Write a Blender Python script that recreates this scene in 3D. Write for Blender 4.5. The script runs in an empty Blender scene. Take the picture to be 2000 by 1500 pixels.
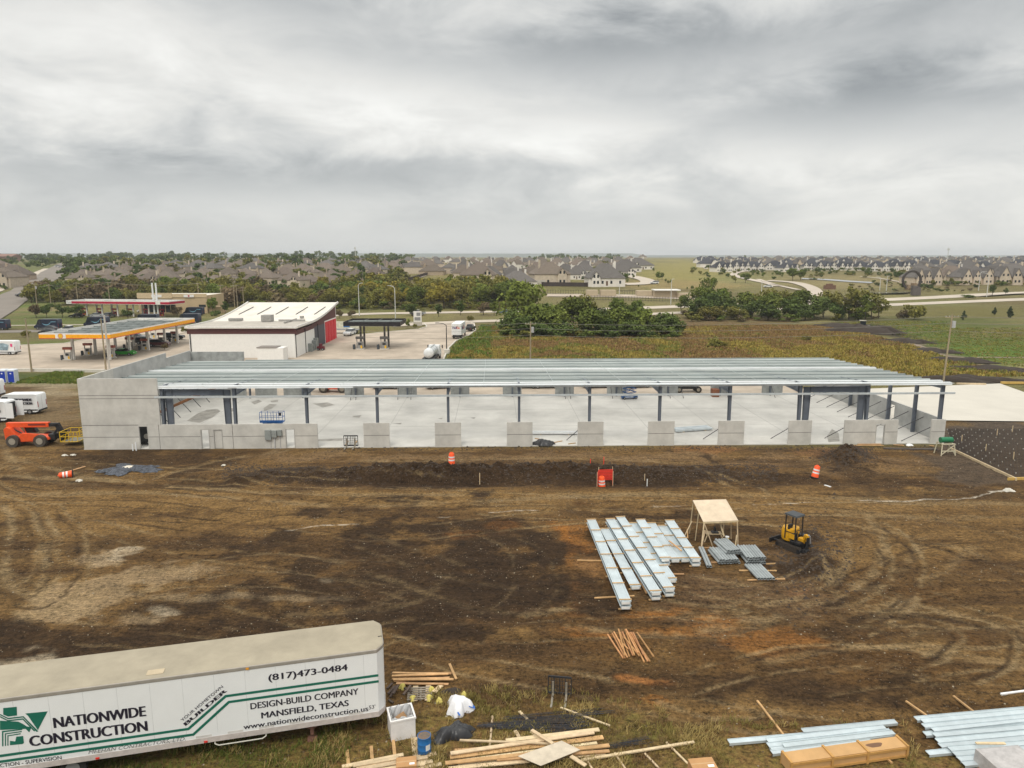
import bpy, math, random
import numpy as np
from mathutils import Vector, Matrix
R = math.radians; PI = math.pi
random.seed(7); RNG = np.random.default_rng(7)
S = bpy.context.scene; C = S.collection
# ---------------------------------------------------------------- camera
H = 21.0; F = 1389.0; PITCH = R(10.2)
cam = bpy.data.objects.new('camera', bpy.data.cameras.new('camera')); C.objects.link(cam)
cam.location = (0, 0, H); cam.rotation_euler = (R(90) - PITCH, 0, 0)
cam.data.sensor_width = 36; cam.data.lens = 36 * F / 2000; cam.data.clip_start = .5; cam.data.clip_end = 40000
S.camera = cam
S.view_settings.view_transform = 'Standard'; S.view_settings.look = 'None'
S.view_settings.exposure = 0.16; S.view_settings.gamma = 1
# ---------------------------------------------------------------- overcast sky
W = bpy.data.worlds.new('World'); S.world = W; W.use_nodes = True
nt = W.node_tree; nt.nodes.clear()
def nn(t, typ, **kw):
    n = t.nodes.new(typ)
    for k, v in kw.items():
        if k[0] == '_': n.inputs[int(k[1:])].default_value = v
        else: setattr(n, k, v)
    return n
def math_(t, op, a, b=None, clamp=False):
    n = t.nodes.new('ShaderNodeMath'); n.operation = op; n.use_clamp = clamp
    for i, v in enumerate((a, b)):
        if v is None: continue
        if isinstance(v, (int, float)): n.inputs[i].default_value = v
        else: t.links.new(v, n.inputs[i])
    return n.outputs[0]
SUN_EL, SUN_AZ = R(52), R(200)
def build_sky():
    L = nt.links
    tc = nn(nt, 'ShaderNodeTexCoord'); sep = nn(nt, 'ShaderNodeSeparateXYZ'); L.new(tc.outputs['Generated'], sep.inputs[0])
    x, y, z = sep.outputs
    zc = math_(nt, 'MAXIMUM', z, 0.0)
    den = math_(nt, 'ADD', zc, .20)
    cx = math_(nt, 'DIVIDE', x, den); cy = math_(nt, 'DIVIDE', y, den)
    cv = nn(nt, 'ShaderNodeCombineXYZ'); L.new(cx, cv.inputs[0]); L.new(cy, cv.inputs[1])
    n1 = nn(nt, 'ShaderNodeTexNoise', noise_dimensions='3D'); n1.inputs['Scale'].default_value = .75; n1.inputs['Detail'].default_value = 9; n1.inputs['Roughness'].default_value = .5; n1.inputs['Distortion'].default_value = .45
    L.new(cv.outputs[0], n1.inputs['Vector'])
    n2 = nn(nt, 'ShaderNodeTexNoise'); n2.inputs['Scale'].default_value = .42; n2.inputs['Detail'].default_value = 4
    L.new(cv.outputs[0], n2.inputs['Vector'])
    sv = nn(nt, 'ShaderNodeVectorMath', operation='MULTIPLY'); L.new(tc.outputs['Generated'], sv.inputs[0]); sv.inputs[1].default_value = (1, 1, 2.6)
    n3 = nn(nt, 'ShaderNodeTexNoise'); n3.inputs['Scale'].default_value = 6.0; n3.inputs['Detail'].default_value = 9; n3.inputs['Roughness'].default_value = .6; n3.inputs['Distortion'].default_value = .35
    L.new(sv.outputs[0], n3.inputs['Vector']); w3 = math_(nt, 'SUBTRACT', n3.outputs[0], .5)
    az = math_(nt, 'ARCTAN2', x, y); el = math_(nt, 'ARCSINE', z)
    w1 = math_(nt, 'SUBTRACT', n1.outputs[0], .5); w2 = math_(nt, 'SUBTRACT', n2.outputs[0], .5)
    azw = math_(nt, 'ADD', az, math_(nt, 'MULTIPLY', w2, .30))
    elw = math_(nt, 'ADD', el, math_(nt, 'ADD', math_(nt, 'MULTIPLY', w1, .06), math_(nt, 'MULTIPLY', w3, .10)))
    # broad banks of cloud, as azimuth, elevation, half widths (degrees), brightness change
    banks = [(-31, 13.2, 14, 3.0, .20), (-33, 9.6, 12, 1.8, .10), (-10, 11.4, 10, 2.0, .15), (5, 9.0, 12, 1.8, .20), (22, 6.6, 18, 1.6, .12),
             (-22, 5.8, 16, 1.2, -.12), (-8, 7.0, 9, 1.0, -.07), (26, 10.2, 14, 1.8, -.15), (8, 15.2, 17, 2.0, -.19), (30, 16.0, 14, 2.0, -.10), (-14, 17.8, 10, 1.4, -.12), (-36, 17.5, 10, 1.6, .06),
             (30, 3.2, 15, 2.4, .12), (-34, 2.0, 16, 1.4, -.02), (2, 3.2, 16, 1.2, -.02), (12, 1.0, 30, .9, .03)]
    tot = None
    for a0, e0, sa, se, v in banks:
        da = math_(nt, 'DIVIDE', math_(nt, 'SUBTRACT', azw, R(a0)), R(sa)); de = math_(nt, 'DIVIDE', math_(nt, 'SUBTRACT', elw, R(e0)), R(se))
        q = math_(nt, 'ADD', math_(nt, 'MULTIPLY', da, da), math_(nt, 'MULTIPLY', de, de))
        g = math_(nt, 'MULTIPLY', math_(nt, 'POWER', 2.7183, math_(nt, 'MULTIPLY', q, -1.0)), v)
        tot = g if tot is None else math_(nt, 'ADD', tot, g)
    fade = math_(nt, 'MULTIPLY', math_(nt, 'DIVIDE', zc, .10), 1.0, True)
    tex = math_(nt, 'MULTIPLY', math_(nt, 'ADD', math_(nt, 'MULTIPLY', w1, .26), math_(nt, 'MULTIPLY', w3, .64)), math_(nt, 'ADD', math_(nt, 'MULTIPLY', fade, .85), .15))
    br = math_(nt, 'ADD', math_(nt, 'ADD', tot, tex), .635)
    # an overcast sky is about twice as bright overhead as near the horizon
    zen = math_(nt, 'MULTIPLY', math_(nt, 'SUBTRACT', zc, .36), 1.9)
    br = math_(nt, 'ADD', br, math_(nt, 'MULTIPLY', math_(nt, 'MAXIMUM', zen, 0.0), 1.0))
    br = math_(nt, 'MAXIMUM', br, .18)
    ramp = nn(nt, 'ShaderNodeMix', data_type='RGBA'); ramp.inputs[6].default_value = (.90, .955, .985, 1); ramp.inputs[7].default_value = (1.0, .995, .955, 1)
    L.new(math_(nt, 'MULTIPLY', math_(nt, 'SUBTRACT', br, .3), 2.2, True), ramp.inputs[0])
    col = nn(nt, 'ShaderNodeVectorMath', operation='SCALE'); L.new(ramp.outputs[2], col.inputs[0]); L.new(br, col.inputs['Scale'])
    clouds = nn(nt, 'ShaderNodeBackground'); L.new(col.outputs[0], clouds.inputs[0]); clouds.inputs[1].default_value = 1.0
    sky = nn(nt, 'ShaderNodeTexSky', sky_type='NISHITA'); sky.sun_disc = False; sky.sun_elevation = SUN_EL; sky.sun_rotation = SUN_AZ
    sb = nn(nt, 'ShaderNodeBackground'); L.new(sky.outputs[0], sb.inputs[0]); sb.inputs[1].default_value = .07
    mx = nn(nt, 'ShaderNodeMixShader'); mx.inputs[0].default_value = .93; L.new(sb.outputs[0], mx.inputs[1]); L.new(clouds.outputs[0], mx.inputs[2])
    out = nn(nt, 'ShaderNodeOutputWorld'); L.new(mx.outputs[0], out.inputs[0])
build_sky()
sl = bpy.data.lights.new('sun', 'SUN'); sl.energy = 1.4; sl.angle = R(16); sl.color = (1, .94, .84)
so = bpy.data.objects.new('sun', sl); C.objects.link(so)
so.rotation_euler = Vector((-math.sin(SUN_AZ) * math.cos(SUN_EL), -math.cos(SUN_AZ) * math.cos(SUN_EL), -math.sin(SUN_EL))).to_track_quat('-Z', 'Y').to_euler()
# ---------------------------------------------------------------- where a sight line of the survey photo meets the ground
CP, SP = math.cos(PITCH), math.sin(PITCH)
def ray(px, py):
    dx = (px - 1000) / F; dy = (py - 750) / F
    return dx, CP - dy * SP, -SP - dy * CP
def G(px, py, z=0.0):
    d = ray(px, py); t = (z - H) / d[2]
    return Vector((d[0] * t, d[1] * t, z))
def GY(px, py, Y):
    d = ray(px, py); t = Y / d[1]
    return Vector((d[0] * t, Y, H + d[2] * t))
PY = [0, 285, 320, 345, 365, 400, 480, 800, 1200, 2600, 5000, 12000]
PZ = [0, 0, 1.4, 2.9, 3.2, 6.0, 10.0, 12.6, 14.2, 14.6, 12, 0]
def hills_z(y): return np.interp(y, PY, PZ)
def GT(px, py):
    d = ray(px, py); t = 150.0
    while t < 6000:
        if H + d[2] * t <= float(hills_z(d[1] * t)): break
        t *= 1.003
    return Vector((d[0] * t, d[1] * t, float(hills_z(d[1] * t))))
def PXM(p):      # pixels of the 2000 wide photo per metre at point p
    return F / (p.y * CP + (H - p.z) * SP)
# ---------------------------------------------------------------- materials
MATS = {}
def M(name, rgb, rough=.7, metal=0.0, var=.12, scale=2.0, bump=0.0, bscale=30.0, var2=None, world=False, rnd=0.0, spec=.35, stretch=None, alpha=None):
    if name in MATS: return MATS[name]
    m = bpy.data.materials.new(name); m.use_nodes = True; t = m.node_tree; L = t.links
    b = t.nodes['Principled BSDF']; b.inputs['Roughness'].default_value = rough; b.inputs['Metallic'].default_value = metal
    b.inputs['Specular IOR Level'].default_value = spec
    tc = t.nodes.new('ShaderNodeTexCoord')
    src = tc.outputs['Object']
    if world:
        src = nn(t, 'ShaderNodeNewGeometry').outputs['Position']
    if stretch:
        mp = t.nodes.new('ShaderNodeMapping'); mp.inputs['Scale'].default_value = stretch; L.new(src, mp.inputs[0]); src = mp.outputs[0]
    n = t.nodes.new('ShaderNodeTexNoise'); n.inputs['Scale'].default_value = scale; n.inputs['Detail'].default_value = 6; n.inputs['Roughness'].default_value = .65; L.new(src, n.inputs[0])
    rp = t.nodes.new('ShaderNodeValToRGB'); e = rp.color_ramp.elements
    c2 = var2 if var2 else tuple(min(1, c * (1 + var)) for c in rgb); c1 = tuple(c * (1 - var) for c in rgb)
    e[0].position = .3; e[1].position = .7; e[0].color = (*c1, 1); e[1].color = (*c2, 1)
    L.new(n.outputs[0], rp.inputs[0]); col = rp.outputs[0]
    if rnd:
        oi = t.nodes.new('ShaderNodeObjectInfo')
        hs = t.nodes.new('ShaderNodeHueSaturation'); L.new(col, hs.inputs['Color'])
        L.new(math_(t, 'ADD', math_(t, 'MULTIPLY', oi.outputs['Random'], 2 * rnd), 1 - rnd), hs.inputs['Value'])
        r2 = math_(t, 'FRACT', math_(t, 'MULTIPLY', oi.outputs['Random'], 17.3))
        L.new(math_(t, 'ADD', math_(t, 'MULTIPLY', r2, .08 * rnd), .5 - .04 * rnd), hs.inputs['Hue'])
        col = hs.outputs[0]
    L.new(col, b.inputs['Base Color'])
    if bump:
        n2 = t.nodes.new('ShaderNodeTexNoise'); n2.inputs['Scale'].default_value = bscale; n2.inputs['Detail'].default_value = 5; L.new(src, n2.inputs[0])
        bp = t.nodes.new('ShaderNodeBump'); bp.inputs['Strength'].default_value = bump; bp.inputs['Distance'].default_value = .05; L.new(n2.outputs[0], bp.inputs['Height']); L.new(bp.outputs[0], b.inputs['Normal'])
    MATS[name] = m; return m
# ---------------------------------------------------------------- mesh building
class MB:
    def __init__(s): s.v = []; s.f = []
    def add(s, vs, fs):
        k = len(s.v); s.v += [tuple(v) for v in vs]; s.f += [tuple(i + k for i in f) for f in fs]; return s
    def box(s, x0, x1, y0, y1, z0, z1):
        return s.add([(x0, y0, z0), (x1, y0, z0), (x1, y1, z0), (x0, y1, z0), (x0, y0, z1), (x1, y0, z1), (x1, y1, z1), (x0, y1, z1)],
                     [(0, 3, 2, 1), (4, 5, 6, 7), (0, 1, 5, 4), (1, 2, 6, 5), (2, 3, 7, 6), (3, 0, 4, 7)])
    def bar(s, p, q, w, h, up=(0, 0, 1)):
        p = Vector(p); q = Vector(q); d = (q - p).normalized(); u = Vector(up)
        r = d.cross(u)
        if r.length < 1e-4: r = d.cross(Vector((0, 1, 0)))
        r.normalize(); u = r.cross(d); a = r * w / 2; b = u * h / 2
        vs = [p - a - b, p + a - b, p + a + b, p - a + b, q - a - b, q + a - b, q + a + b, q - a + b]
        return s.add(vs, [(0, 1, 2, 3), (7, 6, 5, 4), (0, 4, 5, 1), (1, 5, 6, 2), (2, 6, 7, 3), (3, 7, 4, 0)])
    def cyl(s, p, q, r0, r1=None, n=12, cap=True, hole=False):
        r1 = r0 if r1 is None else r1; p = Vector(p); q = Vector(q); d = (q - p).normalized()
        a = d.cross(Vector((0, 0, 1)) if abs(d.z) < .95 else Vector((0, 1, 0))).normalized(); b = d.cross(a)
        vs = []
        for c, r in ((p, r0), (q, r1)):
            for i in range(n):
                t = 2 * PI * i / n; vs.append(c + a * (r * math.cos(t)) + b * (r * math.sin(t)))
        fs = [(i, (i + 1) % n, n + (i + 1) % n, n + i) for i in range(n)]
        if cap: fs += [tuple(range(n - 1, -1, -1)), tuple(range(n, 2 * n))]
        return s.add(vs, fs)
    def pipe(s, p, q, r, wall=.012, n=12):       # hollow pipe, ends open
        s.cyl(p, q, r, n=n, cap=False); k = len(s.v) - 2 * n
        ri = r - wall
        s.cyl(p, q, ri, n=n, cap=False); j = len(s.v) - 2 * n
        s.f = s.f[:-n] + [tuple(reversed(f)) for f in s.f[-n:]]
        for e in (0, n):
            for i in range(n):
                a, b = k + e + i, k + e + (i + 1) % n; c, d = j + e + (i + 1) % n, j + e + i
                s.f.append((a, d, c, b) if e else (a, b, c, d))
        return s
    def tube(s, pts, r, n=6):
        for a, b in zip(pts[:-1], pts[1:]): s.cyl(a, b, r, n=n)
        return s
    def lathe(s, prof, n=20, c=(0, 0, 0)):
        k = len(s.v)
        for r, z in prof:
            for i in range(n):
                t = 2 * PI * i / n; s.v.append((c[0] + r * math.cos(t), c[1] + r * math.sin(t), c[2] + z))
        for j in range(len(prof) - 1):
            for i in range(n): s.f.append((k + j * n + i, k + j * n + (i + 1) % n, k + (j + 1) * n + (i + 1) % n, k + (j + 1) * n + i))
        s.f.append(tuple(k + i for i in range(n - 1, -1, -1))); s.f.append(tuple(k + (len(prof) - 1) * n + i for i in range(n)))
        return s
    def prism(s, poly, y0, y1, fn=None):          # poly in x,z swept along y (or mapped by fn(a,b,t))
        fn = fn or (lambda a, b, t: (a, t, b)); n = len(poly)
        vs = [fn(a, b, y0) for a, b in poly] + [fn(a, b, y1) for a, b in poly]
        return s.add(vs, [tuple(range(n)), tuple(range(2 * n - 1, n - 1, -1))] + [(i, n + i, n + (i + 1) % n, (i + 1) % n) for i in range(n)])
    def loft(s, secs, close=True, cap=True):     # secs: list of equal-length point loops
        n = len(secs[0]); k = len(s.v)
        for sec in secs: s.v += [tuple(p) for p in sec]
        for j in range(len(secs) - 1):
            for i in range(n if close else n - 1): s.f.append((k + j * n + i, k + j * n + (i + 1) % n, k + (j + 1) * n + (i + 1) % n, k + (j + 1) * n + i))
        if cap: s.f.append(tuple(k + i for i in range(n - 1, -1, -1))); s.f.append(tuple(k + (len(secs) - 1) * n + i for i in range(n)))
        return s
    def ball(s, c, r, n=10, m=6):
        rx, ry, rz = r if isinstance(r, tuple) else (r, r, r)
        secs = []
        for j in range(m + 1):
            t = PI * j / m; q = max(.02, math.sin(t))
            secs.append([(c[0] + rx * q * math.cos(2 * PI * i / n), c[1] + ry * q * math.sin(2 * PI * i / n), c[2] - rz * math.cos(t)) for i in range(n)])
        return s.loft(secs)
    def build(s, name, mat, parent=None, smooth=False, bevel=0, loc=None, rot=None):
        me = bpy.data.meshes.new(name); me.from_pydata(s.v, [], s.f); me.validate(); me.update()
        import bmesh
        bm = bmesh.new(); bm.from_mesh(me); bmesh.ops.recalc_face_normals(bm, faces=bm.faces); bm.to_mesh(me); bm.free()
        return finish(name, me, mat, parent, smooth, bevel, loc, rot)
def finish(name, me, mat, parent=None, smooth=False, bevel=0, loc=None, rot=None):
    if smooth:
        me.polygons.foreach_set('use_smooth', [True] * len(me.polygons)); me.set_sharp_from_angle(angle=R(38))
    me.materials.append(mat); o = bpy.data.objects.new(name, me); C.objects.link(o)
    if parent: o.parent = parent
    if loc is not None: o.location = loc
    if rot is not None: o.rotation_euler = rot
    if bevel:
        b = o.modifiers.new('bevel', 'BEVEL'); b.width = bevel; b.segments = 2; b.limit_method = 'ANGLE'
    return o
def npmesh(name, V, Fq, mat, parent=None, smooth=False):
    me = bpy.data.meshes.new(name); V = np.asarray(V, np.float32); Fq = np.asarray(Fq, np.int32); k = Fq.shape[1]
    me.vertices.add(len(V)); me.vertices.foreach_set('co', V.ravel()); me.loops.add(Fq.size); me.polygons.add(len(Fq))
    me.loops.foreach_set('vertex_index', Fq.ravel()); me.polygons.foreach_set('loop_start', np.arange(0, Fq.size, k, dtype=np.int32))
    me.update(calc_edges=True)
    if smooth: me.polygons.foreach_set('use_smooth', np.ones(len(Fq), bool))
    me.materials.append(mat); o = bpy.data.objects.new(name, me); C.objects.link(o)
    if parent: o.parent = parent
    return o
def tag(o, label=None, cat=None, group=None, kind=None):
    if label: o['label'] = label
    if cat: o['category'] = cat
    if group: o['group'] = group
    if kind: o['kind'] = kind
    return o
def thing(name, label, cat, loc=(0, 0, 0), rz=0, group=None):
    o = bpy.data.objects.new(name, None); C.objects.link(o); o.location = loc; o.rotation_euler = (0, 0, rz); o.empty_display_size = .2
    return tag(o, label, cat, group)
def dup(root, loc, rz=0, label=None, group=None, scale=None):
    r = root.copy(); C.objects.link(r); r.location = loc; r.rotation_euler = (0, 0, rz)
    if scale is not None: r.scale = (scale, scale, scale) if isinstance(scale, (int, float)) else scale
    if label: r['label'] = label
    if group: r['group'] = group
    def rec(a, b):
        for ch in CH.get(a.as_pointer(), []):
            d = ch.copy(); C.objects.link(d); d.parent = b
            rec(ch, d)
    rec(root, r)
    return r
CH = {}
def freeze(root):                                # remember the child lists of a finished prototype
    def rec(o):
        k = list(o.children); CH[o.as_pointer()] = k
        for c in k: rec(c)
    rec(root); return root
def text(s, size, mat, parent, M4, name='lettering', sx=1.0, shear=0.0, bold=0.0, align='LEFT', ext=.004, space=1.0):
    cu = bpy.data.curves.new(name, 'FONT'); cu.body = s; cu.size = size; cu.align_x = align; cu.extrude = ext; cu.shear = shear; cu.offset = bold; cu.space_character = space
    cu.resolution_u = 3
    o = bpy.data.objects.new(name, cu); C.objects.link(o)
    me = bpy.data.meshes.new_from_object(o.evaluated_get(bpy.context.evaluated_depsgraph_get())); bpy.data.objects.remove(o)
    me.transform(M4 @ Matrix.Diagonal((sx, 1, 1, 1))); me.materials.clear()
    return finish(name, me, mat, parent)
def plane_m(o, x, y):                            # matrix whose x/y axes lie along given vectors, origin o
    x = Vector(x).normalized(); y = Vector(y).normalized(); z = x.cross(y)
    return Matrix(((x.x, y.x, z.x, o[0]), (x.y, y.y, z.y, o[1]), (x.z, y.z, z.z, o[2]), (0, 0, 0, 1)))
# numpy value noise
def vnoise(x, y, seed=0):
    xi = np.floor(x).astype(np.int64); yi = np.floor(y).astype(np.int64); fx = x - xi; fy = y - yi
    fx = fx * fx * (3 - 2 * fx); fy = fy * fy * (3 - 2 * fy)
    def h(a, b):
        n = (a * 374761393 + b * 668265263 + seed * 1442695041) & 0x7fffffff
        n = ((n ^ (n >> 13)) * 1274126177) & 0x7fffffff
        return ((n ^ (n >> 16)) & 0xffff) / 65535.0
    return (h(xi, yi) * (1 - fx) + h(xi + 1, yi) * fx) * (1 - fy) + (h(xi, yi + 1) * (1 - fx) + h(xi + 1, yi + 1) * fx) * fy
def fbm(x, y, o=4, seed=0):
    s = 0; a = .5
    for i in range(o): s = s + a * vnoise(x * 2 ** i, y * 2 ** i, seed + i * 7); a *= .5
    return s / (1 - .5 ** o)
def srgb(r, g, b):
    return tuple((c / 255 / 12.92 if c / 255 < .04045 else ((c / 255 + .055) / 1.055) ** 2.4) for c in (r, g, b))
# common materials
white_paint = M('white_paint', (.78, .79, .79), .45, var=.05, scale=1.2)
white_wall = M('white_wall', (.74, .73, .70), .7, var=.06, scale=.8)
black_rubber = M('black_rubber', (.025, .024, .023), .85, var=.3, scale=8)
dark_steel = M('dark_steel', (.035, .035, .037), .6, var=.3, scale=5)
glass_dark = M('dark_glass', (.02, .025, .03), .08, var=.2, spec=.6)
rim_grey = M('rim_grey', (.35, .35, .36), .45, .5)
orange_paint = M('orange_paint', (.72, .09, .02), .45, var=.12, scale=3)
lumber = M('lumber', (.46, .28, .13), .8, var=.28, scale=2.5, stretch=(1, 1, 6), rnd=.16)
lumber_pale = M('pale_lumber', (.55, .43, .27), .8, var=.22, scale=2.5, rnd=.16)
concrete_panel = M('precast_concrete', (.53, .515, .475), .85, var=.17, scale=.55, bump=.08, bscale=18)
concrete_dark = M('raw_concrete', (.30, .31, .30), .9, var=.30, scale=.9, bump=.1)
galv = M('galvanised_steel', (.60, .65, .67), .42, .35, var=.12, scale=1.3)
galv_green = M('galvanised_web', (.42, .47, .455), .5, .35, var=.24, scale=.5, stretch=(.15, 1, 1))
frame_steel = M('grey_blue_steel', (.115, .132, .16), .55, var=.15, scale=1.5)
wire_mat = M('wire', (.20, .19, .16), .7)
pole_wood = M('pole_wood', (.30, .245, .16), .9, var=.25, scale=3, stretch=(3, 3, .3))
pole_white = M('pole_pale_metal', (.62, .62, .60), .5, .2)
# ---------------------------------------------------------------- the ground, one sheet out to the horizon
A0 = G(165, 878); B0 = G(1843, 866)
BU = (B0 - A0).normalized(); BV = Vector((-BU.y, BU.x, 0)); BL = (B0 - A0).length; BD = 29.0
def bw(u, v, z=0.0): return A0 + BU * u + BV * v + Vector((0, 0, z))
def build_ground():
    xs = list(np.arange(-56, 56.01, .21)); s = .21
    while xs[-1] < 6000: s *= 1.13; xs.append(xs[-1] + min(s, 260))
    s = .21; left = [-56]
    while left[-1] > -6000: s *= 1.13; left.append(left[-1] - min(s, 260))
    xs = np.array(left[1:][::-1] + xs)
    ys = [8.0]
    while ys[-1] < 80: ys.append(ys[-1] + .17)
    s = .17
    while ys[-1] < 9000: s *= 1.045; ys.append(ys[-1] + (min(s, 3.2) if ys[-1] < 700 else min(s * 1.0, 120)))
    ys = np.array([-40, -20, -5, 2] + ys)
    X, Y = np.meshgrid(xs, ys); sh = X.shape; X = X.ravel(); Y = Y.ravel()
    Z = hills_z(Y)
    zc = np.maximum(Y * CP + (H - Z) * SP, 1.0); PX = 1000 + F * X / zc; PYv = 750 + F * ((H - Z) * CP - Y * SP) / zc
    near = np.clip((78 - Y) / 4, 0, 1)
    # warps so that no patch has a clean edge
    wx = (fbm(X * .35, Y * .35, 4, 3) - .5); wy = (fbm(X * .35 + 50, Y * .35, 4, 4) - .5); fine = fbm(X * 1.7, Y * 1.7, 3, 9) - .5
    strk = fbm(X * .10 + 7, Y * .75, 4, 12) - .5
    col = np.zeros((len(X), 3)) + np.array(srgb(91, 71, 45)); rough = np.ones(len(X))
    tan, dark, orange, white, brown = map(lambda c: np.array(srgb(*c)), ((121, 98, 63), (54, 42, 30), (142, 96, 46), (186, 176, 156), (85, 63, 37)))
    def mixc(c, w):
        nonlocal col
        w = np.clip(w, 0, 1)[:, None]; col = col * (1 - w) + np.asarray(c) * w
    def blob(px, py, rx, ry, c, s=1.0, ang=0, warp=1.0, hard=1.6):
        kx = 1.1 * rx * warp; ky = 1.1 * ry * warp
        dx = PX - px + wx * kx * 2.4; dy = PYv - py + wy * ky * 2.4
        a = R(ang); ux = dx * math.cos(a) + dy * math.sin(a); uy = -dx * math.sin(a) + dy * math.cos(a)
        q = (ux / rx) ** 2 + (uy / ry) ** 2
        w = s * np.clip(np.clip(1.35 - q, 0, 1) ** 1.3 * hard * .75 + (fine * 2.6 + strk * 3.2) * warp * np.clip(2.2 - q, 0, .6), 0, 1)
        mixc(c, w); return w
    def track(pts, wd, c, s=.6, relief=.05):
        P = [G(*p) for p in pts]; best = np.full(len(X), 99.0)
        x0_, x1_, y0_, y1_ = min(p.x for p in P) - 2, max(p.x for p in P) + 2, min(p.y for p in P) - 2, max(p.y for p in P) + 2
        sel = (Y < y1_) & (Y > y0_) & (X > x0_) & (X < x1_)
        if not sel.any(): return best
        xs_, ys_ = X[sel] + wx[sel] * .7, Y[sel] + wy[sel] * .7
        bb = np.full(sel.sum(), 99.0)
        Q = []
        for i in range(len(P) - 1):              # smooth the course
            p0, p1, p2, p3 = P[max(i - 1, 0)], P[i], P[i + 1], P[min(i + 2, len(P) - 1)]
            for t in (0, .25, .5, .75): Q.append(.5 * ((2 * p1) + (p2 - p0) * t + (2 * p0 - 5 * p1 + 4 * p2 - p3) * t * t + (3 * p1 - p0 - 3 * p2 + p3) * t ** 3))
        Q.append(P[-1])
        for a, b in zip(Q[:-1], Q[1:]):
            ex, ey = b.x - a.x, b.y - a.y; l2 = ex * ex + ey * ey + 1e-9
            t = np.clip(((xs_ - a.x) * ex + (ys_ - a.y) * ey) / l2, 0, 1)
            bb = np.minimum(bb, np.hypot(xs_ - a.x - t * ex, ys_ - a.y - t * ey))
        best[sel] = bb
        if relief: rut[:] = np.minimum(rut, -relief * np.clip(1.2 * (1 - best / wd), 0, 1))
        w = min(1, s * 1.35) * np.clip(1.5 * (1 - best / wd) + .15, 0, 1) * np.clip(.70 + strk * 2.2 + fine * 2.2 + wx * 1.4, 0, 1)
        w[best > wd * 1.4] = 0
        mixc(c, w); return best
    mixc(tan, np.clip(.28 + strk * 2.6 + wx * .8, 0, .75)); mixc(dark, np.clip(-strk * 2.2 - .12 + wy * .6, 0, .6))
    rut = np.zeros(len(X))
    # worn haul road and broad patches
    for a in [(1000, 978, 1300, 22, tan, .75), (60, 985, 260, 60, tan, .5), (1800, 1040, 300, 60, tan, .45), (330, 985, 400, 20, tan, .5), (1100, 892, 700, 9, (.17, .115, .062), .8), (1700, 905, 200, 18, (.15, .10, .055), .6),
              (60, 900, 130, 30, tan, .55), (110, 800, 60, 35, (.17, .12, .065), .7), (780, 1140, 380, 105, dark, .85), (960, 1120, 150, 110, dark, .8), (1040, 1190, 100, 50, dark, .6), (200, 1250, 330, 42, dark, .85), (560, 1230, 320, 50, dark, .6),
              (20, 1090, 40, 70, dark, .5), (300, 900, 150, 28, dark, .75), (150, 910, 120, 25, dark, .5), (400, 1060, 250, 25, dark, .5), (1640, 1250, 330, 30, dark, .45), (1500, 1330, 300, 40, dark, .55), (1850, 1200, 220, 30, dark, .4), (1480, 1350, 260, 28, dark, .5), (1130, 1330, 150, 40, dark, .5),
              (1230, 1150, 140, 140, brown, .7), (1420, 1160, 180, 60, (.105, .068, .038), .8), (1700, 1160, 160, 40, brown, .7), (1800, 1290, 260, 40, brown, .6), (1940, 878, 130, 62, (.085, .064, .046), 1.0, 0, .3, 4), (1900, 960, 160, 20, dark, .6)]: blob(*a)
    for a in [(1560, 1075, 36, 55, dark, .95, -25), (1600, 1120, 60, 45, dark, .9, 20), (1450, 1035, 70, 18, dark, .8), (1290, 1008, 150, 7, dark, .8), (1000, 930, 540, 20, dark, .97, 0, .5), (820, 930, 200, 22, dark, .97, 0, .5), (1380, 932, 140, 14, dark, .8), (1660, 895, 45, 22, dark, .95, 18), (480, 942, 60, 12, dark, .9), (1400, 908, 36, 9, dark, .8, 30),
              (1560, 940, 130, 10, dark, .7), (1720, 935, 120, 25, dark, .55)]: blob(*a)
    for a in [(1110, 1075, 14, 60, orange, .4, -10), (1130, 1050, 30, 40, orange, .55), (985, 1033, 34, 12, orange, .75), (930, 1045, 40, 8, orange, .35), (1255, 1192, 90, 9, orange, .75), (1275, 1232, 110, 9, orange, .6), (1140, 1220, 30, 8, orange, .6), (1390, 1215, 50, 18, orange, .5), (1480, 1250, 100, 22, orange, .5, 10),
              (1260, 1330, 42, 10, (.34, .15, .05), .7), (1270, 1368, 32, 10, orange, .6), (1370, 876, 70, 9, (.20, .105, .045), .8), (1170, 1100, 40, 40, (.25, .14, .06), .6), (1640, 880, 60, 8, (.18, .10, .05), .6), (1540, 1150, 30, 10, (.17, .09, .045), .6)]: blob(*a)
    for a in [(205, 1088, 62, 13, white, .85, -5), (170, 1092, 80, 22, tan, .6), (65, 1278, 42, 20, white, .85, -20), (20, 1290, 30, 15, white, .6), (335, 1192, 26, 9, white, .6), (180, 1160, 140, 34, (.32, .25, .16), .6, -12), (110, 1190, 90, 26, (.30, .23, .14), .6, -12), (290, 1208, 60, 10, (.30, .24, .16), .5), (400, 1078, 70, 6, tan, .5), (450, 1165, 160, 8, (.26, .21, .14), .5), (640, 1162, 60, 6, (.26, .21, .14), .4), (640, 1130, 16, 4, white, .4), (250, 1072, 30, 5, white, .6)]: blob(*a)
    T = (.235, .178, .100)
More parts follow.
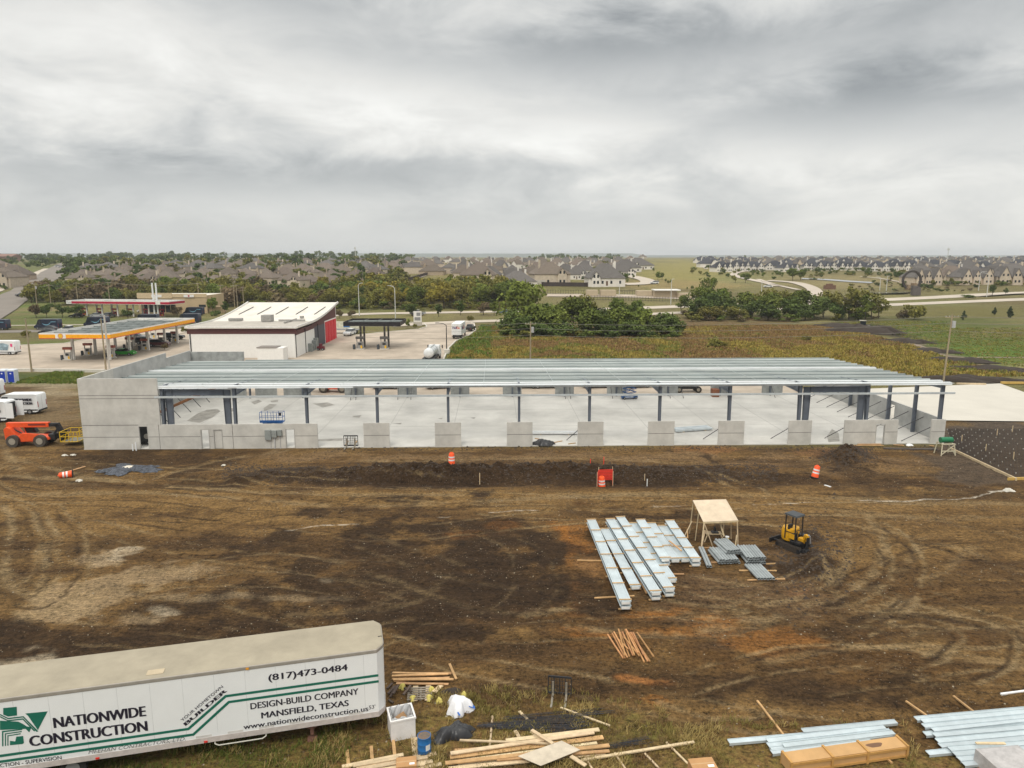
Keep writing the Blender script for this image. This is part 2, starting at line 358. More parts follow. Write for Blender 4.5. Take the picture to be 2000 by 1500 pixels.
    for pts, wd, s in [([(1120, 1222), (1300, 1236), (1500, 1205), (1690, 1130), (1730, 1060), (1700, 1010)], .5, .5), ([(1250, 1190), (1420, 1190), (1600, 1150), (1660, 1090), (1650, 1040)], .4, .4), ([(1560, 1150), (1620, 1130), (1600, 1085)], .22, .6), ([(1650, 1190), (1760, 1110), (1800, 1060)], .5, .35), ([(1700, 1200), (1840, 1120), (1900, 1060)], .5, .3),
                       ([(650, 1092), (790, 1140), (900, 1180), (1010, 1197), (1110, 1190)], .35, .6), ([(700, 1065), (860, 1120), (1000, 1150)], .3, .45), ([(720, 1040), (900, 1100)], .3, .35), ([(740, 1190), (830, 1165), (880, 1110)], .4, .35), ([(560, 1200), (700, 1190), (790, 1150)], .4, .3),
                       ([(6, 1120), (14, 1060), (26, 1020), (10, 985)], .35, .6), ([(72, 1160), (88, 1100), (82, 1030), (62, 1000)], .4, .55), ([(100, 1010), (104, 1060), (84, 1110)], .3, .5), ([(0, 1115), (30, 1150), (70, 1162)], .4, .5), ([(150, 1090), (120, 1120), (70, 1162)], .3, .3),
                       ([(0, 930), (200, 935), (500, 960), (900, 965)], .5, .5), ([(0, 965), (300, 962), (700, 985), (1300, 960)], .6, .45), ([(0, 870), (60, 905), (250, 938), (420, 900), (560, 880)], .5, .4), ([(20, 890), (50, 930), (180, 945)], .6, .5),
                       ([(1100, 965), (1500, 968), (2000, 985)], .6, .4), ([(1350, 1000), (1700, 1003), (2000, 1010)], .5, .35), ([(1650, 1020), (1850, 1060), (2000, 1120)], .5, .35), ([(1600, 990), (1800, 1010), (2000, 1050)], .5, .3), ([(1640, 1200), (1800, 1180), (2000, 1230)], .4, .3), ([(1500, 1290), (1700, 1260), (2000, 1290)], .4, .3),
                       ([(700, 900), (1100, 895), (1400, 905)], .5, .4), ([(1400, 925), (1480, 950), (1500, 965)], .3, .5), ([(1360, 915), (1440, 950)], .3, .4)]:
        track(pts, wd, T, s)
    rg = random.Random(23)
    for k in range(46):                          # pairs of wheel marks wandering over the lot
        if k < 16: x0 = rg.uniform(-100, 900); y0 = rg.uniform(980, 1230); ln = rg.uniform(250, 700); sl = rg.uniform(-.05, .22); cv = rg.uniform(-60, 40)
        elif k < 36: x0 = rg.uniform(1000, 1800); y0 = rg.uniform(1000, 1380); ln = rg.uniform(250, 700); sl = rg.uniform(-.25, .2); cv = rg.uniform(-70, 50)
        else: x0 = rg.uniform(-100, 1500); y0 = rg.uniform(885, 990); ln = rg.uniform(400, 1000); sl = rg.uniform(-.03, .05); cv = rg.uniform(-15, 15)
        pts = [(x0 + ln * t, y0 + sl * ln * t + cv * math.sin(PI * t)) for t in (0, .25, .5, .75, 1)]; c = T if rg.random() < .55 else dark; st_ = rg.uniform(.3, .6); gap = (y0 - 500) * .055
        for j in (0, 1): track([(x, y + gap * j) for x, y in pts], rg.uniform(.12, .22), c, st_)
    for cx, cy, rx, ry, a0, a1 in [(40, 1080, 60, 90, -80, 100), (60, 1085, 95, 105, -60, 110), (20, 1060, 40, 70, -70, 90), (1620, 1100, 110, 70, -70, 80), (1640, 1110, 150, 95, -60, 70), (1600, 1120, 190, 120, -50, 60), (1700, 1250, 160, 50, -100, 60), (1760, 1270, 220, 70, -90, 50), (100, 930, 90, 26, 60, 260), (120, 935, 130, 36, 70, 250), (900, 1120, 90, 70, -70, 70), (940, 1130, 130, 80, -60, 60)]:
        for j in (0, 1): track([(cx + (rx + 16 * j) * math.cos(R(a0 + (a1 - a0) * t / 7)), cy + (ry + 12 * j) * math.sin(R(a0 + (a1 - a0) * t / 7))) for t in range(8)], .17, T if j else dark, .55)
    for pts in ([(1150, 1215), (1320, 1243), (1520, 1213), (1712, 1136)], [(655, 1098), (800, 1150), (1000, 1204)], [(0, 936), (220, 944), (520, 966)], [(1660, 1030), (1850, 1072), (2000, 1140)], [(1620, 1215), (1800, 1195), (2000, 1245)]): track(pts, .3, dark, .5)
    for pts, wd, s in [([(560, 1034), (620, 1028), (700, 1022)], .16, .9), ([(860, 1008), (880, 1007)], .16, .8), ([(960, 1001), (1050, 997)], .16, .7), ([(1240, 990), (1340, 986)], .14, .5), ([(1470, 984), (1590, 980)], .16, .85), ([(1680, 977), (1800, 974), (1890, 973), (1930, 965), (1960, 957)], .2, .95), ([(1940, 960), (1975, 957)], .5, .9)]: track(pts, wd * .55, (.60, .59, .55), s * .55, 0)
    blob(800, 1135, 330, 100, dark, .5); blob(1010, 1130, 100, 90, dark, .5); blob(230, 1240, 300, 36, dark, .4)
    Z = Z + rut * near
    # vegetation: dry turf in the foreground, weeds and fields beyond
    veg = np.zeros(len(X))
    edge = np.interp(PX, [-400, 500, 760, 860, 1000, 1200, 1330, 1500, 1620, 1800, 2000, 2400], [1420, 1420, 1395, 1345, 1352, 1385, 1395, 1410, 1425, 1440, 1400, 1400]) + wx * 70
    v = np.clip((PYv - edge) / 45, 0, 1) * near; v = np.clip(v * 1.2 - np.clip(fine * 2 + wy * 1.5, 0, 1), 0, 1); veg = np.maximum(veg, v)
    mixc((.175, .128, .046), v * .85); mixc((.095, .10, .026), np.clip(v * (wy * 2.2 - .25) + v * np.clip((760 - PX) / 300, 0, .8), 0, .9))
    far = np.clip((Y - 76) / 3, 0, 1)
    nz = fbm(X * .04, Y * .03, 4, 21) - .5; nz2 = fbm(X * .12, Y * .05, 4, 22) - .5
    base_far = np.array((.155, .135, .055))[None] * (1 + nz[:, None] * .8) + np.array((.02, .03, .0))[None] * nz2[:, None] * 2
    leftdirt = ((PX < 160) & (PYv > 752)) | ((PX > 1840) & (PYv > 815))
    fw = far * (1 - leftdirt); mixc(base_far, fw); veg = np.maximum(veg, fw * .9)
    def fblob(*a, **k):
        return blob(*a, warp=.55, **k)
    for a in [(60, 738, 110, 12, (.055, .075, .018), .9), (105, 765, 55, 14, (.26, .205, .125), .9), (70, 752, 80, 6, (.30, .25, .16), .6),
              (1150, 668, 340, 26, (.185, .135, .045), .7), (1080, 682, 220, 18, (.20, .155, .035), .6), (1330, 640, 260, 22, (.14, .085, .040), .7), (1560, 690, 200, 36, (.165, .105, .035), .8), (910, 690, 45, 30, (.085, .10, .022), .9), (1450, 690, 120, 14, (.20, .165, .045), .5), (1700, 725, 100, 20, (.125, .10, .03), .7),
              (1900, 660, 170, 40, (.095, .115, .026), .95), (1920, 692, 120, 22, (.085, .145, .022), .9), (1950, 650, 90, 10, (.16, .115, .05), .55), (1800, 630, 150, 14, (.085, .095, .025), .8), (1880, 610, 200, 12, (.13, .115, .035), .9), (1960, 588, 90, 8, (.12, .085, .04), .8),
              (1340, 532, 110, 26, (.235, .205, .07), .95), (1330, 556, 150, 10, (.25, .19, .08), .8), (1460, 545, 80, 12, (.19, .19, .07), .8), (1650, 550, 200, 14, (.22, .18, .085), .8), (1780, 590, 180, 8, (.14, .14, .05), .8), (860, 534, 34, 14, (.20, .17, .065), .9, -18), (100, 626, 140, 14, (.105, .125, .035), .95), (340, 628, 90, 8, (.10, .12, .034), .9), (90, 672, 60, 10, (.11, .13, .035), .95),
              (60, 545, 60, 40, (.11, .14, .04), .9, -35), (40, 590, 40, 20, (.10, .14, .03), .9), (720, 602, 160, 9, (.13, .13, .042), .85), (1170, 585, 120, 6, (.15, .13, .055), .8), (1150, 560, 90, 8, (.13, .115, .045), .8), (1380, 585, 180, 6, (.14, .125, .05), .8),
              (1735, 652, 100, 7, (.030, .022, .016), 1.0, 16), (1690, 638, 50, 5, (.030, .022, .016), 1.0, 8), (1840, 690, 70, 6, (.05, .038, .028), .9, 20), (1900, 722, 110, 8, (.045, .034, .025), .95, 20), (1790, 675, 80, 4, (.20, .16, .115), .8, 18), (1900, 715, 110, 5, (.19, .15, .11), .6, 22), (1950, 742, 110, 5, (.045, .036, .027), .9)]: fblob(*a)
    col = col * (1 - near[:, None] * (1 - np.array((.97, .90, .80))[None]))
    # height: clods, heaps, ruts
    amp = near * (1 - .7 * np.clip(veg, 0, 1))
    Z = Z + near * ((fbm(X * .12, Y * .12, 3, 31) - .5) * .25 - .05)
    Z = Z + amp * ((fbm(X * 1.1, Y * 1.6, 4, 32) - .5) * .16 + strk * .10)
    for px, py, rx, ry, h in [(1000, 925, 560, 7, .42), (820, 927, 190, 10, .7), (1120, 922, 150, 8, .5), (1090, 940, 60, 8, .4), (1655, 893, 30, 14, 1.3), (1700, 906, 40, 10, .5), (480, 940, 45, 8, .55), (1600, 1110, 40, 30, .35), (1580, 1060, 20, 40, .25), (1370, 874, 70, 5, .35), (900, 873, 900, 3, .12), (1420, 915, 180, 4, .3)]:
        q = ((PX - px + wx * rx * .6) / rx) ** 2 + ((PYv - py + wy * ry * .6) / ry) ** 2
        g = np.exp(-q * 1.1); Z = Z + g * h * (.55 + 1.0 * fbm(X * 1.4, Y * 1.4, 3, 40)) * near
        Z = Z + np.clip(g * 1.5, 0, 1) * (fbm(X * 2.6, Y * 2.6, 2, 44) - .5) * .5 * h * near
    for px, py, rx, ry, h in [(1000, 942, 520, 6, -.35), (1560, 1090, 30, 50, -.2)]:
        g = np.exp(-(((PX - px) / rx) ** 2 + ((PYv - py) / ry) ** 2)); Z = Z + g * h * near
    # level under slabs
    u = (X - A0.x) * BU.x + (Y - A0.y) * BU.y; vv = (X - A0.x) * BV.x + (Y - A0.y) * BV.y
    lev = (u > -1) & (u < BL + 60) & ((vv > -.2) & ((u < BL) | (vv > 4))) & (vv < 60); Z[lev] = np.minimum(Z[lev], -.03)
    Z[(Y >= 78) & (Y < 285)] -= .03
    pond = (np.abs(X - 210) < 60) & (np.abs(Y - 352) < 16); Z[pond] -= .6
    n_r, n_c = sh; i = np.arange(n_r * n_c).reshape(sh)
    Fq = np.stack([i[:-1, :-1], i[:-1, 1:], i[1:, 1:], i[1:, :-1]], -1).reshape(-1, 4)
    m = bpy.data.materials.new('soil_and_turf'); m.use_nodes = True; t = m.node_tree; L = t.links; b = t.nodes['Principled BSDF']; b.inputs['Roughness'].default_value = .95; b.inputs['Specular IOR Level'].default_value = .15
    at = nn(t, 'ShaderNodeAttribute', attribute_name='soil'); gv = nn(t, 'ShaderNodeAttribute', attribute_name='turf'); pos = nn(t, 'ShaderNodeNewGeometry').outputs['Position']
    def noise(sc, det, stretch=None, rg=.6):
        n = nn(t, 'ShaderNodeTexNoise'); n.inputs['Scale'].default_value = sc; n.inputs['Detail'].default_value = det; n.inputs['Roughness'].default_value = rg
        s_ = pos
        if stretch: mp = nn(t, 'ShaderNodeMapping'); mp.inputs['Scale'].default_value = stretch; L.new(pos, mp.inputs[0]); s_ = mp.outputs[0]
        L.new(s_, n.inputs[0]); return n.outputs[0]
    k1 = noise(.9, 6); k2 = noise(5.5, 8, None, .72); k3 = noise(1.0, 5, (.22, 2.2, 1), .7); k4 = noise(.12, 4)
    v = math_(t, 'ADD', math_(t, 'MULTIPLY', math_(t, 'SUBTRACT', k1, .5), 1.0), math_(t, 'MULTIPLY', math_(t, 'SUBTRACT', k2, .5), 2.9))
    v = math_(t, 'ADD', v, math_(t, 'MULTIPLY', math_(t, 'SUBTRACT', noise(17, 5, None, .7), .5), 1.5))
    v = math_(t, 'ADD', v, math_(t, 'MULTIPLY', math_(t, 'SUBTRACT', k3, .5), 1.1)); v = math_(t, 'ADD', v, math_(t, 'MULTIPLY', math_(t, 'SUBTRACT', k4, .5), .5))
    v = math_(t, 'ADD', v, math_(t, 'MULTIPLY', math_(t, 'SUBTRACT', noise(2.6, 9, (1, 1.7, 1), .82), .5), 3.4))
    v = math_(t, 'MAXIMUM', math_(t, 'ADD', v, .93), .16)
    sc = nn(t, 'ShaderNodeVectorMath', operation='SCALE'); L.new(at.outputs['Color'], sc.inputs[0]); L.new(v, sc.inputs['Scale'])
    # turf hue shifts
    hs = nn(t, 'ShaderNodeHueSaturation'); L.new(sc.outputs[0], hs.inputs['Color'])
    kh = noise(2.2, 5); L.new(math_(t, 'ADD', .5, math_(t, 'MULTIPLY', math_(t, 'MULTIPLY', math_(t, 'SUBTRACT', kh, .5), gv.outputs['Fac']), .12)), hs.inputs['Hue'])
    # scattered pale stones
    vo = nn(t, 'ShaderNodeTexVoronoi'); vo.inputs['Scale'].default_value = 3.2; L.new(pos, vo.inputs['Vector'])
    st = math_(t, 'MULTIPLY', math_(t, 'LESS_THAN', vo.outputs['Distance'], .085), math_(t, 'GREATER_THAN', noise(.5, 4), .5))
    st = math_(t, 'MULTIPLY', st, math_(t, 'SUBTRACT', 1.0, gv.outputs['Fac']))
    mx = nn(t, 'ShaderNodeMix', data_type='RGBA'); L.new(math_(t, 'MULTIPLY', st, .8), mx.inputs[0]); L.new(hs.outputs[0], mx.inputs[6]); mx.inputs[7].default_value = (.30, .25, .18, 1)
    L.new(mx.outputs[2], b.inputs['Base Color'])
    bp = nn(t, 'ShaderNodeBump'); bp.inputs['Strength'].default_value = 1.0; bp.inputs['Distance'].default_value = .12; L.new(math_(t, 'ADD', k2, math_(t, 'MULTIPLY', k3, .8)), bp.inputs['Height']); L.new(bp.outputs[0], b.inputs['Normal'])
    o = npmesh('ground', np.stack([X, Y, Z], 1), Fq, m, smooth=True); tag(o, kind='structure')
    ca = o.data.color_attributes.new('soil', 'FLOAT_COLOR', 'POINT'); ca.data.foreach_set('color', np.concatenate([col, np.ones((len(X), 1))], 1).astype(np.float32).ravel())
    fa = o.data.attributes.new('turf', 'FLOAT', 'POINT'); fa.data.foreach_set('value', veg.astype(np.float32))
    return xs, ys, Z.reshape(sh)
GXS, GYS, GZ = build_ground()
def gz(x, y):                                    # ground height
    i = int(np.clip(np.searchsorted(GXS, x) - 1, 0, len(GXS) - 2)); j = int(np.clip(np.searchsorted(GYS, y) - 1, 0, len(GYS) - 2))
    a = (x - GXS[i]) / (GXS[i + 1] - GXS[i]); b = (y - GYS[j]) / (GYS[j + 1] - GYS[j])
    return float((GZ[j, i] * (1 - a) + GZ[j, i + 1] * a) * (1 - b) + (GZ[j + 1, i] * (1 - a) + GZ[j + 1, i + 1] * a) * b)
def on(p, dz=0.0): return Vector((p.x, p.y, gz(p.x, p.y) + dz))
def g(px, py, dz=0.0): return on(G(px, py), dz)
# hills on the horizon
def build_hills():
    xs = np.linspace(-6000, 6000, 260); prof = [(6200, 0), (6700, .75), (7100, 1), (7500, .7), (8200, 0)]
    V = []; 
    for y, k in prof:
        for x in xs: V.append((x, y, k * (46 + 12 * float(fbm(np.array([x * .0011]), np.array([y * .0005]), 3, 5)[0])) * (.9 if x < 1200 else .55)))
    n = len(xs); Fq = [(j * n + i, j * n + i + 1, (j + 1) * n + i + 1, (j + 1) * n + i) for j in range(len(prof) - 1) for i in range(n - 1)]
    tag(npmesh('hills', V, Fq, M('hill_woods', (.06, .08, .045), .95, var=.3, scale=.01, world=True), smooth=True), kind='structure')
build_hills()
# ---------------------------------------------------------------- pavements and roads
pave = M('pale_pavement', (.40, .335, .265), .9, var=.24, scale=.2, world=True, bump=.05)
asphalt = M('worn_asphalt', (.20, .175, .15), .9, var=.14, scale=.08, world=True)
road_conc = M('road_concrete', (.46, .40, .33), .9, var=.12, scale=.06, world=True)
def sheet(name, pts, mat, z):
    me = bpy.data.meshes.new(name); me.from_pydata([(p.x, p.y, z) for p in pts], [], [tuple(range(len(pts)))]); me.update()
    if me.polygons[0].normal.z < 0: me.flip_normals()
    return tag(finish(name, me, mat), kind='structure')
def course(P, step):
    Q = []
    for i in range(len(P) - 1):
        p0, p1, p2, p3 = P[max(i - 1, 0)], P[i], P[i + 1], P[min(i + 2, len(P) - 1)]; k = max(2, int((p2 - p1).length / step))
        for j in range(k):
            t = j / k; Q.append(.5 * ((2 * p1) + (p2 - p0) * t + (2 * p0 - 5 * p1 + 4 * p2 - p3) * t * t + (3 * p1 - p0 - 3 * p2 + p3) * t ** 3))
    return Q + [P[-1]]
def strip(name, pxs, w, mat, lift=.1, step=4, off=0.0):
    Q = course([GT(*p) if isinstance(p, tuple) else p for p in pxs], step); V = []; n = 5
    for i, p in enumerate(Q):
        d = (Q[min(i + 1, len(Q) - 1)] - Q[max(i - 1, 0)]); d.z = 0; d.normalize(); s_ = Vector((-d.y, d.x, 0))
        for k in range(n):
            q = p + s_ * (w * (k / (n - 1) - .5) + off); V.append((q.x, q.y, float(hills_z(q.y)) + lift))
    Fq = [(j * n + i, j * n + i + 1, (j + 1) * n + i + 1, (j + 1) * n + i) for j in range(len(Q) - 1) for i in range(n - 1)]
    o = npmesh(name, V, Fq, mat); return tag(o, kind='structure')
lot = [(-260, 684), (0, 676), (125, 671), (200, 657), (330, 643), (560, 630), (668, 634), (690, 655), (760, 648), (818, 643), (834, 638), (828, 631), (905, 627), (926, 632), (929, 645), (914, 656), (890, 666), (876, 680), (866, 702)]
lp = [G(*p) for p in lot] + [bw(38, 47), bw(95, 47), bw(95, 29.3), bw(0, 29.3), G(205, 727), G(0, 726), G(-300, 735)]
sheet('concrete_lot', lp, pave, .004)
kerbm = M('kerb_concrete', (.55, .52, .46), .9, world=True)
def kerb(pxs, w=.3, h=.14, name='kerb'):
    P = [G(*p) if isinstance(p, tuple) else p for p in pxs]; mb = MB()
    for a, b in zip(P[:-1], P[1:]): mb.bar(a + Vector((0, 0, h / 2 - .02)), b + Vector((0, 0, h / 2 - .02)), w, h + .04)
    tag(mb.build(name, kerbm), kind='structure')
kerb([(905, 627), (926, 632), (929, 645), (914, 656), (890, 666), (876, 680), (866, 702)]); kerb([(690, 655), (760, 648), (818, 643), (834, 638), (828, 631), (790, 629)])
kerb([(0, 676), (125, 671), (200, 657), (330, 643)]); kerb([(-100, 726), (60, 725), (205, 727)], .5, .5, 'low_kerb_wall')
padm = M('pad_concrete', (.52, .49, .43), .9, var=.08, scale=.15, world=True)
pq = G(1846, 820.5); pf = bw(BL + .35, 32)
sheet('concrete_pad', [Vector((bw(BL + .35, 0).x - (pq.y - B0.y) * BU.y, pq.y, 0)), G(2120, 825), G(2060, 788), G(1953, 749.5), pf], padm, .06)
strip('main_road', [(300, 655), (540, 624), (700, 614), (850, 611), (1000, 608.5), (1160, 605), (1330, 599), (1500, 594), (1750, 585), (1880, 578), (2050, 570), (2300, 560)], 8.5, road_conc, .1)
strip('main_road', [(760, 636), (905, 629), (1000, 626), (1160, 619), (1330, 611), (1560, 603), (1760, 595), (1900, 589), (2050, 583), (2300, 575)], 8.0, road_conc, .1)
strip('avenue', [(-200, 690), (-80, 640), (0, 598), (40, 574), (75, 551), (104, 533), (124, 519), (133, 514)], 15, asphalt, .28)
strip('pavement', [(-60, 590), (0, 566), (40, 549), (70, 536), (92, 525)], 5, road_conc, .25)
strip('station_road', [(-260, 652), (0, 648), (150, 645), (330, 639), (560, 628)], 7, asphalt, .03)
strip('pavement', [(-200, 640), (0, 636), (200, 634)], 2, road_conc, .03)
strip('street', [(1575, 601), (1590, 580), (1592, 570), (1578, 560), (1545, 552), (1500, 549)], 7, road_conc, .35)
strip('street', [(1520, 560), (1470, 548), (1440, 541), (1435, 535), (1455, 530)], 5, road_conc, .35)
strip('street', [(1560, 567), (1510, 556), (1480, 546)], 3, road_conc, .35)
strip('street', [(1220, 556), (1262, 554), (1262, 548), (1235, 541), (1215, 539)], 9, road_conc, .35)
strip('footpath', [(1360, 514), (1372, 520), (1380, 526)], 3, road_conc, .35)
strip('footpath', [(806, 546), (850, 531), (902, 517)], 4, road_conc, .35)
strip('footpath', [(1680, 541), (1720, 545), (1760, 552)], 2.5, road_conc, .35)
strip('yard_paving', [(1068, 577), (1180, 578), (1300, 581), (1360, 583)], 12, pave, .25)
strip('dirt_track', [(1740, 664), (1790, 674), (1850, 696), (1930, 714), (2060, 737)], 1.6, M('mud_track', (.21, .165, .12), .95, var=.3, scale=.3, world=True, bump=.3), .03)
water = M('pond_water', (.09, .10, .10), .06, var=.1, scale=.05, world=True, spec=.6)
def pond():
    c = [(1562, 568), (1600, 566), (1660, 563), (1700, 561), (1712, 556), (1690, 552), (1640, 548), (1580, 545), (1600, 541), (1670, 545), (1720, 551), (1760, 559), (1790, 566), (1768, 573), (1700, 574), (1660, 572), (1600, 574)]
    P = [GT(*p) for p in [(1672, 566), (1690, 560), (1720, 558), (1760, 561), (1790, 568), (1765, 573), (1700, 574), (1672, 572)]]
    me = bpy.data.meshes.new('pond'); me.from_pydata([(p.x, p.y, 3.12) for p in P], [], [tuple(range(len(P)))]); tag(finish('pond', me, water), kind='structure')
    strip('pond', [(1566, 545), (1610, 547), (1665, 551), (1705, 553)], 9, water, .3)
pond()
# ---------------------------------------------------------------- the warehouse shell
def upx(px, z, v=0.0):                           # distance along the front where the sight line of photo column px crosses
    best = None                                  # plane v at height z: solve for u
    o = bw(0, v, z); d = BU; k = (px - 1000) / F
    # x = k * (y*CP + (H-z)*SP)
    return (k * (o.y * CP + (H - z) * SP) - o.x) / (d.x - k * d.y * CP)
RZ = math.atan2(BU.y, BU.x)
def roof_z(v): return 7.0 - 1.25 * v / BD
def warehouse():
    t = thing('warehouse', 'unfinished steel warehouse frame with grey precast wall panels and bare roof purlins', 'warehouse', A0, RZ)
    MB().box(-.1, BL + .1, .06, BD - .1, -.4, .05).build('floor_slab', M('floor_concrete', (.50, .485, .45), .8, var=.2, scale=.16, bump=.04), t)
    def spot(pxs):
        damp = MB()
        q = [G(*p, .05) - A0 for p in pxs]
        damp.add([(p.x * BU.x + p.y * BU.y, p.x * BV.x + p.y * BV.y, .056) for p in q], [tuple(range(len(q)))])
        damp.build('damp_patch', M('damp_concrete', (.28, .265, .235), .6, var=.3, scale=1.0), t)
    for pts in [[(365, 822), (385, 808), (405, 800), (425, 799), (431, 803), (415, 815), (390, 826)], [(515, 797), (527, 789), (541, 790), (530, 799), (515, 803)], [(528, 783), (543, 781), (543, 785), (530, 786)], [(490, 785), (505, 781), (512, 784), (497, 790)], [(440, 800), (455, 797), (460, 802), (446, 806)], [(610, 788), (640, 786), (655, 791), (630, 796)], [(690, 812), (706, 811), (702, 816), (688, 815)], [(765, 827), (785, 826), (782, 829)], [(855, 817), (866, 816), (862, 819)], [(918, 816), (929, 815), (926, 818)], [(1605, 840), (1620, 846), (1614, 843)], [(1615, 852), (1625, 838), (1638, 846), (1640, 862), (1618, 864)], [(620, 858), (670, 856), (668, 861), (622, 862)]]: spot(pts)
    jt = MB()
    for i in range(1, 12): u = BL * i / 12; jt.box(u - .03, u + .03, .5, BD - .6, .050, .054)
    for v in (9.6, 19.3): jt.box(.5, BL - .5, v - .03, v + .03, .050, .054)
    jt.build('floor_joint', M('joint', (.34, .33, .31), .9), t)
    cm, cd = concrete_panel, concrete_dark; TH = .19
    groove = M('groove', (.20, .19, .18), .9)
    def panel(u0, u1, z1, v0=0.0, mat=cm, holes=(), grooves=(), name='wall_panel', z0=-.25):
        mb = MB(); us = sorted(holes); a = u0
        for h0, h1, ht in us:
            mb.box(a, h0, v0, v0 + TH, z0, z1); mb.box(h0, h1, v0, v0 + TH, ht, z1); a = h1
        mb.box(a, u1, v0, v0 + TH, z0, z1)
        p = mb.build(name, mat, t)
        for gz_ in grooves:
            segs = [u0 + .02] + [x for h in us for x in h[:2]] + [u1 - .02]
            for i in range(0, len(segs), 2):
                MB().box(segs[i], segs[i + 1], v0 - .004, v0 + .01, gz_ - .03, gz_ + .03).build('groove', groove, p)
        return p
    U = lambda px, z=0: upx(px, z)
    g1 = 1.38
    panel(0, U(292), 2.75, holes=[(U(274.5), U(291), 2.55)], grooves=(g1, 2.72))
    panel(0, U(310, 5), 7.9, grooves=(5.7, 6.05), z0=2.76)
    panel(U(292) + .01, U(313), 2.75, grooves=(g1,))
    panel(U(314), U(456), 2.75, holes=[(U(394), U(411), 2.2), (U(419), U(436.5), 2.2)], grooves=(g1,))
    panel(U(457), U(621.5), 2.75, holes=[(U(559), U(577.5), 2.2)], grooves=(g1,))
    for a, b in [(711, 761.5), (850, 901), (990, 1040), (1128, 1178), (1265, 1316), (1402, 1452), (1538.5, 1583)]: panel(U(a), U(b), 2.78, grooves=(g1,))
    panel(U(1647), U(1751), 2.78, holes=[(U(1708), U(1726), 2.3)], grooves=(g1,)); panel(U(1816), BL, 2.78, grooves=(g1,))
    dr = M('door_frame', (.40, .39, .36), .6)
    for a, b in [(394, 411), (419, 436.5), (559, 577.5), (1708, 1726)]:
        q = MB(); ua, ub = U(a), U(b)
        q.box(ua, ua + .07, -.03, .2, 0, 2.2).box(ub - .07, ub, -.03, .2, 0, 2.2).box(ua + .07, ub - .07, -.03, .2, 2.13, 2.2).build('door_frame', dr, t)
    panel(U(419) + .07, U(436.5) - .07, 2.12, .06, cm, name='door_leaf', z0=0)
    # left end wall, stepping down at the back
    def endwall(u, v0, v1, z1, mat, holes=(), name='wall_panel'):
        mb = MB(); a = v0
        for h0, h1, hz in holes: mb.box(u, u + TH, a, h0, -.25, z1); mb.box(u, u + TH, h0, h1, hz, z1); a = h1
        mb.box(u, u + TH, a, v1, -.25, z1); return mb.build(name, mat, t)
    v = TH + .01
    for i in range(3): endwall(0, v, v + 6.9, 7.9, concrete_panel if i < 1 else M('grey_precast', (.40, .40, .385), .88, var=.2, scale=.6)); v += 6.92
    endwall(0, v, BD - TH, 7.2, M('grey_precast', (1, 1, 1)))
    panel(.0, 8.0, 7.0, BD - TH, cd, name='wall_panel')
    # right end wall, low
    v = TH + .01
    for i, (ln, hl) in enumerate([(6.6, ()), (7.2, ((3.2, 4.3, 2.3),)), (7.2, ()), (7.3, ())]):
        endwall(BL - TH, v, v + ln, 2.75, M('grey_precast', (1, 1, 1)), [(v + a, v + b, c) for a, b, c in hl]); v += ln + .02
    # back wall piers
    ub = lambda px: upx(px, 0, BD)
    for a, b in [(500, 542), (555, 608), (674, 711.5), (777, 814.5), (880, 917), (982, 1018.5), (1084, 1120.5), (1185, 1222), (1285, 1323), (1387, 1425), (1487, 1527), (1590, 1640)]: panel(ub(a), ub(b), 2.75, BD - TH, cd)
    # structural steel
    fs = frame_steel
    def ibeam(mb, p, q, w, h, h2=None, side=Vector((1, 0, 0))):      # tapered I section
        p = Vector(p); q = Vector(q); h2 = h2 or h; d = (q - p).normalized(); s_ = side.normalized(); n = d.cross(s_).normalized(); f = .025
        for sg in (-1, 1):
            a0 = p + n * sg * h / 2; a1 = q + n * sg * h2 / 2
            mb.bar(a0, a1, w, f, up=n)
        a, b, c, e = p + n * h / 2, p - n * h / 2, q - n * h2 / 2, q + n * h2 / 2; k = s_ * .012
        mb.add([a - k, b - k, c - k, e - k, a + k, b + k, c + k, e + k], [(0, 1, 2, 3), (7, 6, 5, 4), (0, 4, 5, 1), (1, 5, 6, 2), (2, 6, 7, 3), (3, 7, 4, 0)])
    X1 = Vector((1, 0, 0)); Y1 = Vector((0, 1, 0))
    cols = [317, 457.5, 598, 736, 875, 1014, 1152, 1289.5, 1426, 1563, 1695]
    us = [upx(px, 5.2, .45) for px in cols]
    for i, u in enumerate(us):
        mb = MB(); ibeam(mb, (u, .42, 0), (u, .62, 6.72), .26, .32, .62, X1); mb.build('column', fs, t)
        mb = MB(); ibeam(mb, (u, BD - .6, 0), (u, BD - .75, roof_z(BD) - .3), .22, .3, .5, X1); mb.build('column', fs, t)
        mb = MB(); ibeam(mb, (u, .9, 6.45), (u, 8, roof_z(8) - .42), .22, 1.15, .5, X1); ibeam(mb, (u, 8, roof_z(8) - .42), (u, BD - 1, roof_z(BD) - .42), .22, .5, .6, X1); mb.build('rafter', fs, t)
    def portal(ua, ub_, v):
        for u in (ua, ub_):
            mb = MB(); ibeam(mb, (u, v, 0), (u, v, 6.55), .3, .5, .75, Y1); mb.build('column', fs, t)
        mb = MB(); ibeam(mb, (ua + .3, v, 6.25), (ub_ - .3, v, 6.25), .22, .62, None, Y1); mb.build('portal_beam', fs, t)
    portal(us[0] + .75, us[1] - .78, .5); portal(us[9] + .75, us[10] - .72, .5)
    for v in (.35, 5.2, 10.8, 20.5, BD - .5):
        mb = MB(); ibeam(mb, (BL - .55, v, 0), (BL - .55, v, roof_z(v) - .35), .25, .38, None, Y1); mb.build('column', fs, t)
    mb = MB(); ibeam(mb, (BL - .55, .3, roof_z(0) - .5), (BL - .55, BD - .4, roof_z(BD) - .5), .2, .34, None, X1); mb.build('rafter', fs, t)
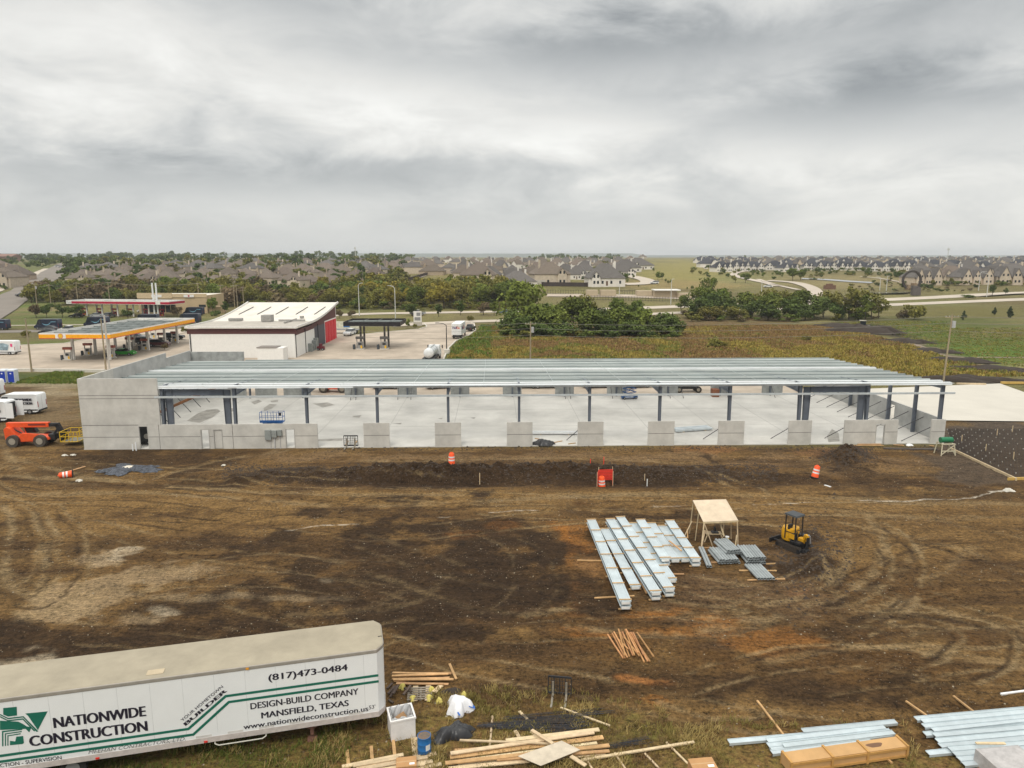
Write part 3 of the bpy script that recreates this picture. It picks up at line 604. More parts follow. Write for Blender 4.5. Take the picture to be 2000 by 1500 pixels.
    # purlins: lapped zed sections, one run per part
    galv_mid = M('galvanised_mid', (.60, .65, .64), .45, .3, var=.2, scale=.6, stretch=(.15, 1, 1)); galv_shade = M('galvanised_shade', (.33, .38, .38), .5, .3, var=.2, scale=.6, stretch=(.15, 1, 1)); galv_hi = M('galvanised_bright', (.74, .77, .78), .4, .2, var=.06, scale=.8); nP = 18
    for i in range(nP):
        v = .15 + (BD - .4) * i / (nP - 1); z = roof_z(v); mb = MB()
        big = i in (0, 1, 9)
        u0 = .3 if i > 1 else us[0] - .4; u1 = BL + (.35 if i < 2 else -.1) - (.0 if i else 0)
        if i > 16: u0 = 8.2
        ends = [u0] + [x for x in us[1:-1]] + [u1]
        for k in range(len(ends) - 1):
            a, b = ends[k] - (.5 if k else 0), ends[k + 1] + (.5 if k < len(ends) - 2 else 0); off = .012 * (k % 2)
            w = .5 if big else .15
            mb.box(a, b, v + off, v + .006 + off, z - .23, z)
            mb.box(a, b, v + off - (.0 if not big else .0), v + w + off, z + off, z + .012 + off)       # top flange
            mb.box(a, b, v - .10 + off, v + off, z - .242, z - .23)
        mb.build('purlin', galv_hi if big else (galv_mid, galv_shade)[i % 2], t)  # alternate runs darker: shade lines between purlins put into the colour
    for k in range(len(us) - 1):
        for f in (.5,):
            u = us[k] + (us[k + 1] - us[k]) * f; mb = MB()
            for i in range(3): mb.bar((u, .3 + 9.4 * i, roof_z(.3 + 9.4 * i) + .03), (u, 9.2 + 9.4 * i, roof_z(9.2 + 9.4 * i) + .03), .035, .02)
            mb.build('sag_strap', M('strap_steel', (.55, .60, .60), .4, .4), t)
    # wall girt and eave channel along the front
    MB().box(us[0] - .6, BL + .7, -.02, .18, 5.72, 5.74).box(us[0] - .6, BL + .7, -.02, -.005, 5.74, 5.92).box(us[0] - .6, BL + .7, -.02, .10, 5.92, 5.935).build('wall_girt', galv, t)
    MB().box(upx(690, 7), upx(1700, 7), -.12, -.10, 6.78, 7.0).box(upx(400, 7), BL + .3, -.3, -.12, 6.995, 7.01).build('eave_strut', galv, t)
    # temporary braces inside the walls
    br = M('brace_steel', (.06, .06, .065), .6, .3)
    for i in range(8):
        v = 2 + 3.3 * i
        MB().cyl((.22, v, 4.6), (3.9, v + .2, .08), .045, n=6).build('brace', br, t)
    for i in range(9):
        v = .8 + 3.1 * i
        MB().cyl((BL - .2, v, 2.2), (BL - 4.4, v + .1, .08), .04, n=6).build('brace', br, t)
    for px in (690, 700, 780, 805, 1110, 1100, 1190, 1210, 1300, 1325, 1410, 1500):
        u = ub(px) ; MB().cyl((u, BD - .2, 2.2), (u + .1, BD - 2.6, .08), .04, n=6).build('brace', br, t)
    for px in (1130, 1404, 1540, 1648): u = U(px); MB().cyl((u + .1, .25, 1.9), (u - 1.1, 2.4, .08), .04, n=6).build('brace', br, t)
    # meters on the wall
    box = M('meter_grey', (.26, .28, .27), .5)
    mbx = MB(); ue = U(520)
    mbx.box(ue, ue + .68, -.26, -.01, 1.0, 2.1).build('meter_cabinet', box, t, bevel=.02)
    MB().box(ue + .75, ue + 1.3, -.3, -.01, 1.3, 2.05).cyl((ue + 1.02, -.32, 1.75), (ue + 1.02, -.3, 1.75), .14).build('meter_cabinet', box, t)
    MB().box(ue + 1.36, ue + 1.85, -.24, -.01, 1.45, 2.1).build('meter_cabinet', box, t, bevel=.02)
    MB().cyl((ue + .55, -.08, -.1), (ue + .55, -.08, 1.0), .03, n=6).cyl((ue + 1.0, -.08, -.1), (ue + 1.0, -.08, 1.3), .07, n=8).cyl((ue + 1.6, -.08, -.1), (ue + 1.6, -.08, 1.45), .03, n=6).build('conduit', M('conduit_pvc', (.5, .5, .5), .5), t)
    MB().cyl((U(265), -.6, -.1), (U(265), -.6, .75), .07, n=8).cyl((U(270.5), -.5, -.1), (U(270.5), -.5, .95), .07, n=8).build('standpipe', white_paint, t)
    return t, us
WH, UCOL = warehouse()
# ---------------------------------------------------------------- foreground: the box trailer
def fit_text(s, P0, P1, cap, mat, parent, up, lift, name='lettering', bold=0.0, shear=0.0):
    cu = bpy.data.curves.new(name, 'FONT'); cu.body = s; cu.size = 1; cu.extrude = 0; cu.shear = shear; cu.resolution_u = 3
    o = bpy.data.objects.new(name, cu); C.objects.link(o)
    me = bpy.data.meshes.new_from_object(o.evaluated_get(bpy.context.evaluated_depsgraph_get())); bpy.data.objects.remove(o)
    x0 = min(v.co.x for v in me.vertices); x1 = max(v.co.x for v in me.vertices); ch = .72
    P0 = Vector(P0); P1 = Vector(P1); d = P1 - P0; up = Vector(up).normalized(); nrm = d.normalized().cross(up).normalized()
    V = []; Fs = []; k = 5 if bold else 1                 # bold lettering: strokes thickened by slightly shifted layers
    for j in range(k):
        sx = bold * 1.1 * (j - (k - 1) / 2); n0 = len(V)
        for v in me.vertices: V.append(P0 + d * ((v.co.x + sx - x0) / (x1 - x0)) + up * ((v.co.y + abs(sx) * .0) / ch * cap) + nrm * (.0012 * j) + Vector(lift))
        for f in me.polygons: Fs.append([n0 + i for i in f.vertices])
    m2 = bpy.data.meshes.new(name); m2.from_pydata([tuple(v) for v in V], [], Fs); m2.update(); bpy.data.meshes.remove(me)
    return finish(name, m2, mat, parent)
TRAILER_N = G(750, 1265.5, 4.1); TRAILER_T = G(0, 1363.5, 4.1)
TX = (TRAILER_T - TRAILER_N).normalized(); TY = Vector((TX.y, -TX.x, 0))       # TX to the tail (left), TY away from the camera
if TY.y < 0: TY = -TY
def side_pt(px, py):                              # where the sight line meets the trailer's near side: (along the side from the nose, height)
    d = Vector(ray(px, py)); o = Vector((0, 0, H)); nrm = TY
    t = (TRAILER_N - o).dot(nrm) / d.dot(nrm); p = o + d * t
    return (p - TRAILER_N).dot(TX), p.z
def trailer():
    base = Vector((TRAILER_N.x, TRAILER_N.y, gz(TRAILER_N.x, TRAILER_N.y)))
    rz = math.atan2(TX.y, TX.x)                  # local x runs to the tail; local y then points towards the camera (TX x z)
    t = thing('box_trailer', 'long white box trailer with green stripes, black lettering and a tan roof', 'trailer', (base.x, base.y, 0), rz)
    LN, WD, Z0, Z1 = 16.15, 2.59, .84, 4.06
    c = .32                                       # nose corners cut back
    def outline(ins, z): return [(c, -ins + 0 + 0, z), (LN, -ins, z), (LN, -WD + ins, z), (c, -WD + ins, z), (.06 + ins, -WD + c, z), (0 + ins, -WD + c + .2, z), (ins, -c - .2, z), (.06 + ins, -c, z)]
    # local y: +y is towards camera when TX x Z ... the near side lies at y=0 and the far side at y=-WD or +WD
    sg = 1 if Vector((-math.sin(rz), math.cos(rz), 0)).dot(TY) < 0 else -1
    def fl(p): return (p[0], p[1] * sg, p[2])
    tp = M('trailer_white', (.78, .79, .79), .42, var=.035, scale=.8)
    MB().loft([[fl(p) for p in outline(0, Z0 + .22)], [fl(p) for p in outline(0, Z1 - .13)]]).build('body', tp, t)
    MB().loft([[fl(p) for p in outline(-.025, Z1 - .15)], [fl(p) for p in outline(-.02, Z1 + .02)]]).build('top_rail', M('rail_grey', (.36, .33, .29), .5, .3, var=.15), t, bevel=.03)
    roof = MB().loft([[fl(p) for p in outline(.015, Z1 + .021)], [fl(p) for p in outline(.05, Z1 + .045)]]).build('roof', M('roof_tan', (.335, .295, .22), .8, var=.16, scale=.6, bump=.03), t)
    hs = MB()
    k0 = (11.2, 9.9)
    MB().box(8.95, 9.6, min(sg * -.62, sg * -.25), max(sg * -.62, sg * -.25), Z1 + .046, Z1 + .062).build('roof_patch', M('patch_tan', (.46, .38, .26), .8), roof)
    MB().loft([[fl(p) for p in outline(-.02, Z0)], [fl(p) for p in outline(-.015, Z0 + .24)]]).build('side_rail', M('rail_pale', (.50, .45, .42), .55, var=.18, scale=3), t)
    pl = M('rivet_plate', (.62, .60, .57), .5, var=.15)
    for i in range(9):
        x = 1.0 + i * 1.25; y0 = sg * .004
        MB().box(x, x + .62, min(0, sg * .006), max(0, sg * .006), Z0 + .26, Z0 + .36).build('rail_plate', pl, t)
    sm = MB()
    for i in range(13): x = .9 + i * 1.22; MB().box(x - .012, x + .012, min(0, sg * .003), max(0, sg * .003), Z0 + .38, Z1 - .17).build('panel_seam', M('seam', (.66, .67, .67), .5), t)
    gm = M('stripe_green', (.012, .14, .095), .5, var=.1); bk = M('letter_black', (.02, .017, .03), .5, var=.1)
    yl = sg * .009
    def L2(px, py, k=0): s, z = side_pt(px, py); return (s, yl + sg * k, z)
    def poly(pxs, name, mat, k=0):
        MB().add([L2(x, y, k) for x, y in pxs], [tuple(range(len(pxs)))]).build(name, mat, t)
    def ribbon(pxs, w, name='stripe'):
        P = [Vector(L2(*p)) for p in pxs]; N = []
        for i, p in enumerate(P):
            d1 = (P[i] - P[i - 1]).normalized() if i else (P[1] - P[0]).normalized(); d2 = (P[i + 1] - P[i]).normalized() if i < len(P) - 1 else d1
            n1 = Vector((-d1.z, 0, d1.x)); n2 = Vector((-d2.z, 0, d2.x)); m = (n1 + n2); N.append(m / (1 + n1.dot(n2)) * w / 2)
        MB().add([p + n for p, n in zip(P, N)] + [p - n for p, n in reversed(list(zip(P, N)))], [(i, i + 1, 2 * len(P) - 2 - i, 2 * len(P) - 1 - i) for i in range(len(P) - 1)]).build(name, gm, t)
    ribbon([(-60, 1485), (368, 1423.5), (440.8, 1359.5), (739, 1318.7)], .115); ribbon([(-60, 1496), (377.6, 1434.5), (447, 1371), (739.7, 1330.4)], .115)
    z2 = lambda x, y: (x / 4.6875, 1180 + y / 4.6875); z3 = lambda x, y: (380 + x / 4.6875, 1180 + y / 4.6875)
    def word(s, a, b, cap, bold=0.0, shear=0.0, up=None, mat=bk):
        P0, P1 = L2(*a), L2(*b); d = Vector(P1) - Vector(P0)
        fit_text(s, P0, P1, cap, mat, t, up or (0, 0, 1), (0, 0, 0), bold=bold, shear=shear)
    word('NATIONWIDE', z2(500, 1133), z2(1335, 1022), .47, .022); word('CONSTRUCTION', z2(280, 1302), z2(1350, 1157), .47, .022)
    word('MEEHAN CONTRACTORS, LTD.', z2(810, 1372), z2(1700, 1246), .17, 0, .3, mat=M('letter_grey', (.15, .15, .16), .5)); word('CONSTRUCTION - SUPERVISION', z2(-270, 1531), z2(565, 1418), .17, .004)
    word('(817)473-0484', z3(680, 700), z3(1400, 603), .30, .012); word('DESIGN-BUILD COMPANY', z3(515, 962), z3(1500, 823), .30, .012); word('MANSFIELD, TEXAS', z3(615, 1045), z3(1410, 928), .29, .014)
    word('www.nationwideconstruction.us', z3(450, 1146), z3(1590, 975), .25, .008); word("53'", z3(1597, 963), z3(1655, 952), .19)
    dg = Vector(L2(*z3(265, 758))) - Vector(L2(*z2(1670, 1075))); dg.normalize(); upv = (dg.z, 0, -dg.x) if -dg.x > 0 else (-dg.z, 0, dg.x)
    if upv[2] < 0: upv = tuple(-q for q in upv)
    word('YOUR HOMETOWN', z2(1672, 1073), z3(265, 758), .13, .004, up=upv); word('BUILDER', z2(1705, 1110), z3(298, 797), .16, .022, up=upv)
    for pg in [[(30, 950), (153, 938), (157, 1018), (75, 1028), (30, 1010)], [(232, 1000), (437, 980), (347, 1152), (258, 1022)],
               [(0, 1003), (75, 1040), (215, 1024), (352, 1163), (335, 1168), (212, 1036), (75, 1052), (0, 1015)], [(0, 1022), (75, 1060), (212, 1044), (325, 1160), (312, 1163), (208, 1056), (75, 1072), (0, 1034)],
               [(0, 1065), (170, 1075), (210, 1095), (245, 1118), (290, 1125), (268, 1172), (235, 1140), (20, 1150), (0, 1150)],
               [(18, 1160), (205, 1140), (205, 1150), (32, 1172), (32, 1300), (20, 1300)], [(45, 1182), (200, 1160), (200, 1170), (56, 1190), (56, 1297), (46, 1297)], [(68, 1200), (190, 1180), (190, 1190), (78, 1208), (78, 1294), (68, 1294)],
               [(92, 1290), (92, 1250), (140, 1255), (150, 1212), (212, 1205), (220, 1270), (205, 1280)]]:
        poly([z2(*p) for p in pg], 'emblem', gm)
    mk = M('marker_red', (.6, .03, .02), .4)
    for x in (7.5, 11.6): MB().box(x - .07, x + .07, min(0, sg * .05), max(0, sg * .05), Z0 + .03, Z0 + .1).build('marker_light', mk, t)
    MB().box(5.6, 5.72, min(0, sg * .05), max(0, sg * .05), Z1 - .12, Z1 - .04).build('marker_light', M('marker_amber', (.7, .3, .02), .4), t)
    # landing legs, side ladder bar, undercarriage and rear wheels
    lg = M('landing_rust', (.20, .10, .07), .8, var=.3, scale=4)
    for y in (-.35, -WD + .35):
        MB().box(3.15, 3.3, min(y * sg - .08, y * sg + .08), max(y * sg - .08, y * sg + .08), .25, Z0).bar((2.6, y * sg, Z0), (3.2, y * sg, .5), .05, .05).bar((3.9, y * sg, Z0), (3.25, y * sg, .5), .05, .05).box(3.02, 3.43, y * sg - .16, y * sg + .16, -.05, .06).build('landing_leg', lg, t)
    MB().tube([(5.1, sg * -.1, Z0), (5.1, sg * .02, .74), (5.25, sg * .04, .66), (7.0, sg * .04, .66), (7.15, sg * .02, .74), (7.15, sg * -.1, Z0)], .025).build('ladder_bar', M('bar_pale', (.55, .53, .46), .5), t)
    for x in (12.6, 13.9):
        for y in (-.3, -WD + .3):
            w = MB().cyl((x, y * sg - .14, .5), (x, y * sg + .14, .5), .5, n=20).build('wheel', black_rubber, t); MB().cyl((x, y * sg - .15, .5), (x, y * sg + .15, .5), .26, n=16).build('rim', rim_grey, w)
    MB().box(11.8, 14.8, min(-sg * .9, -sg * 1.7), max(-sg * .9, -sg * 1.7), .75, Z0).build('axle_frame', dark_steel, t)
    MB().tube([(.0, -sg * 1.0, Z1 - .3), (-.05, -sg * 1.0, Z1 - .1), (.05, -sg * 1.02, Z1 + .05), (.2, -sg * 1.0, Z1 + .06)], .018).build('hose_hook', dark_steel, t)
    MB().box(-.02, .03, min(-sg * .45, -sg * 2.1), max(-sg * .45, -sg * 2.1), Z0 + .3, Z0 + .75).build('nose_plate', M('plate_worn', (.5, .48, .45), .6, var=.3, scale=4), t)
trailer()
# ---------------------------------------------------------------- lumber, bins, drum, sheets
def board(p, q, w, h, mat, label, cat='board', group=None, name='wooden_board', roll=0):
    p = Vector(p); q = Vector(q); m = (p + q) / 2; d = q - p; rz = math.atan2(d.y, d.x); ln = d.length; mb = MB().box(-ln / 2, ln / 2, -w / 2, w / 2, -h / 2, h / 2)
    o = mb.build(name, mat); o.location = m; o.rotation_euler = (roll, -math.asin(max(-1, min(1, d.z / ln))), rz)
    return tag(o, label, cat, group)
def gb(px0, px1, w, h, lift, mat, label, **k): return board(g(*px0, lift + h / 2), g(*px1, lift + h / 2), w, h, mat, label, **k)
z4 = lambda x, y: (650 + x / 5, 1260 + y / 5); z5 = lambda x, y: (1000 + x / 4.444, 1260 + y / 4.444); z6 = lambda x, y: (1400 + x / 3.333, 1320 + y / 3.333)
A1 = 'orange brown plank in the flat pile right of the trailer nose'; rr = random.Random(3)
for i, (a, b) in enumerate([((580, 268), (1160, 278)), ((585, 275), (1090, 290)), ((578, 315), (1130, 300)), ((580, 325), (1130, 325)), ((600, 350), (1140, 330)), ((590, 345), (1180, 350)), ((620, 365), (1130, 385)), ((620, 378), (1080, 392))]):
    gb(z4(*a), z4(*b), .13, .045, .03 + .05 * (i % 3), lumber, A1, group='planks piled right of the trailer nose')
gb(z4(1140, 205), z4(1205, 350), .12, .04, .16, lumber, 'short orange plank lying across the end of the pile right of the trailer')
for i, (a, b) in enumerate([((540, 470), (600, 400)), ((560, 520), (620, 410)), ((590, 500), (640, 420)), ((545, 530), (590, 560)), ((700, 430), (770, 470)), ((690, 510), (760, 420)), ((530, 420), (580, 370))]):
    gb(z4(*a), z4(*b), .11, .06, .05 + .08 * (i % 3), M('scrap_wood', (.09, .065, .05), .9, var=.4, scale=4, rnd=.3), 'dark weathered scrap board in the heap behind the white bin', group='scrap boards behind the white bin', name='scrap_board')
for (a, b) in [((810, 395), (800, 545)), ((935, 395), (925, 545)), ((1060, 400), (990, 470))]:
    gb(z4(*a), z4(*b), .26, .02, .06, lumber_pale, 'pale board running towards the camera beneath the plank pile', group='pale boards under the plank pile')
def pallet(p, rz, label):
    t = thing('wooden_pallet', label, 'pallet', p, rz)
    gm_ = M('grey_wood', (.22, .19, .15), .9, var=.35, scale=3)
    for i in range(6): MB().box(-.6, .6, -.5 + i * .18, -.4 + i * .18, .10, .12).build('slat', gm_, t)
    for x in (-.58, 0, .5): MB().box(x, x + .08, -.5, .5, .0, .099).build('runner', gm_, t)
pallet(g(*z4(850, 475)), .1, 'grey weathered pallet lying under the pale boards behind the white bin')
def crumple(name, label, cat, c, rx, ry, h, mat, seed, n=26, rz=0, fold=3.0, group=None, rag=1.0):
    lift = c.z - gz(c.x, c.y) if c.z - gz(c.x, c.y) > .03 else 0
    rg = np.random.default_rng(seed); V = []; k = n
    for j in range(k + 1):
        for i in range(k + 1):
            a, b = 2 * i / k - 1, 2 * j / k - 1; r = math.hypot(a, b); q = max(abs(a), abs(b)) / r if r > 1e-6 else 1
            a, b = a * q, b * q; th = math.atan2(b, a); rim = 1 + .18 * math.sin(3 * th + seed) + .12 * rag * math.sin(5 * th + 2 * seed) + .06 * rag * math.sin(9 * th + seed) + .07 * (rag - 1) * math.sin(17 * th + seed)
            x, y = a * rx * rim, b * ry * rim; rad = math.hypot(a, b)
            V.append((x, y, 0, rad))
    V = np.array(V); z = h * np.clip(1 - V[:, 3] ** 2.2, 0, 1) * (.55 + .9 * fbm(V[:, 0] * fold + seed, V[:, 1] * fold, 3, seed)) + .10 * h * rag * np.abs(fbm(V[:, 0] * fold * 2.3, V[:, 1] * fold * 2.3, 2, seed + 3) - .5) * 4 + .01
    cs, sn = math.cos(rz), math.sin(rz); X = V[:, 0] * cs - V[:, 1] * sn; Y = V[:, 0] * sn + V[:, 1] * cs
    zz = np.array([gz(c.x + x, c.y + y) for x, y in zip(X, Y)]); P = np.stack([X, Y, z + zz - gz(c.x, c.y)], 1)
    Fq = [(j * (k + 1) + i, j * (k + 1) + i + 1, (j + 1) * (k + 1) + i + 1, (j + 1) * (k + 1) + i) for j in range(k) for i in range(k)]
    o = npmesh(name, P, Fq, mat, smooth=False); o.location = (c.x, c.y, gz(c.x, c.y) + lift); return tag(o, label, cat, group)
yel = M('insulation_yellow', (.55, .47, .13), .95, var=.25, scale=5)
for i, p in enumerate([(680, 405), (780, 520), (940, 520), (960, 440), (1040, 545), (1280, 490)]):
    crumple('insulation_scrap', 'torn yellow insulation scrap in the rubbish behind the white bin', 'insulation', g(*z4(*p)), .16, .22, .2, yel, 11 + i, 8, group='torn yellow insulation scraps')
crumple('dirt_heap', 'low dark heap of dirt and scrap behind the white bulk bag', 'heap', g(*z4(1165, 465)), .45, .3, .22, M('dark_soil', (.045, .035, .028), .95, var=.3, scale=6), 5, 14)
def bin_():
    P = [G(*z4(530, 600), 1.0), G(*z4(750, 550), 1.0), G(*z4(815, 690), 1.0), G(*z4(570, 740), 1.0)]; c = sum(P, Vector()) / 4
    d = P[2] - P[3]; rz = math.atan2(d.y, d.x); a = d.length / 2 * .98; b = (P[0] - P[3]).length / 2 * .98
    t = thing('plastic_bin', 'open white plastic bin lined with film and holding cardboard, beside the trailer nose', 'bin', (c.x, c.y, gz(c.x, c.y)), rz)
    wp = M('bin_white', (.72, .70, .68), .6, var=.1, scale=2); mb = MB(); w = .05
    mb.box(-a, a, -b, -b + w, 0, 1).box(-a, a, b - w, b, 0, 1).box(-a, -a + w, -b + w, b - w, 0, 1).box(a - w, a, -b + w, b - w, 0, 1).box(-a + w, a - w, -b + w, b - w, .02, .08)
    mb.build('body', wp, t, bevel=.012)
    MB().box(-a - .03, a + .03, -b - .03, -b + w, .93, 1.01).box(-a - .03, a + .03, b - w, b + .03, .93, 1.01).box(-a - .03, -a + w, -b + w, b - w, .93, 1.01).box(a - w, a + .03, -b + w, b - w, .93, 1.01).build('rim', wp, t)
    fr = [( -a + .06, -b + .06), (a - .06, -b + .06), (a - .06, b - .06), (-a + .06, b - .06)]
    n = 36; secs = []
    for zz in (1.06, .9, .6, .3):
        sec = []
        for i in range(n):
            s_ = i / n * 4; k = int(s_); f = s_ - k; x = fr[k][0] * (1 - f) + fr[(k + 1) % 4][0] * f; y = fr[k][1] * (1 - f) + fr[(k + 1) % 4][1] * f
            wob = .05 * math.sin(i * 2.1 + zz * 9) ; sec.append((x * (.93 + wob * .8), y * (.93 + wob), zz + (.05 * math.sin(i * 1.7) if zz > 1 else 0)))
        secs.append(sec)
    MB().loft(secs, cap=False).build('liner', M('liner_film', (.62, .63, .64), .25, var=.1), t)
    for k, (x, y, z, s_) in enumerate([(-.05, .1, .55, .28), (.2, -.1, .45, .22)]):
        o = MB().box(-s_, s_, -s_ * .8, s_ * .8, -.14, .14).build('cardboard_box', M('cardboard', (.30, .18, .09), .85, var=.15, scale=3)); o.location = Vector((c.x, c.y, gz(c.x, c.y) + z)) + Vector((x * .8, y * .8, 0)); o.rotation_euler = (.5, .4 * k - .2, .7 + k)
        tag(o, ('upper tilted' if k == 0 else 'lower tilted') + ' brown cardboard box thrown inside the white plastic bin', 'box')
bin_()
def drum():
    c = g(829, 1470); t = thing('steel_drum', 'blue steel drum with a rusty lid standing on a scrap of plywood', 'drum', c, .4)
    bl = M('drum_blue', (.015, .13, .36), .4, var=.15, scale=3)
    MB().lathe([(.27, 0), (.287, .015), (.285, .28), (.296, .30), (.285, .32), (.285, .56), (.296, .58), (.285, .60), (.285, .85), (.295, .87), (.295, .885), (.275, .885), (.27, .862)], 28).build('body', bl, t, smooth=True)
    MB().lathe([(.268, .850), (.268, .866)], 28).build('lid', M('lid_rust', (.16, .17, .15), .6, var=.5, scale=5, var2=(.22, .13, .08)), t)
    lb = M('label_white', (.7, .7, .68), .6)
    vs = []; 
    for z in (.30, .58):
        for i in range(6): a = R(-70) + i * R(9); vs.append((.291 * math.cos(a - .4), .291 * math.sin(a - .4), z))
    MB().add(vs, [(i, i + 1, i + 7, i + 6) for i in range(5)]).build('paper_label', lb, t)
drum()
gp = [g(*z4(*p), .012) for p in [(762, 900), (828, 892), (985, 1050), (990, 1072), (780, 1078)]]
tag(MB().add([(p.x, p.y, p.z) for p in gp] + [(p.x, p.y, p.z + .018) for p in gp], [(0, 4, 3, 2, 1), (5, 6, 7, 8, 9)] + [(i, (i + 1) % 5, 5 + (i + 1) % 5, 5 + i) for i in range(5)]).build('plywood_sheet', lumber_pale), 'pale scrap of plywood lying beneath the blue drum', 'plywood')
crumple('bulk_bag', 'crumpled white woven bulk bag with blue straps lying on the grass', 'bag', g(*z4(1235, 620)), .62, .62, .75, M('bag_white', (.74, .74, .76), .7, var=.08, scale=3), 2, 26, .3, 1.6)
bag = bpy.data.objects['bulk_bag']
for (a, b) in [((1190, 660), (1240, 720)), ((1310, 590), (1385, 640)), ((1330, 660), (1390, 650))]:
    p, q = g(*z4(*a), .38) - bag.location, g(*z4(*b), .22) - bag.location; MB().bar(p, q, .07, .015).build('strap', M('strap_blue', (.03, .12, .42), .6), bag)
crumple('plastic_sheet', 'black crumpled plastic sheeting lying beside the blue drum', 'sheeting', g(*z4(1180, 860)), .98, .52, .42, M('black_film', (.022, .022, .024), .38, var=.3, scale=4, spec=.5), 4, 34, .45, 2.2)
# rebar
rb = M('rebar', (.045, .045, .050), .7, .4, var=.3, scale=5)
def rebar(a, b, n, spread, label, name='rebar_bundle', sag=.05, seed=1):
    r_ = random.Random(seed); mb = MB(); p, q = g(*a), g(*b); d = (q - p).normalized(); s_ = Vector((-d.y, d.x, 0))
    for i in range(n):
        o0 = r_.uniform(-1, 1) * spread[0]; o1 = o0 * spread[1] / spread[0] + r_.uniform(-.1, .1); e0 = r_.uniform(0, .6); e1 = r_.uniform(0, .9); z = r_.uniform(.03, .14)
        P0 = p + s_ * o0 + d * e0; P2 = q + s_ * o1 - d * e1; P1 = (P0 + P2) / 2 + s_ * r_.uniform(-.05, .05)
        mb.tube([Vector((P.x, P.y, gz(P.x, P.y) + z)) for P in (P0, P1, P2)], .011, 4)
    tag(mb.build(name, rb), label, 'rebar')
rebar(z4(1395, 790), z5(690, 690), 46, (.10, .55), 'long dark bundle of rebar fanning out to the right from the black sheeting', seed=2)
rebar(z5(420, 720), z5(690, 660), 26, (.3, .35), 'short fan of dark rebar ends behind the pale board stack', seed=3)
rebar(z5(-100, 640), z5(900, 575), 14, (.12, .2), 'thin scatter of rebar lying along the grass edge below the pallet forks', seed=5)
rebar(z5(660, 905), z5(1240, 815), 14, (.10, .12), 'thin dark rebar bundle beside the long pale board', seed=4)
# board stacks at the bottom edge
SL = 'sawn board in the low bottom-edge stack left of the blue drum'; SG = 'boards stacked left of the blue drum'
for i, (a, b) in enumerate([((90, 1205), (690, 1085)), ((200, 1205), (640, 1125)), ((230, 1225), (1010, 1070)), ((250, 1245), (930, 1115)), ((400, 1250), (950, 1140)), ((450, 1265), (975, 1155)), ((600, 1265), (1060, 1170)), ((300, 1270), (900, 1180))]):
    gb(z4(*a), z4(*b), .19, .045, .10 + .05 * (i % 2), lumber_pale, SL, group=SG)
for a, b, l in [((140, 1030), (160, 1260), 'leftmost upright-looking bearer board under the stack left of the blue drum'), ((375, 990), (395, 1250), 'middle bearer board under the stack left of the blue drum'), ((590, 935), (625, 1250), 'wider right-hand bearer board under the stack left of the blue drum')]: gb(z4(*a), z4(*b), .14, .07, .02, lumber, l, name='wooden_bearer')
SR = 'long sawn board in the wide stack at the bottom edge right of the blue drum'; SRG = 'boards stacked right of the blue drum'
for i, (a, b, w) in enumerate([((1145, 1100), (2640, 905), .25), ((1150, 1085), (2550, 880), .2), ((1220, 1160), (2690, 990), .22), ((1100, 1180), (2700, 1010), .2), ((1130, 1210), (2660, 1060), .2), ((1240, 955), (2250, 1000), .1), ((1190, 1030), (2320, 960), .12), ((1690, 960), (2600, 850), .22), ((1270, 1130), (2580, 960), .15), ((1600, 1140), (2700, 1060), .16)]):
    gb(z4(*a), z4(*b), w, .05, .08 + .055 * ((i * 2) % 4), lumber_pale if i % 3 else lumber, SR, group=SRG)
for a, b, w, l in [((1560, 690), (1530, 1000), .09, 'thin grey slat crossing the grass left of the rebar'), ((1820, 640), (1900, 720), .14, 'pale board end poking out above the rebar'), ((1780, 830), (1840, 930), .16, 'pale board end poking out below the rebar'), ((1930, 840), (2000, 900), .12, 'brown board end below the rebar beside the pale one')]: gb(z4(*a), z4(*b), w, .04, .03, lumber_pale, l)
gb(z5(170, 790), z5(355, 910), .16, .045, .36, lumber_pale, 'pale plank lying diagonally across the top of the wide board stack')
gb(z5(510, 1010), z5(640, 1090), .18, .045, .3, lumber_pale, 'short plank poking out under the scrawled plywood sheet')
def sheet_thing(pts, lift, th, mat, name, label, cat):
    P = [g(*p, lift) for p in pts]; n = len(P); z = sum(p.z for p in P) / n
    return tag(MB().add([(p.x, p.y, z) for p in P] + [(p.x, p.y, z + th) for p in P], [tuple(range(n - 1, -1, -1)), tuple(range(n, 2 * n))] + [(i, (i + 1) % n, n + (i + 1) % n, n + i) for i in range(n)]).build(name, mat), label, cat)
ply = sheet_thing([z5(50, 1025), z5(430, 890), z5(590, 970), z5(250, 1110)], .40, .02, M('plywood_grey', (.52, .45, .35), .8, var=.16, scale=2.5), 'plywood_sheet', 'weathered plywood sheet with dark pen marks on top of the wide board stack', 'plywood')
sq = MB()
for a, b in [((100, 1030), (130, 1018)), ((130, 1018), (145, 1030)), ((150, 1025), (215, 1015)), ((160, 1018), (165, 1030)), ((185, 1012), (200, 1024))]: sq.bar(g(*z5(*a), .424), g(*z5(*b), .424), .015, .003)
o = sq.build('pen_mark', M('pen_black', (.03, .03, .03), .6)); o.parent = ply
gb(z5(600, 1005), z5(1580, 850), .13, .06, .08, lumber_pale, 'single long pale timber across sticks between the board stack and cardboard box', name='timber')
for a, b, l in [((620, 945), (700, 1070), 'first cross stick from the left under the long pale timber'), ((890, 930), (985, 1070), 'second cross stick from the left under the long pale timber'), ((1150, 930), (1290, 1080), 'third cross stick from the left under the long pale timber'), ((1340, 840), (1530, 1030), 'cross stick ending at the cardboard box')]: gb(z5(*a), z5(*b), .08, .045, .02, lumber_pale, l, name='wooden_stick')
gb(z5(420, 545), z5(850, 700), .09, .05, .05, lumber_pale, 'lone pale stick lying on the grass below the pallet forks', name='wooden_stick')
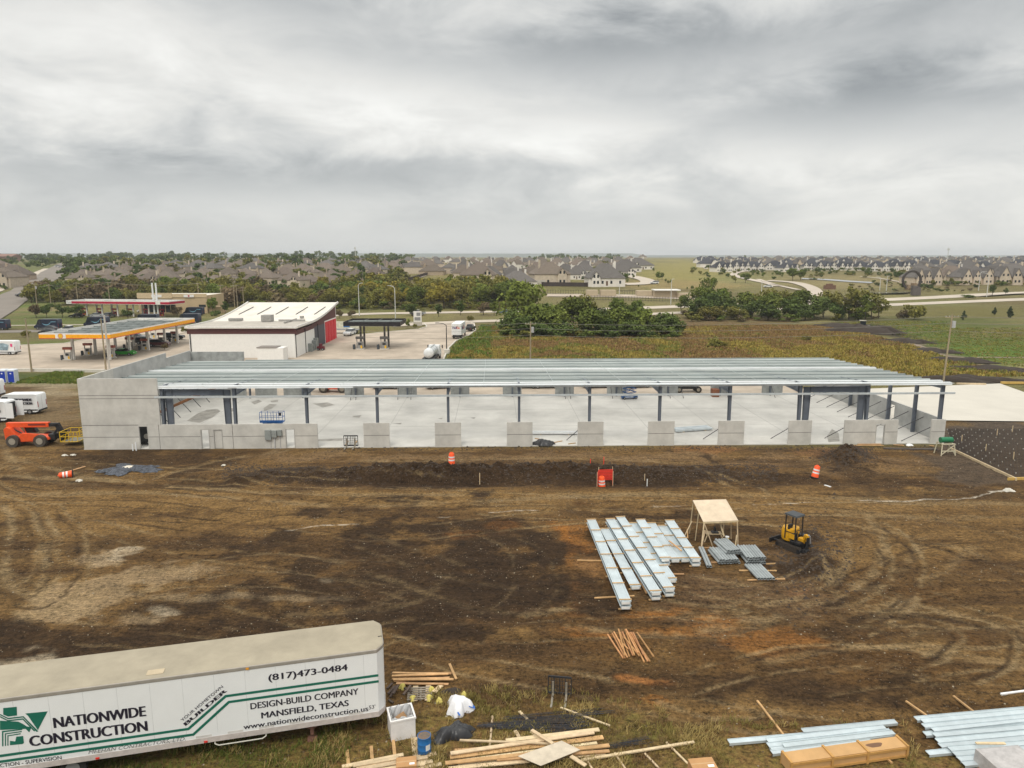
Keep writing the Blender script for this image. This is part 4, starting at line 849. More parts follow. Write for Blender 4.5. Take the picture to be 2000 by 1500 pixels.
def carton(px, py, s, h, rz, label):
    c = g(px, py); t = thing('cardboard_box', label, 'box', c, rz); cb = M('cardboard_tan', (.45, .25, .11), .85, var=.1, scale=2)
    MB().box(-s[0], s[0], -s[1], s[1], 0, h).build('box_body', cb, t, bevel=.01); MB().box(-s[0] + .02, s[0] - .02, -.03, .03, h, h + .003).build('tape', M('tape', (.5, .32, .16), .4), t)
    MB().box(s[0] * .3, s[0] * .8, -s[1] * .7, -s[1] * .3, h + .001, h + .004).build('paper_label', white_paint, t)
carton(1372, 1506, (.52, .34), .42, .12, 'brown cardboard box with a white paper label on the grass at the bottom edge')
carton(794, 1500, (.42, .30), .36, .15, 'brown cardboard box resting on the board stack left of the blue drum')
# fork attachment
def forks(c, rz, label, s=1.0, mat=None):
    mat = mat or M('fork_black', (.035, .035, .038), .6, .3, var=.3, scale=5); t = thing('pallet_fork', label, 'forks', c, rz)
    mb = MB(); w = .62
    for z in (.06, 1.02): mb.bar((-w, 0, z), (w, 0, z), .06, .10)
    for x in (-w, -.3, 0, .3, w): mb.bar((x, 0, .06), (x, 0, 1.02), .05, .05)
    for x in (-.45, -.15, .15, .45): mb.bar((x, .02, .06), (x, .02, 1.02), .025, .025)
    for z in (.3, .52, .76): mb.bar((-w, .02, z), (w, .02, z), .02, .02)
    mb.build('back_grille', mat, t)
    for x in (-.36, .36): MB().box(x - .055, x + .055, -1.25, -.03, .0, .05).box(x - .055, x + .055, -.06, -.02, .05, .75).build('fork', M('fork_worn', (.30, .27, .22), .6, .4, var=.3, scale=3), t)
    return t
ft = forks(g(1093, 1355), R(-8), 'black pallet fork attachment lying on the dirt above the rebar'); ft.scale = (.9, .9, .9)
# crate, purlin piles
def crate():
    Ht = .55; P = [G(*z6(485, 560), Ht), G(*z6(1255, 450), Ht), G(*z6(1175, 390), Ht), G(*z6(415, 495), Ht)]; d = P[1] - P[0]; rz = math.atan2(d.y, d.x); L_ = d.length / 2; w = ((P[3] - P[0]).length + (P[2] - P[1]).length) / 4; c = sum(P, Vector()) / 4
    t = thing('wooden_crate', 'long tan wooden crate with battens and a dark stain on its lid', 'crate', (c.x, c.y, gz(c.x, c.y)), rz)
    cw = M('crate_ply', (.50, .30, .13), .75, var=.12, scale=1.2); ct = M('crate_batten', (.47, .26, .08), .75, var=.15, scale=2)
    MB().box(-L_, L_, -w, w, .08, Ht - .02).build('box_body', cw, t); MB().box(-L_ - .01, L_ + .01, -w - .01, w + .01, Ht - .02, Ht).build('lid', cw, t)
    for x in (-L_ + .05, -L_ * .30, L_ * .30, L_ - .05): MB().box(x - .05, x + .05, -w - .06, -w - .011, 0, Ht + .01).box(x - .05, x + .05, w + .011, w + .06, 0, Ht + .01).box(x - .05, x + .05, -w - .06, w + .06, Ht + .011, Ht + .05).build('batten', ct, t)
    MB().box(-L_, L_, -w - .05, -w - .002, .06, .16).box(-L_, L_, -w - .05, -w - .002, Ht - .14, Ht - .03).build('side_rail', ct, t)
    k = MB().add([(L_ * .5 + .36 * math.cos(a) * (1 + .2 * math.sin(3 * a)), .16 * math.sin(a) * (1 + .2 * math.cos(2 * a)), Ht + .003) for a in np.linspace(0, 2 * PI, 20, endpoint=False)], [tuple(range(20))]); k.build('stain', M('wet_stain', (.16, .08, .04), .3), t)
crate()
galv_sheet = M('galvanised_sheet', (.50, .565, .59), .38, .3, var=.14, scale=.9, rnd=.08)
def zee(a, b, w, h, lift, label, group, name='steel_purlin'):        # channel lying on its web, flanges up
    p, q = g(*a, lift), g(*b, lift); d = q - p; rz = math.atan2(d.y, d.x); L_ = d.length / 2
    o = MB().box(-L_, L_, -w / 2, w / 2, 0, .02).box(-L_, L_, -w / 2, -w / 2 + .012, -h, 0).box(-L_, L_, w / 2 - .012, w / 2, .02, h * .5).build(name, galv_sheet); c = (p + q) / 2
    o.location = (c.x, c.y, max(p.z, q.z)); o.rotation_euler = (0, 0, rz); return tag(o, label, 'purlin', group)
GA = 'galvanised purlins stacked behind the long crate'
for a, b, l in [((75, 445), (1060, 360), .12), ((555, 385), (1165, 325), .24), ((325, 445), (1090, 355), .18), ((330, 470), (1130, 375), .16), ((350, 490), (1130, 395), .14), ((355, 510), (1000, 430), .12), ((430, 475), (1150, 390), .20)]:
    zee(z6(*a), z6(*b), .26, .10, l, 'galvanised steel purlin in the stack behind the long crate', GA)
GB_ = 'galvanised purlins stacked at the right edge'
for a, b, l in [((1290, 315), (2060, 245), .30), ((1330, 335), (2080, 265), .34), ((1340, 360), (2100, 285), .28), ((1400, 380), (2120, 300), .26), ((1350, 395), (2120, 330), .16), ((1410, 410), (2140, 345), .22), ((1430, 440), (2140, 375), .18), ((1450, 470), (2150, 405), .16), ((1370, 515), (2150, 440), .12), ((1510, 500), (2160, 450), .22), ((1540, 530), (2160, 480), .20), ((1570, 565), (2160, 510), .2), ((1600, 595), (2160, 545), .18)]:
    zee(z6(*a), z6(*b), .27, .10, l, 'galvanised steel purlin in the big stack at the right edge', GB_)
for a, b, l in [((262, 170), (435, 385), 'thin stick leading down to the purlin stack behind the crate'), ((1232, 158), (1415, 295), 'left one of the two sticks above the right-hand purlin stack'), ((1540, 132), (1712, 265), 'right one of the two sticks above the right-hand purlin stack'), ((1075, 510), (1140, 570), 'short stick poking out under the long crate')]: gb(z6(*a), z6(*b), .09, .07, .02, lumber, l, name='wooden_stick')
gb(z6(1680, 492), z6(1870, 490), .12, .05, .42, lumber_pale, 'brown batten on the right-hand purlin stack by the wrapped pallet', name='wooden_stick')
gb(z6(1850, 118), z6(2060, 85), .10, .08, .02, white_paint, 'white pipe end lying on the dirt at the right edge', cat='pipe', name='plastic_pipe')
def wrapped():
    c = g(*z6(1900, 640)); t = thing('wrapped_pallet', 'pallet load wrapped in grey plastic film at the bottom right corner', 'pallet', c, .12)
    MB().loft([[(-1.0, -.75, .12), (1.0, -.75, .12), (1.0, .75, .12), (-1.0, .75, .12)], [(-.98, -.73, .75), (.98, -.73, .75), (.98, .73, .75), (-.98, .73, .75)], [(-.85, -.6, .82), (.85, -.6, .82), (.85, .6, .82), (-.85, .6, .82)]]).build('load', M('stretch_film', (.42, .40, .39), .3, var=.2, scale=3, bump=.3, bscale=6), t)
    MB().box(-1.0, 1.0, -.75, .75, 0, .119).build('pallet_base', lumber, t)
wrapped()
# ---------------------------------------------------------------- deck bundles, pipes, table roof, digger
zb = lambda x, y: (1100 + x / 3.636, 940 + y / 3.636)
tim = M('dunnage', (.50, .32, .15), .8, var=.25, scale=4)
def bundle(a, b, w, layers, label, nb, cut=0.0):
    hz_ = .28 * layers + .08; p, q = G(*zb(*a), hz_), G(*zb(*b), hz_); c = (p + q) / 2; d = p - q; L_ = d.length / 2; rz = math.atan2(d.y, d.x)
    t = thing('deck_bundle', label, 'bundle', (c.x, c.y, gz(c.x, c.y)), rz, 'strapped bundles of roof deck')
    for k in range(layers):
        z = .08 + k * .30; dx = cut * k
        mb = MB(); n = 6; prof = []
        W2 = w / 2
        mb.prism([(-W2, z + .20), (-W2 - .02, z + .24), (-W2 + .03, z + .25), (-W2 + .07, z + .24), (-W2 + .11, z + .205), (W2 - .11, z + .205), (W2 - .07, z + .24), (W2 - .03, z + .25), (W2 + .02, z + .24), (W2, z + .2), (W2 - .06, z + .03), (W2 - .1, z), (-W2 + .1, z), (-W2 + .06, z + .03)], -L_ + dx, L_ - dx * .5, lambda x, zz, y: (y, x, zz))
        mb.build('deck_sheets', galv_sheet, t)
        mb = MB().box(-L_ + dx - .015, -L_ + dx - .001, -W2 + .08, W2 - .08, z + .04, z + .18); mb.build('end_label', M('paper', (.75, .74, .7), .6), t)
    for i in range(nb):
        x = -L_ + .12 + (2 * L_ - .35) * i / (nb - 1)
        if i % 2 == 0 or layers == 1: MB().box(x, x + .09, -w / 2 - .07, w / 2 + .07, 0, .079).build('bearer', tim, t)
        zt = .08 + .30 * (layers - 1) + .255
        MB().box(x + .01, x + .08, -w / 2 - .06, w / 2 + .06, zt, zt + .045).build('top_batten', tim, t)
for i, (a, b, ly, nb, lb) in enumerate([((197, 265), (445, 850), 2, 7, 'leftmost and longest strapped bundle of galvanised roof deck'), ((290, 325), (515, 738), 1, 5, 'short deck bundle second from the left, starting below its neighbours'), ((330, 260), (660, 785), 2, 7, 'long deck bundle third from the left'),
        ((402, 243), (757, 758), 2, 7, 'deck bundle whose far end reaches highest, fourth from the left'), ((495, 285), (772, 690), 1, 6, 'deck bundle lying half behind the fourth, fifth from the left'), ((545, 262), (728, 545), 2, 5, 'short deck bundle sixth from the left'),
        ((620, 285), (798, 548), 1, 4, 'short deck bundle seventh from the left with a loose stick on it'), ((700, 302), (868, 545), 1, 4, 'short deck bundle eighth from the left with a curled sheet'), ((752, 265), (945, 545), 2, 5, 'rightmost deck bundle, next to the plywood roof')]):
    bundle(a, b, .66, ly, lb, nb)
for a, b, l, lf in [((100, 568), (280, 572), 'bearer stick poking out left of the deck bundles at mid height', .02), ((222, 822), (505, 810), 'bearer stick under the near end of the leftmost deck bundle', .03), ((510, 650), (592, 800), 'stick lying between the second and third deck bundles', .1), ((740, 660), (858, 662), 'bearer stick poking out right of the fifth deck bundle', .05), ((750, 470), (838, 538), 'loose stick lying on top of the short deck bundles', .52)]:
    gb(zb(*a), zb(*b), .09, .07, lf, lumber, l, name='wooden_stick')
gb(zb(882, 342), zb(884, 400), .09, .07, .02, lumber, 'short stick lying between the deck bundles and the plywood roof', name='wooden_stick')
# grey plastic pipes
pvc = M('pipe_grey', (.27, .295, .30), .5, var=.14, scale=2, rnd=.12)
def gpipe(a, b, z, label, group, r=.085):
    p = g(*a, 0); q = g(*b, 0); d = q - p; L_ = d.length; o = MB().pipe((0, 0, 0), (L_, 0, 0), r, .012, 12).build('plastic_pipe', pvc); o.location = (p.x, p.y, gz(p.x, p.y) + z); o.rotation_euler = (0, 0, math.atan2(d.y, d.x)); tag(o, label, 'pipe', group)
def pipe_stack(p0, p1, n, levels, label, group, lift=.1):
    P, Q = G(*p0), G(*p1); d = (Q - P).normalized(); s_ = Vector((d.y, -d.x, 0)); s_ = s_ if s_.x > 0 else -s_; L_ = (Q - P).length
    for k in range(levels):
        for i in range(n - (k % 2)):
            jit = rr.uniform(-.06, .06); o0 = P + s_ * (.198 * (i + .5 * (k % 2))) + d * jit
            o = MB().pipe((0, 0, 0), (L_, 0, 0), .094, .014, 16).build('plastic_pipe', pvc, smooth=True); o.location = (o0.x, o0.y, gz(P.x, P.y) + lift + .094 + k * .170); o.rotation_euler = (0, 0, math.atan2(d.y, d.x)); tag(o, label, 'pipe', group)
pipe_stack(zb(1035, 500), zb(1110, 590), 8, 2, 'grey pipe in the lower left layers of the biggest pipe stack', 'grey pipes, lower left layers')
pipe_stack(zb(1075, 468), zb(1165, 552), 6, 2, 'grey pipe in the raised top block of the biggest pipe stack', 'grey pipes, raised top block', .40)
pipe_stack(zb(1240, 500), zb(1310, 590), 7, 3, 'grey pipe in the stack on the right, behind the low row', 'grey pipes, right stack')
pipe_stack(zb(1295, 600), zb(1390, 700), 6, 1, 'grey pipe in the single low row nearest the camera', 'grey pipes, low front row')
pipe_stack(zb(968, 480), zb(1025, 615), 2, 1, 'one of two grey pipes lying apart, left of the pipe stacks', 'two grey pipes lying apart')
for a, b, l in [((1250, 625), (1515, 625), 'upper bearer stick under the low front row of pipes'), ((1308, 695), (1575, 686), 'lower bearer stick under the low front row of pipes'), ((1000, 470), (1100, 468), 'bearer stick poking out left of the big pipe stack at its far end'), ((1020, 520), (1120, 515), 'bearer stick poking out left of the big pipe stack in the middle'), ((1050, 575), (1130, 573), 'bearer stick poking out left of the big pipe stack at its near end'), ((1420, 582), (1510, 582), 'bearer stick poking out right of the right-hand pipe stack')]: gb(zb(*a), zb(*b), .09, .07, .02, lumber, l, name='wooden_stick')
# stakes
SKL = 'reddish wooden stake in the loose pile on the open dirt'
for i, (a, b) in enumerate([((315, 1092), (425, 1255)), ((348, 1090), (440, 1262)), ((360, 1085), (455, 1265)), ((392, 1065), (440, 1260)), ((405, 1070), (470, 1245)), ((420, 1078), (495, 1245)), ((440, 1062), (505, 1250)), ((445, 1070), (530, 1240)), ((470, 1075), (575, 1285)), ((480, 1080), (600, 1285)), ((495, 1090), (570, 1250)), ((522, 1095), (642, 1270)), ((500, 1110), (615, 1280)), ((375, 1110), (460, 1200)), ((430, 1120), (540, 1255))]):
    gb(zb(*a), zb(*b), .075, .06, .03 + .06 * (i % 4), M('stake_wood', (.42, .22, .09), .8, var=.3, scale=3, rnd=.22), SKL, cat='stake', group='wooden stakes in a loose pile', name='wooden_stake')
# plywood lean-to
def leanto():
    f0, f1 = G(*zb(995, 290), 1.85), G(*zb(1243, 280), 1.85); b0, b1 = G(*zb(920, 137), 2.68), G(*zb(1156, 130), 2.68); c = (f0 + f1 + b0 + b1) / 4
    o = Vector((c.x, c.y, gz(c.x, c.y))); t = thing('plywood_shelter', 'makeshift work shelter: sloping plywood roof on timber posts with sawhorse bracing', 'shelter', o)
    L_ = lambda p: Vector(p) - o
    a, b_, d, e = L_(f0), L_(f1), L_(b1), L_(b0)
    MB().add([a, b_, d, e] + [p + Vector((0, 0, .03)) for p in (a, b_, d, e)], [(3, 2, 1, 0), (4, 5, 6, 7), (0, 1, 5, 4), (1, 2, 6, 5), (2, 3, 7, 6), (3, 0, 4, 7)]).build('roof', M('plywood', (.58, .475, .35), .8, var=.14, scale=1.2), t)
    MB().bar(a + Vector((0, .03, -.06)), b_ + Vector((0, .03, -.06)), .05, .10).build('roof_beam', lumber_pale, t); MB().bar(e + Vector((0, -.03, -.06)), d + Vector((0, -.03, -.06)), .05, .10).build('roof_beam', lumber_pale, t)
    for p, lean in ((a, (-.12, -.25)), (b_, (.05, -.1)), (d, (0, .2)), (e, (-.1, .15)), ((a + e) / 2, (-.1, 0)), ((b_ + d) / 2, (.05, 0))):
        MB().bar((p.x + (.06 if p.x < 0 else -.06), p.y, p.z - .11), (p.x + lean[0], p.y + lean[1], .02), .09, .05).build('post', lumber_pale, t)
    MB().bar((a.x - .15, a.y - .35, .05), (a.x + .15, a.y, 1.3), .09, .04).bar((a.x + .75, a.y - .2, .05), (a.x + .1, a.y + .1, 1.8), .14, .04).build('brace', lumber_pale, t)
    MB().bar((b_.x - .2, b_.y - .3, .05), (b_.x - .05, b_.y, .8), .08, .04).bar((b_.x - .95, b_.y + .1, .05 + .6), (b_.x - 1.25, b_.y + .5, 1.8), .14, .04).build('brace', lumber_pale, t)
    MB().bar((e.x - .6, e.y - .4, .05), (e.x, e.y - .05, 1.1), .08, .04).build('brace', lumber_pale, t)
    mb = MB().box(-.65, .55, -.35, .25, .55, .6).bar((-.55, -.3, .55), (-.8, -.45, 0), .07, .04).bar((.45, -.3, .55), (.7, -.5, 0), .07, .04).bar((-.55, .2, .55), (-.75, .35, 0), .07, .04).bar((.45, .2, .55), (.7, .35, 0), .07, .04); mb.build('work_bench', lumber_pale, t)
    s_ = thing('chop_saw', 'black chop saw on the bench under the plywood roof', 'saw', o + Vector((.05, -.05, .6)))
    MB().box(-.25, .25, -.2, .2, 0, .08).build('base', dark_steel, s_); MB().cyl((-.04, 0, .3), (.04, 0, .3), .18, n=16).build('blade_guard', black_rubber, s_)
    k = g(*zb(1163, 418)); b2 = thing('plastic_bucket', 'white bucket with a yellow band standing by the shelter post', 'bucket', k); MB().lathe([(.12, 0), (.15, .36), (.155, .38)], 14).build('body', white_paint, b2); MB().lathe([(.146, .22), (.152, .30)], 14).build('band', M('band_yellow', (.6, .45, .02), .5), b2)
leanto()
def excavator():
    c = g(*zb(1640, 455)); t = thing('mini_excavator', 'yellow mini excavator with black canopy parked on dark dug soil', 'excavator', c, R(-58)); t.scale = (.92, .92, 1.1)
    yl = M('machine_yellow', (.62, .32, .015), .42, var=.1, scale=3); bk = M('machine_black', (.02, .02, .022), .55, var=.3, scale=6); mud = M('muddy_rubber', (.045, .035, .027), .95, var=.4, scale=8)
    for y in (-.72, .72):
        tr = MB().prism([(-1.05, .12), (-.95, .02), (.95, .02), (1.1, .14), (1.12, .32), (1.0, .46), (-.95, .46), (-1.08, .34)], y - .17, y + .17).build('track', mud, t, bevel=.02)
        for x in (-.95, 1.0): MB().cyl((x, y - .18, .24), (x, y + .18, .24), .16, n=12).build('sprocket', bk, tr)
        lug = MB()
        for i in range(15): x = -.98 + .14 * i; lug.box(x, x + .05, y - .175, y + .175, .46, .485)
        lug.build('track_lugs', mud, tr)
    MB().box(-.7, .7, -.55, .55, .2, .52).cyl((0, 0, .52), (0, 0, .62), .42, n=18).build('undercarriage', bk, t)
    MB().box(-1.75, -1.68, -.85, .85, .08, .42).bar((-1.68, -.4, .3), (-.7, -.4, .32), .08, .1).bar((-1.68, .4, .3), (-.7, .4, .32), .08, .1).build('dozer_blade', bk, t)
    pl = lambda r, z, x0: [(x0 + r * math.cos(a) if math.cos(a) < 0 else x0 + .55 * math.cos(a) * r, r * .86 * math.sin(a), z) for a in np.linspace(0, 2 * PI, 24, endpoint=False)]
    MB().loft([pl(.80, .62, -.28), pl(.84, .75, -.28), pl(.84, 1.2, -.28), pl(.76, 1.42, -.26), pl(.55, 1.48, -.24)]).build('engine_cover', yl, t, smooth=True)
    MB().box(.1, .95, -.75, .75, .62, .78).box(.1, .75, .2, .76, .78, 1.05).build('deck', bk, t, bevel=.03); MB().box(.5, 1.0, -.3, .3, .79, .98).build('boom_base', yl, t)
    MB().box(-.15, .28, -.62, -.15, .8, 1.18).box(-.28, -.12, -.62, -.15, 1.1, 1.75).build('seat', bk, t, bevel=.04)
    cab = MB()
    for x, y in ((-.38, -.74), (-.38, .12), (.55, -.74), (.55, .12)): cab.bar((x, y, .8), (x * .95, y, 2.45), .07, .07)
    cab.bar((-.38, -.74, 1.3), (.55, -.74, 1.3), .04, .04).bar((.55, -.74, 1.5), (.55, .12, 1.5), .04, .04).build('canopy_frame', bk, t)
    MB().loft([[(-.5, -.84, 2.45), (.66, -.84, 2.45), (.66, .22, 2.45), (-.5, .22, 2.45)], [(-.46, -.8, 2.55), (.6, -.8, 2.55), (.6, .18, 2.55), (-.46, .18, 2.55)]]).build('canopy_roof', M('roof_plastic', (.05, .055, .06), .5), t)
    MB().box(.3, .36, -.6, -.5, .8, 1.3).box(.3, .36, -.25, -.15, .8, 1.3).build('lever', bk, t)
    bm_ = MB(); P = [(.85, -.1, .72), (1.15, -.25, 1.30), (1.45, -.35, 1.25), (1.6, -.4, .9)]
    bm_.bar(P[0], P[1], .16, .24).bar(P[1], P[2], .16, .22).build('boom', yl, t)
    MB().bar(P[2], (1.4, -.45, .35), .13, .17).build('dipper', bk, t); MB().cyl((1.0, -.1, 1.0), (1.45, -.3, 1.42), .05, n=8).cyl((1.35, .1, .75), (1.3, .06, 1.25), .05, n=8).build('ram', rim_grey, t)
    MB().prism([(1.15, .42), (1.5, .45), (1.6, .22), (1.5, .0), (1.25, -.05), (1.1, .1)], -.7, -.2).build('bucket', bk, t)
    MB().box(.0, .5, -.765, -.75, .9, 1.25).build('side_panel', yl, t)
excavator()
# ---------------------------------------------------------------- traffic drums, netting, stakes, tarp
db_o = M('barrel_orange', (.85, .10, .02), .45, var=.08); db_w = M('barrel_white', (.78, .76, .74), .4)
def barrel(p, label, tilt=(0, 0, 0)):
    t = thing('traffic_barrel', label, 'traffic barrel', p, 0, 'orange traffic barrels'); t.rotation_euler = tilt; s_ = 1.15
    MB().lathe([(.29, .06), (.275, .30), (.265, .32), (.26, .54), (.25, .56), (.245, .76), (.235, .78), (.225, .96), (.18, 1.02), (.05, 1.03)], 20).build('body', db_o, t, smooth=True)
    for z0, r0, r1 in ((.34, .2655, .2635), (.59, .2515, .2495), ): MB().lathe([(r0 + .002, z0 + .03), (r1 + .002, z0 + .16)], 20).build('reflective_band', db_w, t)
    MB().lathe([(.40, 0), (.40, .05), (.30, .07)], 18).build('base', black_rubber, t); MB().box(-.09, .09, -.02, .02, 1.02, 1.1).build('handle', db_o, t)
    t.scale = (s_, s_, s_); return t
barrel(g(882.5, 926, -.05), 'upright orange and white traffic barrel on the dark berm')
barrel(g(1591, 932), 'leaning orange and white traffic barrel on the right of the site', (R(-4), R(12), 0))
barrel(g(143, 929, .28), 'orange and white traffic barrel lying on its side beside a plank', (R(90), 0, R(-62)))
barrel(g(1176, 946, -.15), 'orange traffic barrel wrapped by the red safety netting', (R(3), R(-3), 0))
z9 = lambda x, y: (0 + x / 4, 660 + y / 4); z10 = lambda x, y: (1000 + x / 4, 660 + y / 4); z11 = lambda x, y: (1500 + x / 4, 660 + y / 4)
gb(z9(458, 1070), z9(665, 1010), .22, .05, .05, lumber, 'orange plank lying on the dirt behind the fallen traffic barrel')
net_m = M('net_red', (.75, .05, .03), .6)
def netting():
    t = thing('safety_netting', 'red plastic safety netting on stakes round a barrel in the trench', 'netting', g(1181, 948)); o = t.location
    corners = [G(1166, 948) - o, G(1197, 946) - o, G(1196, 936) - o, G(1169, 937) - o]; mb = MB()
    for a, b in zip(corners[1:], corners[2:] + corners[:1]):
        n = 16
        for i in range(n + 1): p = a.lerp(b, i / n); mb.box(p.x - .022, p.x + .022, p.y - .006, p.y + .006, -.1, 1.15)
        for k in range(8): z = .02 + .15 * k; mb.bar((a.x, a.y, z), (b.x, b.y, z + .02), .012, .07)
    mb.build('net', net_m, t)
    for c in corners: MB().box(c.x - .025, c.x + .025, c.y - .025, c.y + .025, -.1, 1.4).build('stake', lumber_pale, t)
netting()
def stake(p, h, mat, label, group=None, w=.07):
    tag(MB().box(-w / 2, w / 2, -.03, .03, -.1, h).build('marker_stake', mat, loc=p), label, 'stake', group)
stake(g(1153, 915), .8, net_m, 'left of two red marker stakes on the berm'); stake(g(1179, 912), .95, net_m, 'right of two red marker stakes on the berm')
stake(g(937, 940), 1.1, lumber_pale, 'pale wooden stake standing in the trench beside the berm'); stake(g(1259, 936), .65, lumber_pale, 'thin brown stake in the trench right of the red netting'); stake(g(1264, 942), .7, white_paint, 'white stake in the trench right of the red netting')
gb((1611, 946), (1622, 951), .16, .06, .02, white_paint, 'short white pipe lying on dark soil right of the leaning barrel', cat='pipe', name='plastic_pipe')
crumple('plastic_sheet', 'dark blue-grey plastic sheet spread on the dirt under pale sand', 'sheeting', g(252, 918), 2.6, 1.7, .34, M('film_grey', (.020, .024, .032), .55, var=.5, scale=3.5, spec=.3, var2=(.11, .12, .145)), 8, 54, 0, 1.5, rag=2.2)  # paler tone in the film colour imitates highlights on the folds
crumple('sand_heap', 'small heap of pale sand lying on the dark plastic sheet', 'sand', g(254, 918, .16), 1.5, .55, .22, M('pale_sand', (.62, .57, .48), .95, var=.15, scale=4), 9, 16, .15)
crumple('plastic_sheet', 'black crumpled plastic lying on the slab edge between two piers', 'sheeting', bw(upx(1063, 0), .4, .06), 1.2, .7, .65, M('black_film', (.022, .022, .024), .38), 12, 22, 0, 1.6)
for px, py, s_, l in [(126, 890, .3, 'left white rubble block on the dirt near the wall corner'), (143, 889, .28, 'right white rubble block on the dirt near the wall corner'), (155, 938, .3, 'pale rock below the fallen traffic barrel'), (437, 909, .25, 'small white rag lying on bare dirt'), (1970, 958, .5, 'white lump of spilled lime at the right')]:
    crumple('rubble', l, 'rubble', g(px, py), s_, s_ * .6, s_ * .45, M('rubble_white', (.55, .52, .45), .9, var=.2), int(px), 8, rag=2)
# green tank on a trestle, planks by the slab, form boards, bar mat
def tank():
    c = g(1845, 886); t = thing('fuel_tank', 'green fuel drum lying on a pale timber trestle at the slab corner', 'tank', c, .03)
    MB().cyl((-.62, 0, 1.62), (.62, 0, 1.62), .30, n=22).build('drum_body', M('tank_green', (.015, .16, .07), .4, var=.15), t, smooth=True)
    for x in (-.62, -.2, .2, .62): MB().cyl((x - .02, 0, 1.62), (x + .02, 0, 1.62), .31, n=22).build('rib', M('tank_green', (1, 1, 1)), t)
    w = M('trestle', (.55, .50, .36), .8, var=.15)
    MB().box(-.75, .75, -.5, -.4, 1.2, 1.31).box(-.75, .75, .4, .5, 1.2, 1.31).box(-.6, -.5, -.4, .4, 1.2, 1.31).box(.5, .6, -.4, .4, 1.2, 1.31).build('top_frame', w, t)
    for x in (-.65, .65):
        for y in (-.45, .45): MB().bar((x, y, 1.2), (x * 1.2, y * 1.4, -.05), .09, .09).build('leg', w, t)
    MB().bar((-.72, -.5, .5), (.72, -.5, .5), .04, .1).bar((-.72, -.54, .1), (.6, -.48, 1.1), .04, .09).bar((.72, -.55, .2), (.70, .55, .9), .04, .09).build('brace', w, t)
tank()
for i, (a, b, l) in enumerate([((665, 845), (900, 845), 'orange plank lying along the slab edge left of the trestle'), ((700, 835), (880, 833), 'orange plank lying along the slab edge, farther one'), ((980, 840), (1060, 845), 'short plank end by the slab edge near the rag'), ((1260, 845), (1300, 850), 'short plank end by the slab edge near the trestle')]): gb(z11(*a), z11(*b), .25, .05, .06, lumber, l)
gb(z11(905, 868), z11(1320, 872), .3, .12, .04, M('grey_timber', (.10, .085, .075), .9, var=.2), 'long dark grey timber lying in front of the slab near the trestle', name='timber')
crumple('white_rag', 'white plastic rag lying among planks at the slab edge', 'rag', g(*z11(1103, 842)), .4, .25, .25, white_paint, 21, 8)
FB = [(1858, 878), (1985, 938)]
gb(FB[0], FB[1], .12, .3, -.05, lumber_pale, 'pale form board running diagonally along the edge of the bar mat', name='form_board')
gb((1968, 937), (2080, 934), .12, .3, -.05, M('form_yellow', (.55, .36, .10), .8, var=.15), 'yellow form board at the right edge, closing the bar mat', name='form_board')
def barmat():
    t = thing('rebar_mat', 'wide mat of dark reinforcing bars laid on bare soil beside the building', 'rebar mat', g(1930, 880)); o = t.location
    a, b, c_, d = [p - o for p in (g(1862, 876), g(1985, 934), g(2180, 930), g(2100, 837))]; e = g(1850, 838) - o
    mb = MB(); q = lambda u, v: (e.lerp(d, u)).lerp((a.lerp(b, min(1, u * 2)) if u < .5 else b.lerp(c_, u * 2 - 1)), v)
    for i in range(60):
        v = i / 59; pts = [q(u, v) + Vector((0, 0, .10)) for u in np.linspace(0, 1, 5)]; mb.tube(pts, .013, 4)
    for i in range(46): pts = [q(i / 45, v) + Vector((0, 0, .125)) for v in (0, .5, 1)]; mb.tube(pts, .013, 4)
    tag(mb.build('bars', M('rusty_bar', (.055, .045, .04), .8, .3, var=.3, scale=2), t), kind='stuff')
    ch = MB()
    for i in range(16):
        for j in range(9): p = q((i + .5 * (j % 2)) / 16, (j + .3) / 9); ch.box(p.x - .035, p.x + .035, p.y - .035, p.y + .035, p.z, p.z + .15)
    tag(ch.build('bar_chair', M('chair_white', (.45, .43, .38), .7), t), kind='stuff')
barmat()
for px, py in [(1878, 862), (1925, 880), (1947, 850), (1979, 897), (1977, 843)]: stake(g(px, py), .8, lumber_pale, 'pale grade stake standing in the bar mat', 'grade stakes in the bar mat')
gb((1868, 751), (1925, 752), .3, .25, .1, lumber_pale, 'pale timber stack on the far edge of the concrete pad', name='timber')
gb((1955, 750), (2080, 751), .4, .35, .1, M('form_yellow', (.55, .36, .10), .8, var=.15), 'yellow formwork board at the far right of the concrete pad', name='form_board')
